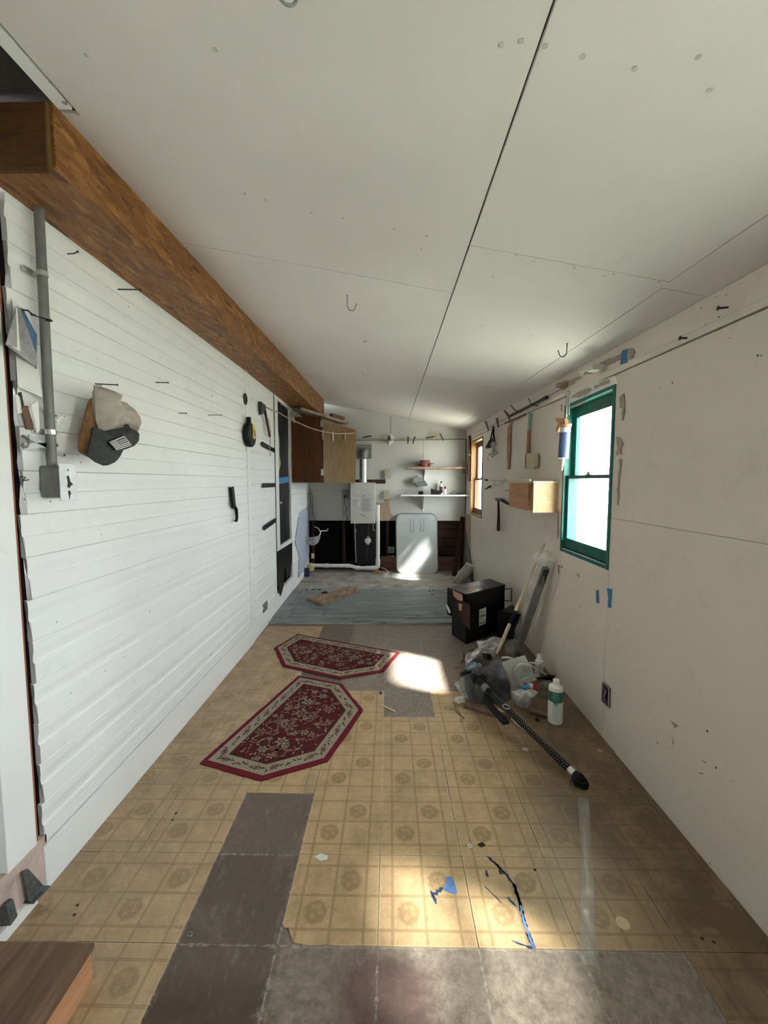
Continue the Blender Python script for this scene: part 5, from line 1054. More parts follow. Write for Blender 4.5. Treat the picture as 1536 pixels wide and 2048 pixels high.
# ================================================================ lines, pegs and rods
b = B(); A = Vector((-1.19, 3.86, 2.12)); C1 = Vector((-1.22, 4.42, 2.16)); E = Vector((-0.50, 5.90, 2.10))
pts = [A, Vector((-1.205, 4.15, 2.14)), C1 + Vector((.03, 0, -.01))]
for k in range(1, 15):
    t = k / 14; p = C1.lerp(E, t); p.z -= 0.09 * math.sin(math.pi * t); pts.append(p)
b.tube(pts, 0.006, 7); single('clothesline', b, M['rope'], 'sagging grey-pink cord strung from the hatchet across the cabinet door', 'cord', smooth=True)
for k, (t, m, l) in enumerate(((0.52, 'rope', 'pinkish'), (0.66, 'white_plastic', 'thin white'), (0.84, 'rope', 'dull brown'))):
    p = C1.lerp(E, t); p.z -= 0.09 * math.sin(math.pi * t); b = B(); b.bar(p + Vector((0, 0, 0.02)), p + Vector((0, 0.01, -0.10)), 0.012, 0.02, up=(0, -1, 0)); single('clothespin', b, M[m], l + ' clothespin on the cord before the cabinet door', 'clothespin', bevel=0.002)
b = B(); p = C1.lerp(E, 0.17); p.z -= 0.045; b.tube([p + Vector((-.02, -.02, .04)), p, p + Vector((.02, 0, -.03)), p + Vector((.01, 0, .03)), p + Vector((-.03, 0, .07))], 0.011, 7); single('rope_knot', b, M['rope'], 'frayed knot in the cord in front of the storm door', 'knot', smooth=True)
b = B(); b.tube([(-0.57, 6.36, 2.045), (0.3, 6.36, 2.045), (1.16, 6.36, 2.06)], 0.004, 6); single('wall_wire', b, M['steel_dark'], 'lower of two wires stretched along the far wall', 'wire', smooth=True)
b = B(); b.tube([(-0.56, 6.33, 2.085), (0.0, 6.33, 2.06), (0.5, 6.33, 2.08), (1.12, 6.33, 2.11)], 0.004, 6); single('wall_wire', b, M['rope'], 'upper pale line stretched along the far wall', 'line', smooth=True)
M['peg_dark'] = plain('weathered_dark_peg', (0.07, 0.065, 0.055), 0.8); M['peg_orange'] = plain('orange_wood_peg', (0.62, 0.3, 0.1), 0.7)
for (x, z, dx, m, lab) in ((0.272, 2.04, 0.0, 'peg_dark', 'dark vertical clothespin on the far wall line, left of a pair'), (0.362, 2.04, 0.03, 'peg_dark', 'dark clothespin on the far wall line, right of a pair'), (0.61, 2.085, 1.5, 'peg_dark', 'dark clothespin lying level on the far wall line'),
                       (0.686, 2.085, 0.05, 'peg_orange', 'orange wood clothespin on the far wall line'), (0.785, 2.09, -0.06, 'peg_dark', 'small dark clothespin right of the orange one'), (-0.555, 2.08, 0.02, 'peg_dark', 'dark clothespin on the far wall line beside the cabinet door'), (-0.35, 2.095, 1.2, 'peg_dark', 'tilted clothespin on the far wall line above the flue')):
    b = B(); L = 0.055 if abs(dx) < 1 else 0.065
    if abs(dx) < 1: b.bar((x - dx / 2, 6.325, z - L), (x + dx / 2, 6.325, z + L), 0.018, 0.014, up=(0, -1, 0)); b.bar((x + .005 - dx / 2, 6.33, z - L * .9), (x + .012 + dx / 2, 6.33, z + L), 0.008, 0.014, up=(0, -1, 0))
    else: b.bar((x - L, 6.325, z - 0.012), (x + L, 6.325, z + 0.012), 0.02, 0.014, up=(0, -1, 0))
    single('clothespin', b, M[m], lab, 'clothespin', bevel=0.002)
ls = thing('lamp_holder', 'white porcelain lamp holder on the far wall under the vertical joint', 'lamp holder', (-0.015, 6.38, 1.97))
b = B(); b.lathe([(0.075, 0), (0.075, 0.015), (0.06, 0.03), (0.035, 0.035)], (-0.015, 6.396, 2.07), Matrix.Rotation(math.pi / 2, 3, 'X'), 24); mk('base', b, M['off_white'], ls, True)
b = B(); b.box(-0.035, 0.005, 6.345, 6.362, 2.05, 2.09); b.box(-0.03, 0.002, 6.345, 6.362, 2.1, 2.115); mk('socket', b, M['ink'], ls)
b = B(); b.tube([(-0.015, 6.35, 2.03), (-0.015, 6.33, 2.0), (-0.015, 6.33, 1.965)], [.02, .026, .018], 12); mk('pull', b, M['off_white'], ls, True)
# right wall rail
b = B(); b.tube([(1.165, 2.86, 2.045), (1.16, 3.6, 2.035), (1.16, 4.6, 2.05), (1.165, 6.3, 2.085)], 0.003, 6); single('wall_wire', b, M['wire'], 'thin wire strung along the top of the right wall', 'wire', smooth=True)
b = B(); b.tube([(1.155, 3.10, 2.035), (1.155, 4.05, 2.045)], 0.011, 10); b.tube([(1.155, 3.09, 2.035), (1.155, 3.16, 2.036)], 0.014, 10); single('dark_rod', b, M['steel_dark'], 'dark metal rod laid along the top of the right wall', 'rod', smooth=True)
b = B(); b.tube([(1.16, 3.6, 1.99), (1.16, 4.2, 2.0)], 0.009, 8); single('red_rod', b, M['rust'], 'reddish wooden dowel under the dark rod on the right wall', 'rod', smooth=True)
def peg(y, z, tilt, label, m='peg_dark', L=0.10):
    b = B(); p = Vector((1.15, y - tilt / 2, z + L / 2)); q = Vector((1.15, y + tilt / 2, z - L / 2))
    b.bar(p, q, 0.012, 0.02, up=(0, 1, 0)); b.bar(p + Vector((-.012, .006, 0)), q + Vector((-.004, .0, 0)), 0.008, 0.016, up=(0, 1, 0)); return single('clothespin', b, M[m], label, 'clothespin', bevel=0.002)
peg(4.93, 2.07, -0.12, 'tilted brown clothespin on the right wall wire, farthest from the camera', 'rough_wood', 0.12)
peg(4.45, 2.04, -0.05, 'brown clothespin above the hanging lamp sockets', 'rough_wood', 0.1)
b = B(); b.tube([(1.16, 4.04, 2.0), (1.15, 4.08, 2.07), (1.12, 4.1, 2.11), (1.10, 4.02, 2.09), (1.11, 3.95, 2.04)], 0.007, 7); single('wire_hook', b, M['rust'], 'bent rusty hook on the right wall rail', 'hook', smooth=True)
b = B(); b.tube([(1.17, 3.72, 2.03), (1.12, 3.75, 2.05), (1.09, 3.78, 2.10)], 0.004, 6); single('bent_nail', b, M['steel_dark'], 'bent nail above the middle of the dark rod', 'nail'); b = B(); b.tube([(1.17, 3.3, 2.01), (1.1, 3.28, 2.02), (1.09, 3.30, 2.07)], 0.0035, 6)
single('wire_hook', b, M['steel_dark'], 'thin bent hook sticking out at the near end of the dark rod', 'hook')
# lamp sockets on a cord
lm = thing('socket_pair', 'pair of small lamp sockets hanging on black cords on the right wall', 'lamp socket', (1.14, 4.6, 1.62))
b = B(); b.tube([(1.145,4.617,2.023),(1.145,4.704,1.931),(1.145,4.756,1.853)], 0.007, 8); b.tube([(1.140,4.597,2.021),(1.140,4.591,1.946),(1.140,4.565,1.889)], 0.010, 8); mk('cord', b, M['black_plastic'], lm, True)
b = B(); b.tube([(1.140,4.737,1.872),(1.140,4.762,1.825),(1.140,4.882,1.821)], [.02, .03, .022], 12); b.tube([(1.135,4.567,1.889),(1.135,4.574,1.850)], [.02, .026], 12); mk('socket', b, M['peg_dark'], lm, True)
b = B(); b.lathe([(0.01, -.035), (0.028, -.02), (0.033, 0), (0.026, .02), (0.014, .03)], ([(1.130,4.541,1.820)])[0], n=16); b.tube([(1.120,4.508,1.770),(1.120,4.425,1.718),(1.120,4.557,1.700),(1.120,4.700,1.723)], [.015, .03, .025, .006], 12); mk('bulb', b, film('dusty_bulb_glass', 0.7, (0.5, 0.5, 0.48), 0.15, 10), lm, True)
b = B(); b.tube([(1.140,4.534,1.766),(1.140,4.697,1.736),(1.140,4.871,1.690),(1.140,4.777,1.650),(1.140,4.842,1.703)], 0.0025, 5); mk('thin_wire', b, M['wire'], lm)
# paint stick, brush, caulk gun
b = B(); P = [(1.160,4.123,1.958),(1.160,4.026,1.949),(1.160,4.041,1.728),(1.160,4.055,1.534),(1.160,4.102,1.536),(1.160,4.126,1.734)]; b.prism(P, (0.012, 0, 0)); st_ = single('wooden_strip', b, M['cedar'], 'slim tapered reddish wood strip hanging on the right wall', 'stick', bevel=0.001)
b = B(); b.prism([(1.157,4.052,1.991),(1.157,4.002,1.983),(1.157,4.007,1.947),(1.157,4.065,1.951)], (0.01, 0, 0)); single('hanging_tag', b, M['rope'], 'pale tab the reddish wood strip hangs from', 'tag')
bs = thing('brush', 'wide pale bristled brush with a long two-tone handle hanging on the right wall', 'brush', (1.15, 3.45, 1.52))
M['teal'] = plain('faded_teal_paint', (0.22, 0.36, 0.32), 0.6); M['dusty_red'] = plain('dusty_brown_red_paint', (0.30, 0.14, 0.10), 0.6); M['bristle'] = plain('pale_bristle', (0.55, 0.48, 0.34), 0.9, sc=120, bump=0.8)
b = B(); b.tube([(1.150,3.431,1.973),(1.150,3.444,1.905),(1.150,3.445,1.839)], [.016, .014, .015], 12); mk('upper_handle', b, M['teal'], bs, True)
b = B(); b.tube([(1.150,3.448,1.840),(1.150,3.452,1.744),(1.150,3.460,1.651)], [.015, .015, .018], 12); mk('lower_handle', b, M['dusty_red'], bs, True)
b = B(); b.prism([(1.135,3.452,1.650),(1.135,3.261,1.637),(1.135,3.253,1.533),(1.135,3.279,1.516),(1.135,3.442,1.524),(1.135,3.457,1.550)], (0.03, 0, 0)); mk('bristles', b, M['bristle'], bs, bevel=0.004)
b = B(); b.prism([(1.166,3.584,1.651),(1.166,3.546,1.656),(1.166,3.536,1.527),(1.166,3.589,1.539)], (0.012, 0.0, 0)); mk('brush_side', b, M['rough_wood'], bs)
cg = thing('caulking_gun', 'orange caulking gun with a blue cartridge hanging by the green window', 'caulking gun', (1.12, 2.78, 1.5))
M['orange'] = plain('orange_brown_plastic', (0.52, 0.22, 0.11), 0.5); M['navy'] = plain('navy_blue_label', (0.07, 0.11, 0.24), 0.4, sc=20)
P = [(1.100,2.623,1.764),(1.100,2.641,1.568)]
b = B(); b.tube(P, 0.031, 20); cart = mk('cartridge', b, M['navy'], cg, True)
b = B(); q = Vector(P[0]).lerp(Vector(P[1]), 0.1); b.tube([q + Vector((0, 0, .012)), q - Vector((0, 0, .02))], 0.0318, 20); mk('pale_label', b, M['off_white'], cart, True)
b = B(); b.tube([Vector(P[1]), Vector(P[1]) - Vector((0, 0, 0.006))], 0.032, 20); b.tube([(1.100,2.635,1.562),(1.100,2.648,1.527),(1.100,2.654,1.488)], [.01, .007, .004], 10); mk('nozzle', b, M['white_plastic'], cg, True)
b = B(); b.tube([(1.100,2.616,1.780),(1.100,2.620,1.761)], 0.034, 20); b.prism([(1.110,2.764,1.834),(1.110,2.620,1.813),(1.110,2.608,1.779),(1.110,2.589,1.757),(1.110,2.690,1.768),(1.110,2.717,1.738),(1.110,2.751,1.746),(1.110,2.745,1.774),(1.110,2.711,1.793),(1.110,2.752,1.811)], (-0.02, 0, 0)); mk('handle', b, M['orange'], cg, bevel=0.003)
b = B(); b.tube([(1.120,2.663,1.825),(1.120,2.659,1.902),(1.120,2.657,1.982)], 0.006, 8); b.tube([(1.120,2.648,1.984),(1.120,2.620,1.974),(1.120,2.627,1.942),(1.120,2.627,1.835)], 0.005, 8); mk('rod', b, M['grey_metal'], cg, True)
b = B(); b.box(1.11, 1.18, 2.78, 2.82, 2.04, 2.07); single('wooden_peg', b, M['rough_wood'], 'small wood peg above the green window corner holding the caulking gun', 'peg', bevel=0.002)
b = B(); b.box(1.10, 1.176, 2.30, 2.36, 2.025, 2.055); b.tube([(1.18, 2.33, 2.045), (1.10, 2.45, 2.05)], 0.004, 6, mi=1); single('wooden_peg', b, [M['off_white'], M['label']], 'white painted block over the near end of the green window', 'peg', bevel=0.002)
# shelf box made of plywood, with the shears and hammer beside it
sx_ = thing('plywood_box', 'small open plywood box fixed to the right wall beside the green window', 'box', (1.12, 3.5, 1.17))
b = B(); b.box(1.0, 1.179, 2.88, 3.75, 1.405, 1.418); mk('top_board', b, M['stick'], sx_)
b = B(); b.box(1.008, 1.179, 2.895, 2.907, 1.198, 1.404); mk('end_board', b, M['pine'], sx_)
b = B(); b.box(1.012, 1.024, 3.02, 3.50, 1.203, 1.404); mk('side_board', b, M['cedar'], sx_)
b = B(); b.box(1.036, 1.046, 2.908, 3.03, 1.205, 1.404); mk('inner_board', b, M['cedar'], sx_)
b = B(); b.box(1.025, 1.179, 3.488, 3.5, 1.203, 1.404); mk('far_board', b, M['cedar'], sx_)
sh = thing('hand_clamp', 'open black and steel spring clamp hooked on the end of the plywood box', 'clamp', (1.1, 4.4, 1.35))
b = B(); b.tube([(1.110,4.846,1.435),(1.110,4.605,1.426),(1.110,4.338,1.437),(1.110,4.010,1.430)], 0.006, 8); b.tube([(1.110,4.776,1.329),(1.110,4.490,1.375),(1.110,4.186,1.376),(1.110,3.987,1.410)], 0.006, 8); b.tube([(1.110,4.408,1.415),(1.110,4.426,1.382)], 0.005, 6); mk('jaws', b, M['chrome'], sh, True)
b = B(); b.tube([(1.105,4.825,1.435),(1.105,4.672,1.428)], 0.010, 8); b.tube([(1.105,4.754,1.328),(1.105,4.524,1.364)], 0.010, 8); b.tube([(1.105,4.035,1.425),(1.105,3.958,1.428)], 0.010, 8); mk('grip', b, M['black_plastic'], sh, True)
b = B(); b.tube([(0.99, 4.1, 1.424), (0.99, 3.5, 1.426), (0.985, 2.9, 1.426)], 0.006, 8); single('thin_stick', b, M['stick'], 'thin pale stick lying on top of the plywood box', 'stick', smooth=True)
hm = thing('hammer', 'old black hammer hanging head up below the spring clamp', 'hammer', (1.14, 4.48, 0.88))
b = B(); b.hexa(*[[(x, y, z) for x, y, z in L] for L in ([(1.120,4.387,1.238),(1.120,4.120,1.245),(1.120,4.095,1.213),(1.120,4.374,1.212)], [(1.165,4.563,1.231),(1.165,4.286,1.238),(1.165,4.260,1.205),(1.165,4.550,1.204)])]); b.tube([(1.140,4.193,1.225),(1.140,3.971,1.201)], [.018, .014], 8); mk('head', b, M['steel_dark'], hm, bevel=0.004)
b = B(); b.tube([(1.140,4.326,1.214),(1.140,4.305,1.079),(1.140,4.301,0.910)], [.010, .014, .019], 10); b.tube([(1.140,4.302,0.916),(1.140,4.300,0.894)], [.019, .012], 10); mk('handle', b, M['studs'], hm, True)
nail((1.18, 4.02, 1.33), (-1, 0.05, 0), 0.05, 'long nail beside the plywood box holding the hammer'); nail((1.18, 4.72, 1.335), (-1, 0, 0), 0.02, 'tiny nail in the right wall left of the hammer')
nail((1.18, 1.69, 1.985), (-1, 0, 0.0), 0.03, 'black bolt in the right wall joint, left of two', r=0.004); nail((1.18, 1.50, 2.025), (-1, 0.2, 0), 0.03, 'black bolt in the right wall joint, right of two', r=0.004)
# spirit level, tapes, empty socket, hooks
lv = thing('spirit_level', 'narrow dark red spirit level hung upright left of the brown window', 'level', (1.15, 6.05, 1.42))
b = B(); b.box(1.145, 1.175, 6.03, 6.08, 1.42, 2.08); mk('body', b, plain('dark_red_brown_lacquer', (0.10, 0.025, 0.02), 0.4), lv, bevel=0.002)
b = B(); b.lathe([(0.012, 0), (0.012, 0.004)], (1.145, 6.055, 1.80), Matrix.Rotation(-math.pi / 2, 3, 'Y'), 12); b.lathe([(0.012, 0), (0.012, 0.004)], (1.160, 6.029, 1.80), Matrix.Rotation(math.pi / 2, 3, 'X'), 12); mk('vial', b, M['label'], lv)
for L, lab in (([(1.180,2.152,2.079),(1.180,2.106,2.073),(1.180,2.107,2.008),(1.180,2.160,2.011)], 'piece of blue tape high on the right wall above the green window'), ([(1.180,2.323,0.796),(1.180,2.292,0.809),(1.180,2.279,0.732),(1.180,2.315,0.727)], 'small strip of blue tape below the green window, left of two'), ([(1.180,2.206,0.840),(1.180,2.153,0.849),(1.180,2.157,0.744),(1.180,2.193,0.740),(1.180,2.190,0.792)], 'larger strip of blue tape below the green window, right of two')):
    pts = [(p[0] - (0.0055 if 'high' in lab else 0.001), p[1] + random.uniform(-.002, .002), p[2]) for p in L]; b = B(); b.prism(pts, (-0.0008, 0, 0)); single('blue_tape', b, M['blue_tape'], lab, 'tape')
so = thing('socket_hole', 'open electrical socket box low on the right wall with wires inside', 'outlet', (1.18, 2.17, 0.21))
b = B(); b.box(1.172, 1.181, 2.13, 2.20, 0.21, 0.315); mk('box', b, M['ink'], so)
b = B(); b.box(1.170, 1.173, 2.126, 2.134, 0.205, 0.32); b.box(1.170, 1.173, 2.196, 2.204, 0.205, 0.32); b.box(1.170, 1.173, 2.134, 2.196, 0.205, 0.212); b.box(1.170, 1.173, 2.134, 2.196, 0.313, 0.32); mk('rim', b, M['spackle'], so)
b = B(); b.tube([(1.171, 2.15, .22), (1.165, 2.17, .25), (1.168, 2.16, .28), (1.17, 2.18, .30)], 0.004, 6); b.tube([(1.171, 2.18, .22), (1.166, 2.16, .26), (1.17, 2.15, .30)], 0.003, 6); mk('wires', b, plain('purple_grey_wire', (0.2, 0.15, 0.28), 0.5), so, True)
b = B(); b.tube([(1.165,2.309,0.882),(1.165,2.289,0.883),(1.165,2.197,0.904),(1.165,2.182,0.905)], 0.004, 8); b.tube([(1.172,2.200,0.925),(1.172,2.195,0.900)], 0.002, 6); single('wall_hook', b, M['white_plastic'], 'thin white hook on the right wall just under the green window', 'hook', smooth=True)
b = B(); b.tube([(1.170,2.819,0.784),(1.170,2.827,0.835),(1.170,2.761,0.836)], 0.004, 6); single('wall_hook', b, M['rust'], 'small brown angle hook on the right wall above the wrapped roll', 'hook')
b = B()
for x, y, z in [(1.180,1.563,1.986),(1.180,1.701,1.994),(1.180,1.766,1.829),(1.180,1.838,1.826),(1.180,1.510,2.072),(1.180,1.554,2.084),(1.180,1.625,2.073),(1.180,1.537,2.007),(1.180,1.597,2.004),(1.180,1.483,1.916),(1.180,1.366,1.821),(1.180,1.354,1.817),(1.180,1.966,2.008)] + [(1.180,1.740,0.271),(1.180,1.673,0.290),(1.180,1.474,0.494),(1.180,1.353,0.392),(1.180,1.425,0.387),(1.180,1.424,0.016)] + [(1.180,2.509,0.645),(1.180,2.495,0.499),(1.180,2.719,0.319),(1.180,2.726,0.296),(1.180,2.551,0.828)] + [(1.180,4.911,1.235),(1.180,2.853,0.781),(1.180,2.506,0.646)]:
    b.lathe([(random.uniform(.002, .0045), 0), (0.001, 0.0008)], (1.1788, y, z), Matrix.Rotation(-math.pi / 2, 3, 'Y'), 7)
mk('nail_hole', b, M['char'], wr, kind='stuff')
b = B()
for L in ([(1.180,1.498,0.365),(1.180,1.469,0.378),(1.180,1.473,0.369)], [(1.180,1.511,0.306),(1.180,1.474,0.330),(1.180,1.494,0.310)], [(1.180,1.657,0.359),(1.180,1.639,0.332),(1.180,1.649,0.322)], [(1.180,2.575,0.837),(1.180,2.529,0.837),(1.180,2.543,0.822)], [(1.180,1.673,0.416),(1.180,1.614,0.427),(1.180,1.641,0.401)]):
    ragged(b, yz(L), x=RX - 0.0005, th=0.0004, j=0.002)
mk('scrape', b, M['spackle'], wr, kind='stuff')

# ================================================================ rugs
LONG, SH, DG, FAR = 1.0, 0.355, 0.37, 0.49
def rug(c, ang, label):
    t = thing('hearth_rug', label, 'rug', (c[0], c[1], 0.004), 'red floral rugs with one long straight side')
    ca, sa = math.cos(ang), math.sin(ang)
    def W_(p, z): return (c[0] + p[0] * ca - p[1] * sa, c[1] + p[0] * sa + p[1] * ca, z)
    out = [(-.5, 0), (.5, 0), (.60, -.335), (.29, -.585), (-.20, -.60), (-.58, -.36)]
    out = RUG
    def inset(P, d):
        n = len(P); R = []
        for i in range(n):
            p0, p1, p2 = Vector(P[i - 1]), Vector(P[i]), Vector(P[(i + 1) % n])
            a = (p1 - p0).normalized(); b_ = (p2 - p1).normalized(); na = Vector((a.y, -a.x)); nb = Vector((b_.y, -b_.x))
            m = (na + nb).normalized(); R.append(tuple(p1 + m * d / max(0.3, m.dot(na))))
        return R
    def dens(P, n=10, w=0.0):
        R = []
        for i, p in enumerate(P):
            q = P[(i + 1) % len(P)]
            for k in range(n): R.append((p[0] + (q[0] - p[0]) * k / n + random.uniform(-w, w), p[1] + (q[1] - p[1]) * k / n + random.uniform(-w, w)))
        return R
    def ring(P, Q, z, zo, m, name, n=10, w0=0.0):
        a = dens(P, n, w0); q = dens(Q, n); b = B(); N = len(a)
        b.add([W_(p, 0.004) for p in a] + [W_(p, zo) for p in a] + [W_(p, z) for p in q], [(i, (i + 1) % N, N + (i + 1) % N, N + i) for i in range(N)] + [(N + i, N + (i + 1) % N, 2 * N + (i + 1) % N, 2 * N + i) for i in range(N)])
        return mk(name, b, M[m], t)
    e1, e2, e3 = inset(out, 0.028), inset(out, 0.098), inset(out, 0.104)
    ring(out, e1, 0.013, 0.010, 'rug_red', 'outer_border', w0=0.0025); ring(e1, e2, 0.0132, 0.0132, 'rug_cream', 'cream_band'); ring(e2, e3, 0.0134, 0.0134, 'rug_dark', 'inner_line')
    b = B(); b.prism([W_(p, 0.004) for p in dens(e3, 4)], (0, 0, 0.009)); mk('field', b, M['rug_field'], t)
    # woven motifs, built as flat pile shapes
    rnd = random.Random(7)
    def flower(b, x, y, r, n, z, mi, inner=None, ph=0.0):
        k = n * 6; L = []
        for i in range(k):
            a = 2 * math.pi * i / k + ph; rr = r * (0.72 + 0.28 * math.cos(a * n)); L.append((x + rr * math.cos(a), y + rr * math.sin(a)))
        b.add([W_((x, y), z)] + [W_(p, z) for p in L], [(0, i + 1, (i + 1) % k + 1) for i in range(k)], mi)
        if inner is not None:
            L = [(x + r * .42 * math.cos(2 * math.pi * i / 10), y + r * .42 * math.sin(2 * math.pi * i / 10)) for i in range(10)]
            b.add([W_((x, y), z + .0003)] + [W_(p, z + .0003) for p in L], [(0, i + 1, (i + 1) % 10 + 1) for i in range(10)], inner)
            L = [(x + r * .2 * math.cos(2 * math.pi * i / 8), y + r * .2 * math.sin(2 * math.pi * i / 8)) for i in range(8)]
            b.add([W_((x, y), z + .0006)] + [W_(p, z + .0006) for p in L], [(0, i + 1, (i + 1) % 8 + 1) for i in range(8)], mi)
    def leaf_(b, x, y, l, w, a, z, mi):
        ca_, sa_ = math.cos(a), math.sin(a); L = [(0, 0), (l * .3, w), (l * .7, w * .7), (l, 0), (l * .65, -w * .5), (l * .25, -w * .6)]
        b.add([W_((x + u * ca_ - v * sa_, y + u * sa_ + v * ca_), z) for u, v in L], [tuple(range(6))], mi)
    def vine(b, P, w, z, mi):
        P = [Vector((p[0], p[1], 0)) for p in P]; L = []; R = []
        for i, p in enumerate(P):
            d = (P[min(i + 1, len(P) - 1)] - P[max(i - 1, 0)]).normalized(); s = Vector((-d.y, d.x, 0)) * w; L.append(W_(p + s, z)); R.append(W_(p - s, z))
        n = len(P); b.add(L + R, [(i, i + 1, n + i + 1, n + i) for i in range(n - 1)], mi)
    b = B(); z = 0.0134; MI = {'c': 0, 't': 1, 'd': 2, 'r': 3}
    cx = sum(p[0] for p in out) / 6; cy = -0.27
    def inside(x, y, P):
        s = True
        for i in range(len(P)):
            p, q = P[i], P[(i + 1) % len(P)]
            if (q[0] - p[0]) * (y - p[1]) - (q[1] - p[1]) * (x - p[0]) > 0: s = False
        return s
    e4 = inset(out, 0.118)
    for s in (-1, 1):
        for k, (x, y, r) in enumerate(((0.07, 0.0, .055), (0.2, .03, .045), (0.29, -.05, .035), (0.16, -.13, .04), (0.32, .07, .03), (0.09, .11, .03), (0.05, -.14, .03), (0.36, -.01, .022), (.24, .12, .025), (.24, -.16, .022), (.03, -.08, .026), (.12, .06, .024), (.27, .03, .022), (.4, -.08, .024), (.2, -.07, .02), (.15, .13, .02), (.38, .08, .02), (0, .14, .022))):
            X, Y = cx + s * x, cy + y * s * (1 if k % 2 else .6)
            if inside(X, Y, e4): flower(b, X, Y, r, 6 if k < 4 else 5, z + .0006, MI['d'], None, k); flower(b, X, Y, r * .86, 6 if k < 4 else 5, z + .0009, MI['c'] if k % 3 else MI['t'], MI['d'] if k < 3 else MI['r'], k)
        for k in range(7):
            a0 = k * 0.9; P = []
            x0, y0 = cx + s * rnd.uniform(.03, .36), cy + rnd.uniform(-.16, .16)
            for q in range(22):
                a0 += math.sin(q * .45 + k) * .55; x0 += .012 * math.cos(a0); y0 += .012 * math.sin(a0)
                if inside(x0, y0, e4): P.append((x0, y0))
                else: break
            if len(P) > 3: vine(b, P, .0035, z + .0003, MI['t'])
    for k in range(760):
        X, Y = cx + rnd.uniform(-.5, .5), cy + rnd.uniform(-.3, .3)
        if inside(X, Y, e4): leaf_(b, X, Y, rnd.uniform(.016, .034), rnd.uniform(.004, .009), rnd.uniform(0, 6.3), z + .0004, (0, 1, 1, 2)[k % 4])
    mk('floral_pattern', b, [M['rug_cream'], M['rug_motif'], M['rug_dark'], M['rug_red']], t, kind='stuff')
    b = B(); mid = inset(out, 0.063)
    for i in range(6):
        p, q = Vector(mid[i]), Vector(mid[(i + 1) % 6]); L_ = (q - p).length; n = max(3, int(L_ / 0.085)); a = math.atan2(q.y - p.y, q.x - p.x)
        for k in range(n):
            c_ = p.lerp(q, (k + .5) / n)
            if k % 2 == 0: flower(b, c_.x, c_.y, .021, 6, .0138, 2); flower(b, c_.x, c_.y, .016, 6, .0141, 1, 3)
            for s in (-1, 1):
                for g_ in range(3): leaf_(b, c_.x + s * .024 * math.cos(a) + rnd.uniform(-.006, .006), c_.y + s * .024 * math.sin(a) + rnd.uniform(-.006, .006), .026, .006, a + s * (0.8 + g_) , .0138, (2, 1, 2)[g_])
    mk('band_pattern', b, [M['rug_cream'], M['rug_motif'], M['rug_dark'], M['rug_red']], t, kind='stuff')
    return t
# outline in rug coordinates: long straight side along x, first point at the left end
A_, B_, C_, D_, E_, F_ = (0, 0), (1.0, 0), (1.06, -.355), (.765, -.575), (.27, -.59), (-.06, -.36)
def to_local(P):
    a = Vector(P[5]); f = Vector(P[0]); d = (f - a).to_2d(); ang = math.atan2(d.y, d.x); L = []
    for p in P:
        v = Vector((p[0] - a.x, p[1] - a.y)); L.append((v.x * math.cos(-ang) - v.y * math.sin(-ang), v.x * math.sin(-ang) + v.y * math.cos(-ang)))
    return L, (a.x, a.y), ang
P = [(-0.663,2.872,0.010),(-0.333,2.757,0.010),(-0.163,2.429,0.010),(-0.312,1.965,0.010),(-0.608,1.826,0.010),(-0.954,1.942,0.010)]
L, c_, ang = to_local(P); RUG = [L[5], L[0], L[1], L[2], L[3], L[4]]
rug(c_, ang, 'nearer red floral rug, pointing towards the camera')
P = [(0.084,3.285,0.010),(-0.046,2.947,0.010),(-0.362,2.831,0.010),(-0.819,3.022,0.010),(-0.981,3.365,0.010),(-0.852,3.681,0.010)]
L, c_, ang = to_local(P); RUG = [L[5], L[0], L[1], L[2], L[3], L[4]]
rug(c_, ang, 'farther red floral rug, lying crosswise before the grey platform')

# ================================================================ the plywood step
st = thing('plywood_step', 'brown plywood step box at the near left by the doorway', 'step', (-1.0, 0.7, 0.004))
M['step_top'] = wood('brown_streaked_plywood', (0.085, 0.045, 0.028), (0.20, 0.115, 0.07), (12, 1.2, 12), 0.5)
b = B(); b.box(-1.19, -0.842, -0.2, 1.062, 0.092, 0.106); mk('top_board', b, M['step_top'], st)
b = B(); b.box(-0.854, -0.843, -0.2, 1.05, 0.005, 0.0915); mk('side_board', b, M['cedar'], st)
b = B(); b.box(-1.19, -0.843, 1.0505, 1.061, 0.005, 0.0915); mk('end_board', b, M['rough_wood'], st)

# ================================================================ black metal boxes by the right wall
def fit(pts): return [Vector(p) for p in pts]
bx = thing('black_cabinet', 'black metal equipment box with torn brown tape, standing on end by the right wall', 'metal box', (0.95, 3.65, 0.004))
# footprint
A1 = Vector((0.570, 3.700, 0)); A2 = Vector((0.661, 3.473, 0)); A3 = Vector((1.084, 3.812, 0)); A4 = A1 + (A3 - A2)
H1 = 0.45
def up(p, z): return (p.x, p.y, z)
b = B(); b.hexa([up(A2, .005), up(A3, .005), up(A4, .005), up(A1, .005)], [up(A2, H1 - .02), up(A3, H1 - .02), up(A4, H1 - .02), up(A1, H1 - .02)]); bod = mk('case', b, M['black_metal'], bx, bevel=0.004)
def grow(p, q, k): return p + (p - q).normalized() * k
c0 = (A2 + A4) / 2; G = [c0 + (p - c0) * 1.012 for p in (A2, A3, A4, A1)]; sh_ = (A1 - A3).normalized() * .045; G[3] = G[3] + sh_; G[0] = G[0] - (A3 - A2).normalized() * .006
b = B(); b.hexa([up(p, H1 - .0195) for p in G], [up(p, H1) for p in G]); b.hexa([up(p, .20) for p in (G[0], G[0] + (A3 - A2) * .1, G[3] + (A3 - A2) * .1, G[3])], [up(p, H1 - .02) for p in (G[0], G[0] + (A3 - A2) * .1, G[3] + (A3 - A2) * .1, G[3])]); ld = mk('lid', b, M['black_metal'], bx, bevel=0.002)
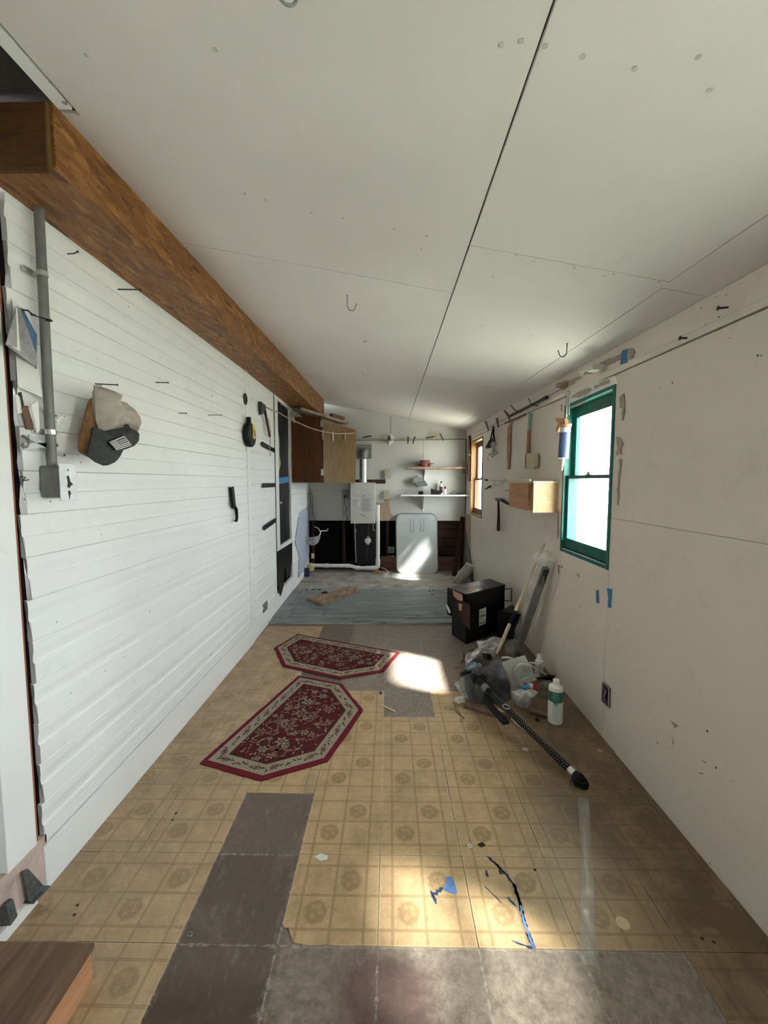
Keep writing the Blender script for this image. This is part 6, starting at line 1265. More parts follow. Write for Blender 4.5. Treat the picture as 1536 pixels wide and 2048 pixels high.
fd = (A3 - A2).normalized(); sdv = (A2 - A1).normalized(); nf = Vector((fd.y, -fd.x, 0)); ns = Vector((sdv.y, -sdv.x, 0)) 
if nf.y > 0: nf = -nf
if ns.x > 0: ns = -ns
def onside(o, d, n, L, off=0.004): return [o + d * u + Vector((0, 0, z)) + n * off for u, z in L]
b = B(); b.prism(onside(G[3], sdv, ns, [(.10, .45), (.26, .452), (.27, .40), (.2, .385), (.12, .40)], .001), ns * .001); b.prism(onside(G[3], sdv, ns, [(.2, .36), (.26, .37), (.25, .31), (.21, .30)], .001), ns * .001)
M['brown_tape'] = plain('torn_brown_tape', (0.42, 0.24, 0.16), 0.5); mk('torn_tape', b, M['brown_tape'], bod)
M['glossy_tape'] = plain('glossy_clear_brown_tape', (0.05, 0.025, 0.02), 0.12, sc=40, bump=1.0)
b = B(); b.prism(onside(G[3], sdv, ns, [(.18, .39), (.38, .40), (.385, .18), (.26, .22)], .0005), ns * .0004); mk('packing_tape', b, M['glossy_tape'], bod)
b = B(); b.prism(onside(G[3], sdv, ns, [(0.0, .30), (.05, .27), (.075, .24), (.045, .225), (-.01, .28)], .004), ns * .001); mk('paper_tag', b, M['label'], bod)
b = B(); b.prism(onside(A2, fd, nf, [(.17, .13), (.265, .135), (.265, .285), (.17, .28)], .001), nf * .0006); lb = mk('label', b, M['label'], bod)
b = B()
for z0, z1, u1 in ((.255, .262, .06), (.243, .248, .07), (.205, .228, .09), (.19, .194, .06), (.178, .182, .08), (.14, .162, .085)): b.prism(onside(A2, fd, nf, [(.175, z0), (.175 + u1 - .005, z0), (.175 + u1 - .005, z1), (.175, z1)], .0018), nf * .0004)
mk('print', b, M['grey_ink'], lb)
b = B()
for u, z in ((.11, .40), (.32, .32), (.09, .21), (.24, .36), (.16, .32), (.13, .14), (.33, .16), (.4, .3)): b.tube([A2 + fd * u + Vector((0, 0, z)) + nf * .001, A2 + fd * u + Vector((0, 0, z)) + nf * .003], .004, 8)
mk('rivet', b, M['grey_metal'], bod)
b = B(); T0 = (G[3] + G[0]) / 2; b.prism([up(T0 + fd * .10 + sdv * (-.02), H1 + .0005), up(T0 + fd * .34 + sdv * .0, H1 + .0005), up(T0 + fd * .30 + sdv * .14, H1 + .0005), up(T0 + fd * .06 + sdv * .10, H1 + .0005)], (0, 0, .0008)); mk('shiny_plate', b, plain('glossy_black_label', (0.12, 0.13, 0.15), 0.1, bump=0), ld)
b = B(); h0 = A3 + nf * .004; b.tube([h0 + Vector((.0, .02, .40)), h0 + Vector((.06, .0, .41)), h0 + Vector((.06, .0, .29)), h0 + Vector((.0, .02, .29))], .006, 8); mk('handle', b, M['steel_dark'], bx, True)
b = B(); b.hexa([(0.97, 3.63, .005), (1.165, 3.55, .005), (1.165, 3.84, .005), (1.13, 3.80, .005)], [(0.97, 3.63, .25), (1.165, 3.55, .25), (1.165, 3.84, .25), (1.13, 3.80, .25)])
bx2 = single('black_box', b, M['black_metal'], 'smaller plain black box squeezed between the black equipment box and the wall', 'box', bevel=0.004)

# ================================================================ pile on the floor
ws = thing('tapered_stick', 'long pale wooden stick with a black wrapped middle leaning on the right wall', 'stick', (0.85, 3.1, 0.1))
pA = Vector((1.165, 3.08, 0.95)); pB = Vector((0.80, 2.99, 0.13))
def lp(t): return pA.lerp(pB, t)
b = B(); b.bar(lp(0), lp(.34), .018, .008, up=(0, -1, 0)); b.tube([lp(.33), lp(.5), lp(.60), lp(.645)], [.007, .010, .013, .002], 10); mk('upper_shaft', b, M['stick'], ws)
b = B(); b.tube([lp(.60), lp(.66), lp(.73)], [.010, .014, .010], 10); mk('black_wrap', b, M['black_plastic'], ws, True)
b = B(); b.tube([lp(.70), lp(.735), lp(.86), lp(.97), lp(1)], [.002, .013, .014, .012, .006], 10); mk('lower_shaft', b, M['stick'], ws, True)
rw = thing('wrapped_roll', 'dark rolled panel wrapped in crumpled clear plastic leaning on the right wall', 'roll', (1.0, 3.2, 0.01))
rA, rB = Vector((1.12, 2.92, 0.85)), Vector((1.03, 3.25, 0.012))
b = B(); b.bar(rA + Vector((0, 0, -.05)), rB, .045, .045, up=(0, -1, 0)); mk('core', b, plain('dark_grey_roll', (0.035, 0.033, 0.033), 0.4), rw, bevel=0.006)
b = B(); d = rB - rA
def wrap(u, v):
    p = rA.lerp(rB, v); a = u * 2 * math.pi; R = .042 + .022 * noise.noise((math.cos(a) * 2, math.sin(a) * 2, v * 9)) + .02 * math.sin(math.pi * v)
    return p + Vector((math.cos(a) * R, math.sin(a) * R * .8, 0))
b.grid(wrap, 28, 40); mk('plastic_wrap', b, M['film'], rw, True)
b = B(); b.pillow([rA + Vector((math.cos(a) * .075 - .02, 0, .02 + math.sin(a) * .065)) for a in [k * math.pi / 5 for k in range(10)]], (-.3, -1, .2), .04, wr=.05, sc=18, back=1); mk('crumpled_end', b, M['film'], rw, True)
b = B(); b.pillow([rB + Vector((math.cos(a) * .085 - .03, -.03, .075 + math.sin(a) * .07)) for a in [k * math.pi / 5 for k in range(10)]], (-.3, -1, .2), .04, wr=.04, sc=22, back=1, seed=5); mk('crumpled_foot', b, M['film'], rw, True)
b = B(); b.bar((1.17, 2.80, .80), (1.15, 3.12, .02), .006, .012, up=(-1, 0, 0)); single('clear_channel', b, M['film'], 'thin clear plastic channel leaning beside the wrapped roll', 'strip')

wb_ = thing('carrier_bag', 'crumpled white plastic carrier bag against the black boxes', 'bag', (0.75, 3.15, 0.004))
b = B(); b.pillow([(0.672,3.120,0.179),(0.736,3.120,0.179),(0.802,3.120,0.214),(0.864,3.120,0.203),(0.870,3.120,0.151),(0.833,3.120,0.082),(0.806,3.120,0.036),(0.767,3.120,0.024),(0.705,3.120,0.058),(0.656,3.120,0.023),(0.595,3.120,-0.023),(0.586,3.120,0.023),(0.599,3.120,0.075),(0.654,3.120,0.098),(0.693,3.120,0.127)], (-.2, -1, .5), .10, wr=.07, sc=13, back=.6, rings=9); mk('bag', b, M['white_bag'], wb_, True)
b = B(); b.pillow([(0.688,3.000,0.133),(0.753,3.000,0.128),(0.775,3.000,0.089),(0.743,3.000,0.072),(0.700,3.000,0.094)], (0, -1, .3), .02, wr=.04, sc=30, back=.5); mk('dark_contents', b, M['char'], wb_, True)
b = B(); b.pillow([(0.560,2.950,0.072),(0.620,2.950,0.089),(0.678,2.950,0.073),(0.689,2.950,0.045),(0.621,2.950,0.017),(0.563,2.950,0.023)], (-.1, -1, .5), .04, wr=.04, sc=26, back=.5, seed=4)
single('blue_packet', b, film('blue_tinted_film', 0.7, (0.35, 0.55, 0.68), .2, 20), 'crumpled pale blue plastic packet in front of the white carrier bag', 'packet', smooth=True)
M['pouch'] = plain('dusty_grey_leather', (0.045, 0.045, 0.052), 0.5, sc=7, var=0.5, bump=0.5, dirt=(0.2, 0.2, 0.215), dirt_amt=0.6, dirt_sc=6)
po = thing('leather_pouch', 'large folded dusty dark grey leather pouch on top of the floor pile', 'pouch', (0.68, 2.72, 0.004))
P = [Vector(p) for p in [(0.498,2.681,0.110),(0.581,2.645,0.160),(0.640,2.574,0.240),(0.676,2.546,0.300),(0.695,2.519,0.310),(0.711,2.473,0.250),(0.744,2.450,0.170),(0.764,2.502,0.050),(0.694,2.458,0.030),(0.630,2.486,0.030),(0.576,2.464,0.030),(0.503,2.501,0.030),(0.495,2.596,0.050)]]
b = B(); b.pillow(P, (-.05, -.7, .7), .03, wr=.05, sc=8, back=.4, rings=10, seed=2); mk('flap', b, M['pouch'], po, 2)
P = [Vector(p) for p in [(0.444,2.734,0.030),(0.507,2.742,0.080),(0.511,2.643,0.050),(0.515,2.537,0.010),(0.476,2.606,0.010)]]
b = B(); b.pillow(P, (-.2, -.6, .7), .01, wr=.01, sc=12, back=.5); mk('side_flap', b, M['grey_bag'], po, True)
# white card with a coil of white tubing
cd_ = thing('coil_on_card', 'coil of flat white tubing resting on a white square card', 'coil', (0.9, 2.75, 0.05))
Q = [Vector(p) for p in [(0.727,2.596,0.240),(0.885,2.617,0.280),(0.979,2.648,0.100),(0.764,2.505,0.100)]]
Q[3] = Q[0] + Q[2] - Q[1]
cn = (Q[1] - Q[0]).cross(Q[3] - Q[0]).normalized()
if cn.y > 0: cn = -cn
b = B(); b.prism(Q, -cn * .006); mk('card', b, M['label'], cd_)
ux = (Q[1] - Q[0]).normalized(); uy = cn.cross(ux).normalized(); cc = Q[0].lerp(Q[2], .56) + cn * .004
b = B(); pts = []
for k in range(150):
    a = k / 150 * 2 * math.pi * 5.2; r = .030 + .048 * k / 150; tri = 1 + (.18 * math.cos(3 * a + 1.0)) * (1 - k / 150)
    pts.append(cc + (ux * math.cos(a) * r * .88 + uy * math.sin(a) * r * 1.1) * tri + cn * .013)
L = []; n = len(pts)
b.add([p - cn * .012 for p in pts] + [p + cn * .012 for p in pts], [(i, i + 1, n + i + 1, n + i) for i in range(n - 1)])
mk('coiled_tubing', b, M['white_plastic'], cd_, True, solid=.0035)
ht_ = thing('white_cable_trunking', 'curved white plastic trunking behind the coil by the small bottle', 'trunking', (1.1, 3.0, 0.01))
b = B(); b.tube([(0.751,2.678,0.240),(0.789,2.684,0.240),(0.830,2.707,0.220)], .007, 8); b.tube([(0.941,2.692,0.200),(0.989,2.731,0.180),(1.026,2.763,0.140),(1.048,2.794,0.100)], .006, 8); mk('tube', b, M['white_plastic'], ht_, True)
P = [(0.971,2.763,0.150),(1.123,2.870,0.030)]; b = B(); b.bar(P[0], P[1], .028, .012); mk('strip', b, M['white_plastic'], ht_)
P = [(1.046,2.816,0.100),(1.051,2.832,0.040)]; b = B(); b.bar(P[0], P[1], .018, .006); mk('end_clip', b, M['white_plastic'], ht_)
b = B(); b.pillow([(1.048,2.850,0.018),(1.096,2.850,0.026),(1.136,2.850,0.045),(1.182,2.850,0.035),(1.180,2.850,0.006),(1.138,2.850,-0.011),(1.096,2.850,0.005),(1.053,2.850,-0.003)], (0, -1, .6), .03, wr=.03, sc=30, back=.8); single('black_cloth', b, M['char'], 'small crumpled black cloth between the bottles by the right wall', 'cloth', smooth=True)
# clear bags with a red and blue printed corner
cb = thing('clear_bag', 'clear plastic bag with a blue and red printed corner in front of the coil', 'bag', (0.85, 2.45, 0.004))
b = B(); b.pillow([(0.762,2.500,0.098),(0.825,2.500,0.117),(0.892,2.500,0.113),(0.933,2.500,0.104),(0.893,2.500,0.066),(0.877,2.500,-0.009),(0.866,2.500,-0.089),(0.834,2.500,-0.061),(0.800,2.500,0.009),(0.768,2.500,0.056)], (0, -1, .4), .05, wr=.04, sc=11, back=.6, rings=9); mk('bag', b, M['white_bag'], cb, True)
b = B(); b.pillow([(0.811,2.460,0.156),(0.855,2.460,0.168),(0.864,2.460,0.148),(0.843,2.460,0.127),(0.814,2.460,0.133)], (0, -1, .5), .012, wr=.01, sc=30, back=.4); mk('blue_print', b, plain('bright_blue_print', (0.05, 0.30, 0.62), 0.3), cb, True)
b = B(); b.pillow([(0.883,2.465,0.173),(0.909,2.465,0.175),(0.918,2.465,0.150),(0.917,2.465,0.118),(0.888,2.465,0.131)], (0, -1, .5), .012, wr=.01, sc=30, back=.4); b.pillow([(0.830,2.465,0.172),(0.852,2.465,0.175),(0.852,2.465,0.166),(0.830,2.465,0.161)], (0, -1, .5), .006, back=.4); mk('red_print', b, plain('dark_red_print', (0.42, 0.03, 0.05), 0.3), cb, True)
b = B(); b.pillow([(0.858,2.470,0.165),(0.889,2.470,0.168),(0.890,2.470,0.131),(0.863,2.470,0.142)], (0, -1, .5), .012, wr=.01, sc=30, back=.4); mk('white_print', b, M['label'], cb, True)
b = B(); b.pillow([(0.974,2.620,0.085),(1.003,2.620,0.114),(1.050,2.620,0.115),(1.084,2.620,0.076),(1.092,2.620,-0.022),(1.080,2.620,-0.106),(1.029,2.620,-0.106),(0.967,2.620,-0.082),(0.933,2.620,-0.063),(0.941,2.620,0.001)], (0, -1, .4), .06, wr=.04, sc=9, back=.6, rings=9); single('grey_clear_bag', b, M['grey_bag'], 'dull see-through grey plastic bag beside the large bottle', 'bag', smooth=True)
# bottles
def lathe_bottle(name, x, y, prof, label):
    t = thing(name, label, 'bottle', (x, y, 0.0038)); b = B(); b.lathe(prof, (x, y, 0.0038), n=32); mk('bottle', b, M['white_plastic'], t, True); return t
BX, BY_ = 0.975, 2.335
bo = lathe_bottle('large_bottle', BX, BY_, [(0.036, 0), (0.041, 0.004), (0.041, 0.205), (0.038, 0.218), (0.022, 0.226), (0.015, 0.229), (0.015, 0.234)], 'large white bottle with a dark green label by the right wall')
M['dk_green'] = plain('dark_green_label', (0.012, 0.13, 0.085), 0.35, var=0.05, bump=0)
b = B(); b.lathe([(0.0414, 0.135), (0.0414, 0.196)], (BX, BY_, 0.0038), n=32); lab_ = mk('green_label', b, M['dk_green'], bo, True)
b = B(); b.lathe([(0.0413, 0.028), (0.0413, 0.134)], (BX, BY_, 0.0038), n=32); lab2 = mk('lower_label', b, M['label'], bo, True)
b = B(); b.lathe([(0.018, 0.234), (0.018, 0.256), (0.016, 0.259)], (BX, BY_, 0.0038), n=24); mk('cap', b, M['white_plastic'], bo, True)
tc = Vector((-BX, -BY_, 0)).normalized(); tr_ = Vector((-tc.y, tc.x, 0)) 
fc = Vector((BX, BY_, 0)) + tc * .0425
b = B()
for z, w in ((.190, .020), (.183, .016), (.172, .021), (.163, .018), (.152, .014)):
    c1 = fc + Vector((0, 0, z)); b.add([c1 - tr_ * w, c1 + tr_ * w, c1 + tr_ * w + Vector((0, 0, .0035)), c1 - tr_ * w + Vector((0, 0, .0035))], [(0, 1, 2, 3)])
mk('worn_print', b, plain('pale_green_print', (0.35, 0.5, 0.42), 0.5), lab_, kind='stuff')
b = B(); b.lathe([(0.011, 0), (0.011, 0.0008)], fc + Vector((0, 0, .133)), Matrix(((tr_.x, 0, tc.x), (tr_.y, 0, tc.y), (0, 1, 0))), 20); b.lathe([(0.005, 0.001), (0.005, 0.0014)], fc + Vector((0, 0, .133)), Matrix(((tr_.x, 0, tc.x), (tr_.y, 0, tc.y), (0, 1, 0))), 14, mi=1); mk('emblem', b, [M['dk_green'], M['label']], lab2)
b = B()
for k in range(9):
    z = .112 - k * .0095; w = random.uniform(.012, .018); c1 = fc + Vector((0, 0, z)); b.add([c1 - tr_ * w, c1 + tr_ * w, c1 + tr_ * w + Vector((0, 0, .0025)), c1 - tr_ * w + Vector((0, 0, .0025))], [(0, 1, 2, 3)])
mk('fine_print', b, plain('green_print', (0.25, 0.42, 0.36), 0.5), lab2, kind='stuff')
sx, sy = 1.085, 2.90
bo2 = lathe_bottle('small_bottle', sx, sy, [(0.026, 0), (0.029, 0.004), (0.03, 0.10), (0.029, 0.118), (0.02, 0.128), (0.014, 0.131)], 'small white bottle against the right wall behind the pile')
b = B(); b.lathe([(0.021, 0.130), (0.021, 0.158), (0.018, 0.164)], (sx, sy, 0.0038), n=20); mk('cap', b, M['white_plastic'], bo2, True)
tc2 = Vector((-sx, -sy, 0)).normalized(); tr2 = Vector((-tc2.y, tc2.x, 0)); fc2 = Vector((sx, sy, .0)) + tc2 * .0312
b = B()
for k, w in enumerate((.016, .012, .016, .009, .014, .015)):
    c1 = fc2 + Vector((0, 0, .10 - k * .013)); h_ = .006 if k in (1, 3) else .003; b.add([c1 - tr2 * w, c1 + tr2 * w, c1 + tr2 * w + Vector((0, 0, h_)), c1 - tr2 * w + Vector((0, 0, h_))], [(0, 1, 2, 3)])
mk('black_print', b, M['ink'], bo2)
# tubes and sticks on the floor
ct = thing('brown_tube', 'split brown cardboard tube lying across the floor under the pile', 'tube', (0.62, 2.5, 0.02))
M['card'] = plain('brown_tube_card', (0.19, 0.115, 0.085), 0.7, sc=12, var=0.3)
P = [(0.471,2.484,0.020),(0.632,2.387,0.020),(0.724,2.362,0.020)]; b = B(); b.tube(P, [.016, .016, .015], 12); mk('tube', b, M['card'], ct, True)
b = B(); b.tube([(0.664,2.405,0.035),(0.649,2.373,0.035),(0.638,2.343,0.035),(0.625,2.328,0.035)], .0035, 6); b.tube([(0.638,2.377,0.006),(0.652,2.362,0.006),(0.667,2.355,0.006)], .003, 6); mk('white_tie', b, M['white_plastic'], ct, True)
P = [(0.856,2.426,0.020),(0.920,2.399,0.020),(0.978,2.358,0.020)]; b = B(); b.tube(P, .018, 12); single('brown_tube', b, M['card'], 'short brown cardboard tube beside the large bottle', 'tube', smooth=True)
P = [(0.629,2.518,0.012),(0.680,2.437,0.012),(0.726,2.353,0.012),(0.736,2.303,0.012),(0.799,2.176,0.012),(0.831,2.133,0.012)]; b = B()
for i in range(len(P) - 1): b.bar(P[i], P[i + 1], .014, .006)
single('pale_lath', b, M['stick'], 'thin pale lath lying under the black perforated tube', 'lath')
P = [(0.851,2.350,-0.018),(0.867,2.350,0.013),(0.877,2.350,0.022),(0.890,2.350,0.011),(0.904,2.350,-0.029),(0.878,2.350,-0.027)]
b = B(); b.pillow(P, (0, -1, 0), .02, wr=.004, back=1); single('grey_cone', b, M['grey_plastic'], 'small dark grey rubber cone on the floor by the large bottle', 'cone', smooth=True)

# black perforated tube
pt_ = thing('perforated_tube', 'long black tube with rows of pale holes lying from the pile towards the camera', 'tube', (0.78, 2.2, 0.01))
pS, pE = Vector((0.572, 2.475, 0.155)), Vector((0.889, 1.83, 0.030))
dv = (pE - pS).normalized(); Ltot = (pE - pS).length
b = B(); rr = .017
secs = [0, .12, .125, .30, .305, .50, .505, .72, .725, 1.0]; b.tube([pS.lerp(pE, t) for t in secs], [.018, .018, .016, .016, .018, .018, .016, .016, .018, .018], 18); shf = mk('shaft', b, M['black_plastic'], pt_, True)
M['dot'] = plain('pale_orange_dots', (0.45, 0.33, 0.22), 0.6, bump=0); M['dotw'] = plain('pale_dots', (0.45, 0.44, 0.42), 0.6, bump=0)
sidev = dv.cross(Vector((0, 0, 1))).normalized(); upv = sidev.cross(dv)
b = B()
for row, (ang, m) in enumerate(((2.45, 1), (1.75, 0), (1.1, 1), (0.4, 0))):
    nd = sidev * math.cos(ang) + upv * math.sin(ang)
    for k in range(44):
        t = .1 + .84 * (k + .5 * (row % 2)) / 44; c1 = pS.lerp(pE, t) + nd * .0182; tv = dv.cross(nd)
        b.add([c1 + (dv * math.cos(a) * .0032 + tv * math.sin(a) * .0022) for a in [q * math.pi / 3 for q in range(6)]], [tuple(range(6))], m)
mk('hole', b, [M['dot'], M['dotw']], shf, kind='stuff')
b = B(); b.tube([pS - dv * .06, pS + dv * .09], [.020, .022], 18); b.tube([pS - dv * .075, pS - dv * .05], [.030, .030], 18); hd = mk('top_collar', b, M['black_plastic'], pt_, True)
b = B(); b.tube([pS + dv * .02, pS + dv * .06], .0232, 18); mk('grey_ring', b, M['conduit'], hd, True)
b = B(); b.bar(pS - dv * .07 - sidev * .0, pS - dv * .08 - sidev * .075 - upv * .01, .014, .02); b.bar(pS - dv * .03, pS - dv * .06 - sidev * .07, .012, .012); b.tube([pS - dv * .1, pS - dv * .07], [.012, .014], 8); mk('clamp_jaw', b, M['black_plastic'], hd)
b = B(); b.tube([pE - dv * .06, pE - dv * .025], .0185, 18); mk('silver_ring', b, M['chrome'], pt_, True)
b = B(); b.tube([pE - dv * .03, pE, pE + dv * .02], [.020, .026, .022], 18); b.lathe([(.018, -.012), (.024, -.008), (.024, .008), (.018, .012)], pE + sidev * .024 + Vector((0, 0, -.002)), Matrix.Rotation(math.pi / 2, 3, 'Y'), 16); b.lathe([(.014, -.02), (.022, -.012), (.024, 0), (.022, .012), (.014, .018)], pE + dv * .02 - Vector((.0, 0, .006)), n=16); mk('end_knob', b, M['black_plastic'], pt_, True)
b = B(); b.tube([pE + sidev * .03, pE + sidev * .06 + Vector((0, .01, .01)), pE + sidev * .062 + Vector((0, -.01, -.01))], .0025, 6); mk('wire_clip', b, M['steel_dark'], pt_, True)
b = B(); b.bar(pS.lerp(pE, .16) + sidev * .055 - upv * .02, pS.lerp(pE, .42) + sidev * .065 - upv * .02, .045, .010); single('black_bracket', b, M['black_plastic'], 'flat black slotted bracket lying beside the perforated tube', 'bracket', bevel=.002)
b = B(); b.tube([pS.lerp(pE, .33) + sidev * (.02 + .018 * math.cos(a)) + dv * .02 * math.sin(a) + upv * .028 for a in [k * math.pi / 6 for k in range(12)]], .0022, 6, closed=True); single('metal_ring', b, M['chrome'], 'thin metal ring lying on the perforated tube', 'ring', smooth=True)
# thin wires and offcuts to the left of the pile
b = B(); b.tube([(0.410,2.542,0.006),(0.415,2.459,0.006),(0.429,2.412,0.006),(0.440,2.352,0.006),(0.418,2.322,0.006)], .002, 5); b.tube([(0.420,2.492,0.006),(0.405,2.435,0.006),(0.422,2.396,0.006),(0.447,2.367,0.006),(0.443,2.352,0.006)], .002, 5); b.tube([(0.376,2.467,0.006),(0.407,2.435,0.006),(0.440,2.374,0.006)], .0015, 5); b.tube([(0.429,2.492,0.006),(0.466,2.468,0.006),(0.504,2.456,0.006),(0.525,2.410,0.006)], .002, 5); b.tube([(0.508,3.084,0.010),(0.529,3.097,0.010),(0.555,3.085,0.010),(0.572,3.060,0.010),(0.566,3.012,0.010),(0.547,2.976,0.010),(0.539,3.023,0.010),(0.553,3.060,0.010)], .0018, 5); b.tube([(0.504,3.059,0.010),(0.495,3.023,0.010),(0.528,3.023,0.010),(0.556,3.060,0.010)], .0015, 5)
single('loose_wires', b, M['brass_wire'], 'thin tangled wires on the tiles left of the pouch', 'wires')
b = B(); b.pillow([(0.419,2.570,0.010),(0.453,2.579,0.010),(0.495,2.580,0.010),(0.481,2.528,0.010),(0.437,2.510,0.010),(0.417,2.527,0.010)], (0, 0, 1), .02, wr=.02, sc=40, back=.1); single('wire_bundle', b, M['off_white'], 'small bundle of pale wire at the left end of the brown tube', 'wire', smooth=True)
b = B(); b.pillow([(0.607,3.304,0.020),(0.606,3.234,0.020),(0.585,3.101,0.020),(0.553,3.063,0.020),(0.550,3.088,0.020),(0.576,3.114,0.020)], (0, 0, 1), .006, back=.3); b.pillow([(0.646,3.304,0.020),(0.699,3.334,0.020),(0.702,3.291,0.020),(0.659,3.283,0.020)], (0, 0, 1), .01, back=.2)
single('brown_leaf', b, plain('dry_brown_leaf', (0.13, 0.07, 0.05), 0.9), 'curled dark brown dry leaf left of the white carrier bag', 'leaf', smooth=True)
b = B(); b.pillow([(0.498,2.866,0.030),(0.542,2.923,0.030),(0.602,2.935,0.030),(0.593,2.890,0.030),(0.535,2.856,0.030),(0.506,2.834,0.030)], (0, -.5, .8), .02, wr=.02, sc=40, back=.5); single('black_scrap', b, M['ink'], 'black plastic scrap tucked under the blue packet', 'scrap', smooth=True)
b = B(); P = [(-0.060,2.499,0.004),(-0.055,2.505,0.004),(0.035,2.432,0.004),(0.031,2.419,0.004)]; b.prism(P, (0, 0, .003)); single('wood_sliver', b, M['stick'], 'pale wood sliver lying on the missing tile patch', 'sliver')
b = B(); b.prism([(-0.070,2.662,0.004),(-0.053,2.662,0.004),(-0.053,2.635,0.004),(-0.069,2.635,0.004)], (0, 0, .003)); single('metal_washer', b, M['steel_dark'], 'tiny square metal piece at the corner of the missing tile', 'washer')
b = B(); b.prism([(0.099,2.366,0.004),(0.179,2.373,0.004),(0.148,2.333,0.004)], (0, 0, .001)); single('tile_scrap', b, M['spackle'], 'small triangular brown scrap in front of the missing tile patch', 'scrap')
b = B(); b.prism([(0.343,1.503,0.004),(0.364,1.512,0.004),(0.373,1.500,0.004),(0.356,1.491,0.004)], (0, 0, .004)); single('dark_chip', b, M['char'], 'dark chip on the tiles near the paint streak', 'chip')
b = B(); (x, y, z), = [(0.312,1.494,0.004)]; b.tube([(x + .007 * math.cos(a), y + .007 * math.sin(a), .0065) for a in [k * math.pi / 6 for k in range(12)]], .0025, 6, closed=True); single('white_ring', b, M['label'], 'tiny white plastic ring beside the dark chip', 'ring', smooth=True)
b = B(); (x, y, z), = [(-0.626,1.174,-0.000)]; b.tube([(x + .006 * math.cos(a), y + .006 * math.sin(a), .002) for a in [k * math.pi / 6 for k in range(12)]], .002, 6, closed=True); single('metal_washer', b, M['grey_metal'], 'small pale washer on the dark bare floor strip', 'washer', smooth=True)

# pale lens-flare streak, built as an added clear film on the floor
P = [(0.841,1.746,0.004),(0.886,1.726,0.004),(0.725,1.360,0.004),(0.609,1.120,0.004),(0.557,1.101,0.004),(0.676,1.359,0.004)]
ps = thing('flare_streak_strip', 'long clear film added for a pale flare streak below the end of the black tube', 'plastic strip', (0.75, 1.4, 0.004))
LA = [Vector(p) for p in [(0.841,1.746,0.004),(0.756,1.538,0.004),(0.676,1.359,0.004),(0.609,1.215,0.004),(0.558,1.106,0.004)]]; LB = [Vector(p) for p in [(0.887,1.736,0.004),(0.800,1.538,0.004),(0.723,1.360,0.004),(0.656,1.216,0.004),(0.611,1.094,0.004)]]
def strp(u, v):
    i = min(3, int(v * 4)); f = v * 4 - i; a = LA[i].lerp(LA[i + 1], f); c = LB[i].lerp(LB[i + 1], f); p = a.lerp(c, u); p.z = .0055 + .010 * math.sin(math.pi * u) * (0.6 + .4 * math.sin(v * 7)); return p
b = B(); b.grid(strp, 10, 40); mk('film', b, M['film_thin'], ps, True)

# ================================================================ outdoors, seen through the windows, with unseen pieces added to shape the sunlight
b = B(); b.box(1.5, 40, -15, 25, -0.6, -0.5); o = single('pale_ground', b, M['bounce_ground'], 'pale ground outside the windows, bouncing sunlight into the room', 'pale_ground'); o['kind'] = 'structure'; o.pop('label'); o.pop('category'); o.name = 'ground'
b = B(); b.box(1.30, 1.86, Y0 - .4, 7.0, 2.22, 2.27); o = mk('sun_blocking_eave', b, M['siding'], None, kind='structure')  # unseen eave, reaching out to cut the top off the sunbeams
tr = thing('garden_tree', 'pale green leafy tree outside the green window', 'tree', (9.0, 5.5, -0.5))
b = B(); b.tube([(9, 5.5, -.55), (9.05, 5.5, 1.2), (8.9, 5.6, 2.6)], [.16, .12, .07], 10); mk('trunk', b, M['studs'], tr, True)
rnd = random.Random(3); b = B()
for k in range(1400):
    a, t_, r = rnd.uniform(0, 6.28), rnd.uniform(-1, 1), rnd.uniform(.5, 1) ** .5
    c1 = Vector((9 + 1.5 * r * math.cos(a) * math.sqrt(1 - t_ * t_), 5.5 + 2.4 * r * math.sin(a) * math.sqrt(1 - t_ * t_), 2.6 + 1.2 * r * t_)); d1 = Vector((rnd.uniform(-1, 1), rnd.uniform(-1, 1), rnd.uniform(-.6, .6))).normalized(); d2 = d1.orthogonal().normalized(); s_ = rnd.uniform(.06, .12)
    b.add([c1, c1 + d1 * s_ * .5 + d2 * s_ * .3, c1 + d1 * s_, c1 + d1 * s_ * .5 - d2 * s_ * .3], [(0, 1, 2, 3)])
mk('foliage', b, M['leaf'], tr, kind='stuff')

tr2 = thing('near_sun_blocker', 'unseen leafy tree added to dim the sun through the nearest window', 'tree', (3.6, -0.9, -0.5))  # unseen leaf mass added on the sun's path to soften the near floor patch
b = B(); b.tube([(3.6, -.9, -.55), (3.5, -.8, 1.5), (3.0, -.4, 2.7)], [.14, .1, .05], 10); mk('trunk', b, M['studs'], tr2, True)
b = B()
for k in range(2200):
    a, t_, r = rnd.uniform(0, 6.28), rnd.uniform(-1, 1), rnd.uniform(.1, 1) ** .4
    c1 = Vector((2.58 + .75 * r * math.cos(a) * math.sqrt(1 - t_ * t_), 0.0 + .8 * r * math.sin(a) * math.sqrt(1 - t_ * t_), 3.02 + .50 * r * t_)); d1 = Vector((rnd.uniform(-1, 1), rnd.uniform(-1, 1), rnd.uniform(-.6, .6))).normalized(); d2 = d1.orthogonal().normalized(); s_ = rnd.uniform(.06, .12)
    b.add([c1, c1 + d1 * s_ * .5 + d2 * s_ * .3, c1 + d1 * s_, c1 + d1 * s_ * .5 - d2 * s_ * .3], [(0, 1, 2, 3)])
mk('foliage', b, M['leaf'], tr2, kind='stuff')

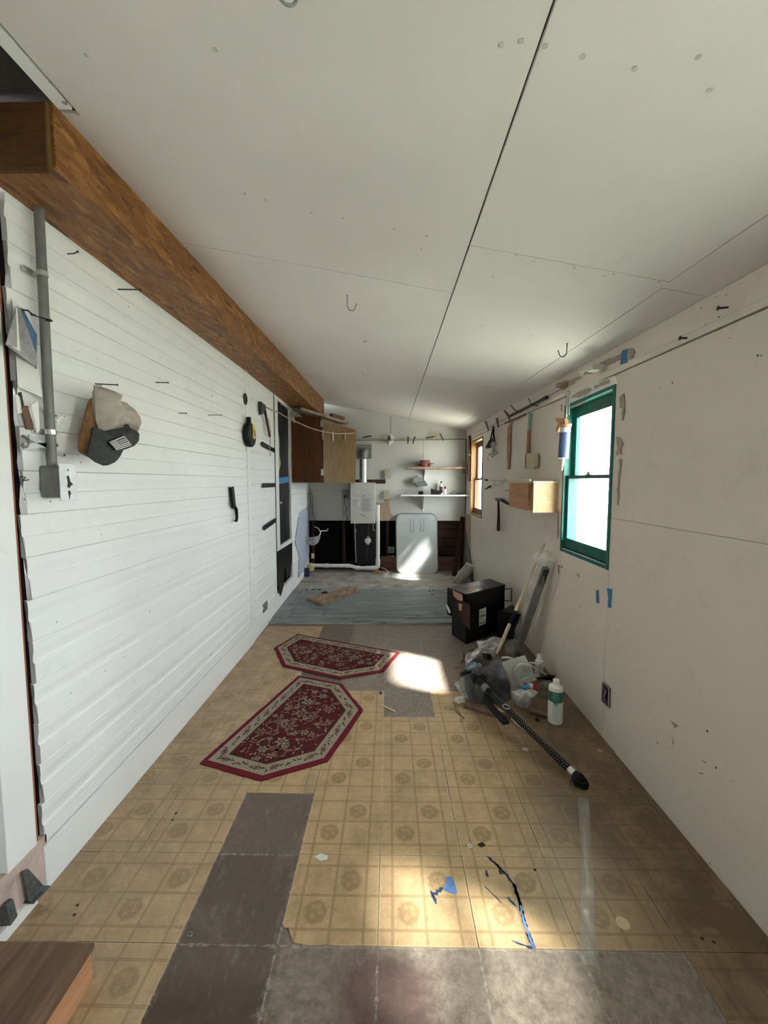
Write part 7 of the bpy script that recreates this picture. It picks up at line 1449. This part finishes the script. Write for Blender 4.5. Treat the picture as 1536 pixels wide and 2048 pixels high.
tr3 = thing('far_sun_blocker', 'unseen leafy tree added to dim the sun through the brown window', 'tree', (3.9, 4.2, -0.5))  # unseen leaves added on the sunbeam to dim the patch on the table top
b = B(); b.tube([(3.9, 4.2, -.55), (3.8, 4.3, 1.8), (3.0, 4.8, 3.3)], [.13, .1, .04], 10); mk('trunk', b, M['studs'], tr3, True)
b = B()
for k in range(750):
    a, t_, r = rnd.uniform(0, 6.28), rnd.uniform(-1, 1), rnd.uniform(.1, 1) ** .4
    c1 = Vector((2.85 + .5 * r * math.cos(a) * math.sqrt(1 - t_ * t_), 4.95 + .7 * r * math.sin(a) * math.sqrt(1 - t_ * t_), 3.42 + .36 * r * t_)); d1 = Vector((rnd.uniform(-1, 1), rnd.uniform(-1, 1), rnd.uniform(-.6, .6))).normalized(); d2 = d1.orthogonal().normalized(); s_ = rnd.uniform(.06, .12)
    b.add([c1, c1 + d1 * s_ * .5 + d2 * s_ * .3, c1 + d1 * s_, c1 + d1 * s_ * .5 - d2 * s_ * .3], [(0, 1, 2, 3)])
mk('foliage', b, M['leaf'], tr3, kind='stuff')

# small fittings that repeat on one thing become pieces of their own
def split_parts(names):
    for o in list(bpy.data.objects):
        if o.type != 'MESH' or o.name.split('.')[0] not in names: continue
        me = o.data; par = list(range(len(me.vertices)))
        def find(a):
            while par[a] != a: par[a] = par[par[a]]; a = par[a]
            return a
        for p in me.polygons:
            v = p.vertices
            for i in v[1:]: par[find(i)] = find(v[0])
        isl = {}
        for p in me.polygons: isl.setdefault(find(p.vertices[0]), []).append(p)
        if len(isl) < 2: continue
        for k, (root, polys) in enumerate(isl.items()):
            idx = {}; vs = []; fs = []
            for p in polys:
                for i in p.vertices:
                    if i not in idx: idx[i] = len(vs); vs.append(tuple(me.vertices[i].co))
                fs.append([idx[i] for i in p.vertices])
            m2 = bpy.data.meshes.new(me.name); m2.from_pydata(vs, [], fs)
            for m in me.materials: m2.materials.append(m)
            for a, p in zip(m2.polygons, polys): a.material_index = p.material_index; a.use_smooth = p.use_smooth
            if k == 0: o.data = m2; base = o
            else:
                c = base.copy(); c.data = m2; COL.objects.link(c)
split_parts({'collar', 'grip', 'hinge', 'screw', 'slot', 'rivet', 'foam_seal', 'bracket_tip', 'sash_stop', 'socket', 'wires', 'nozzle', 'valve_part'})
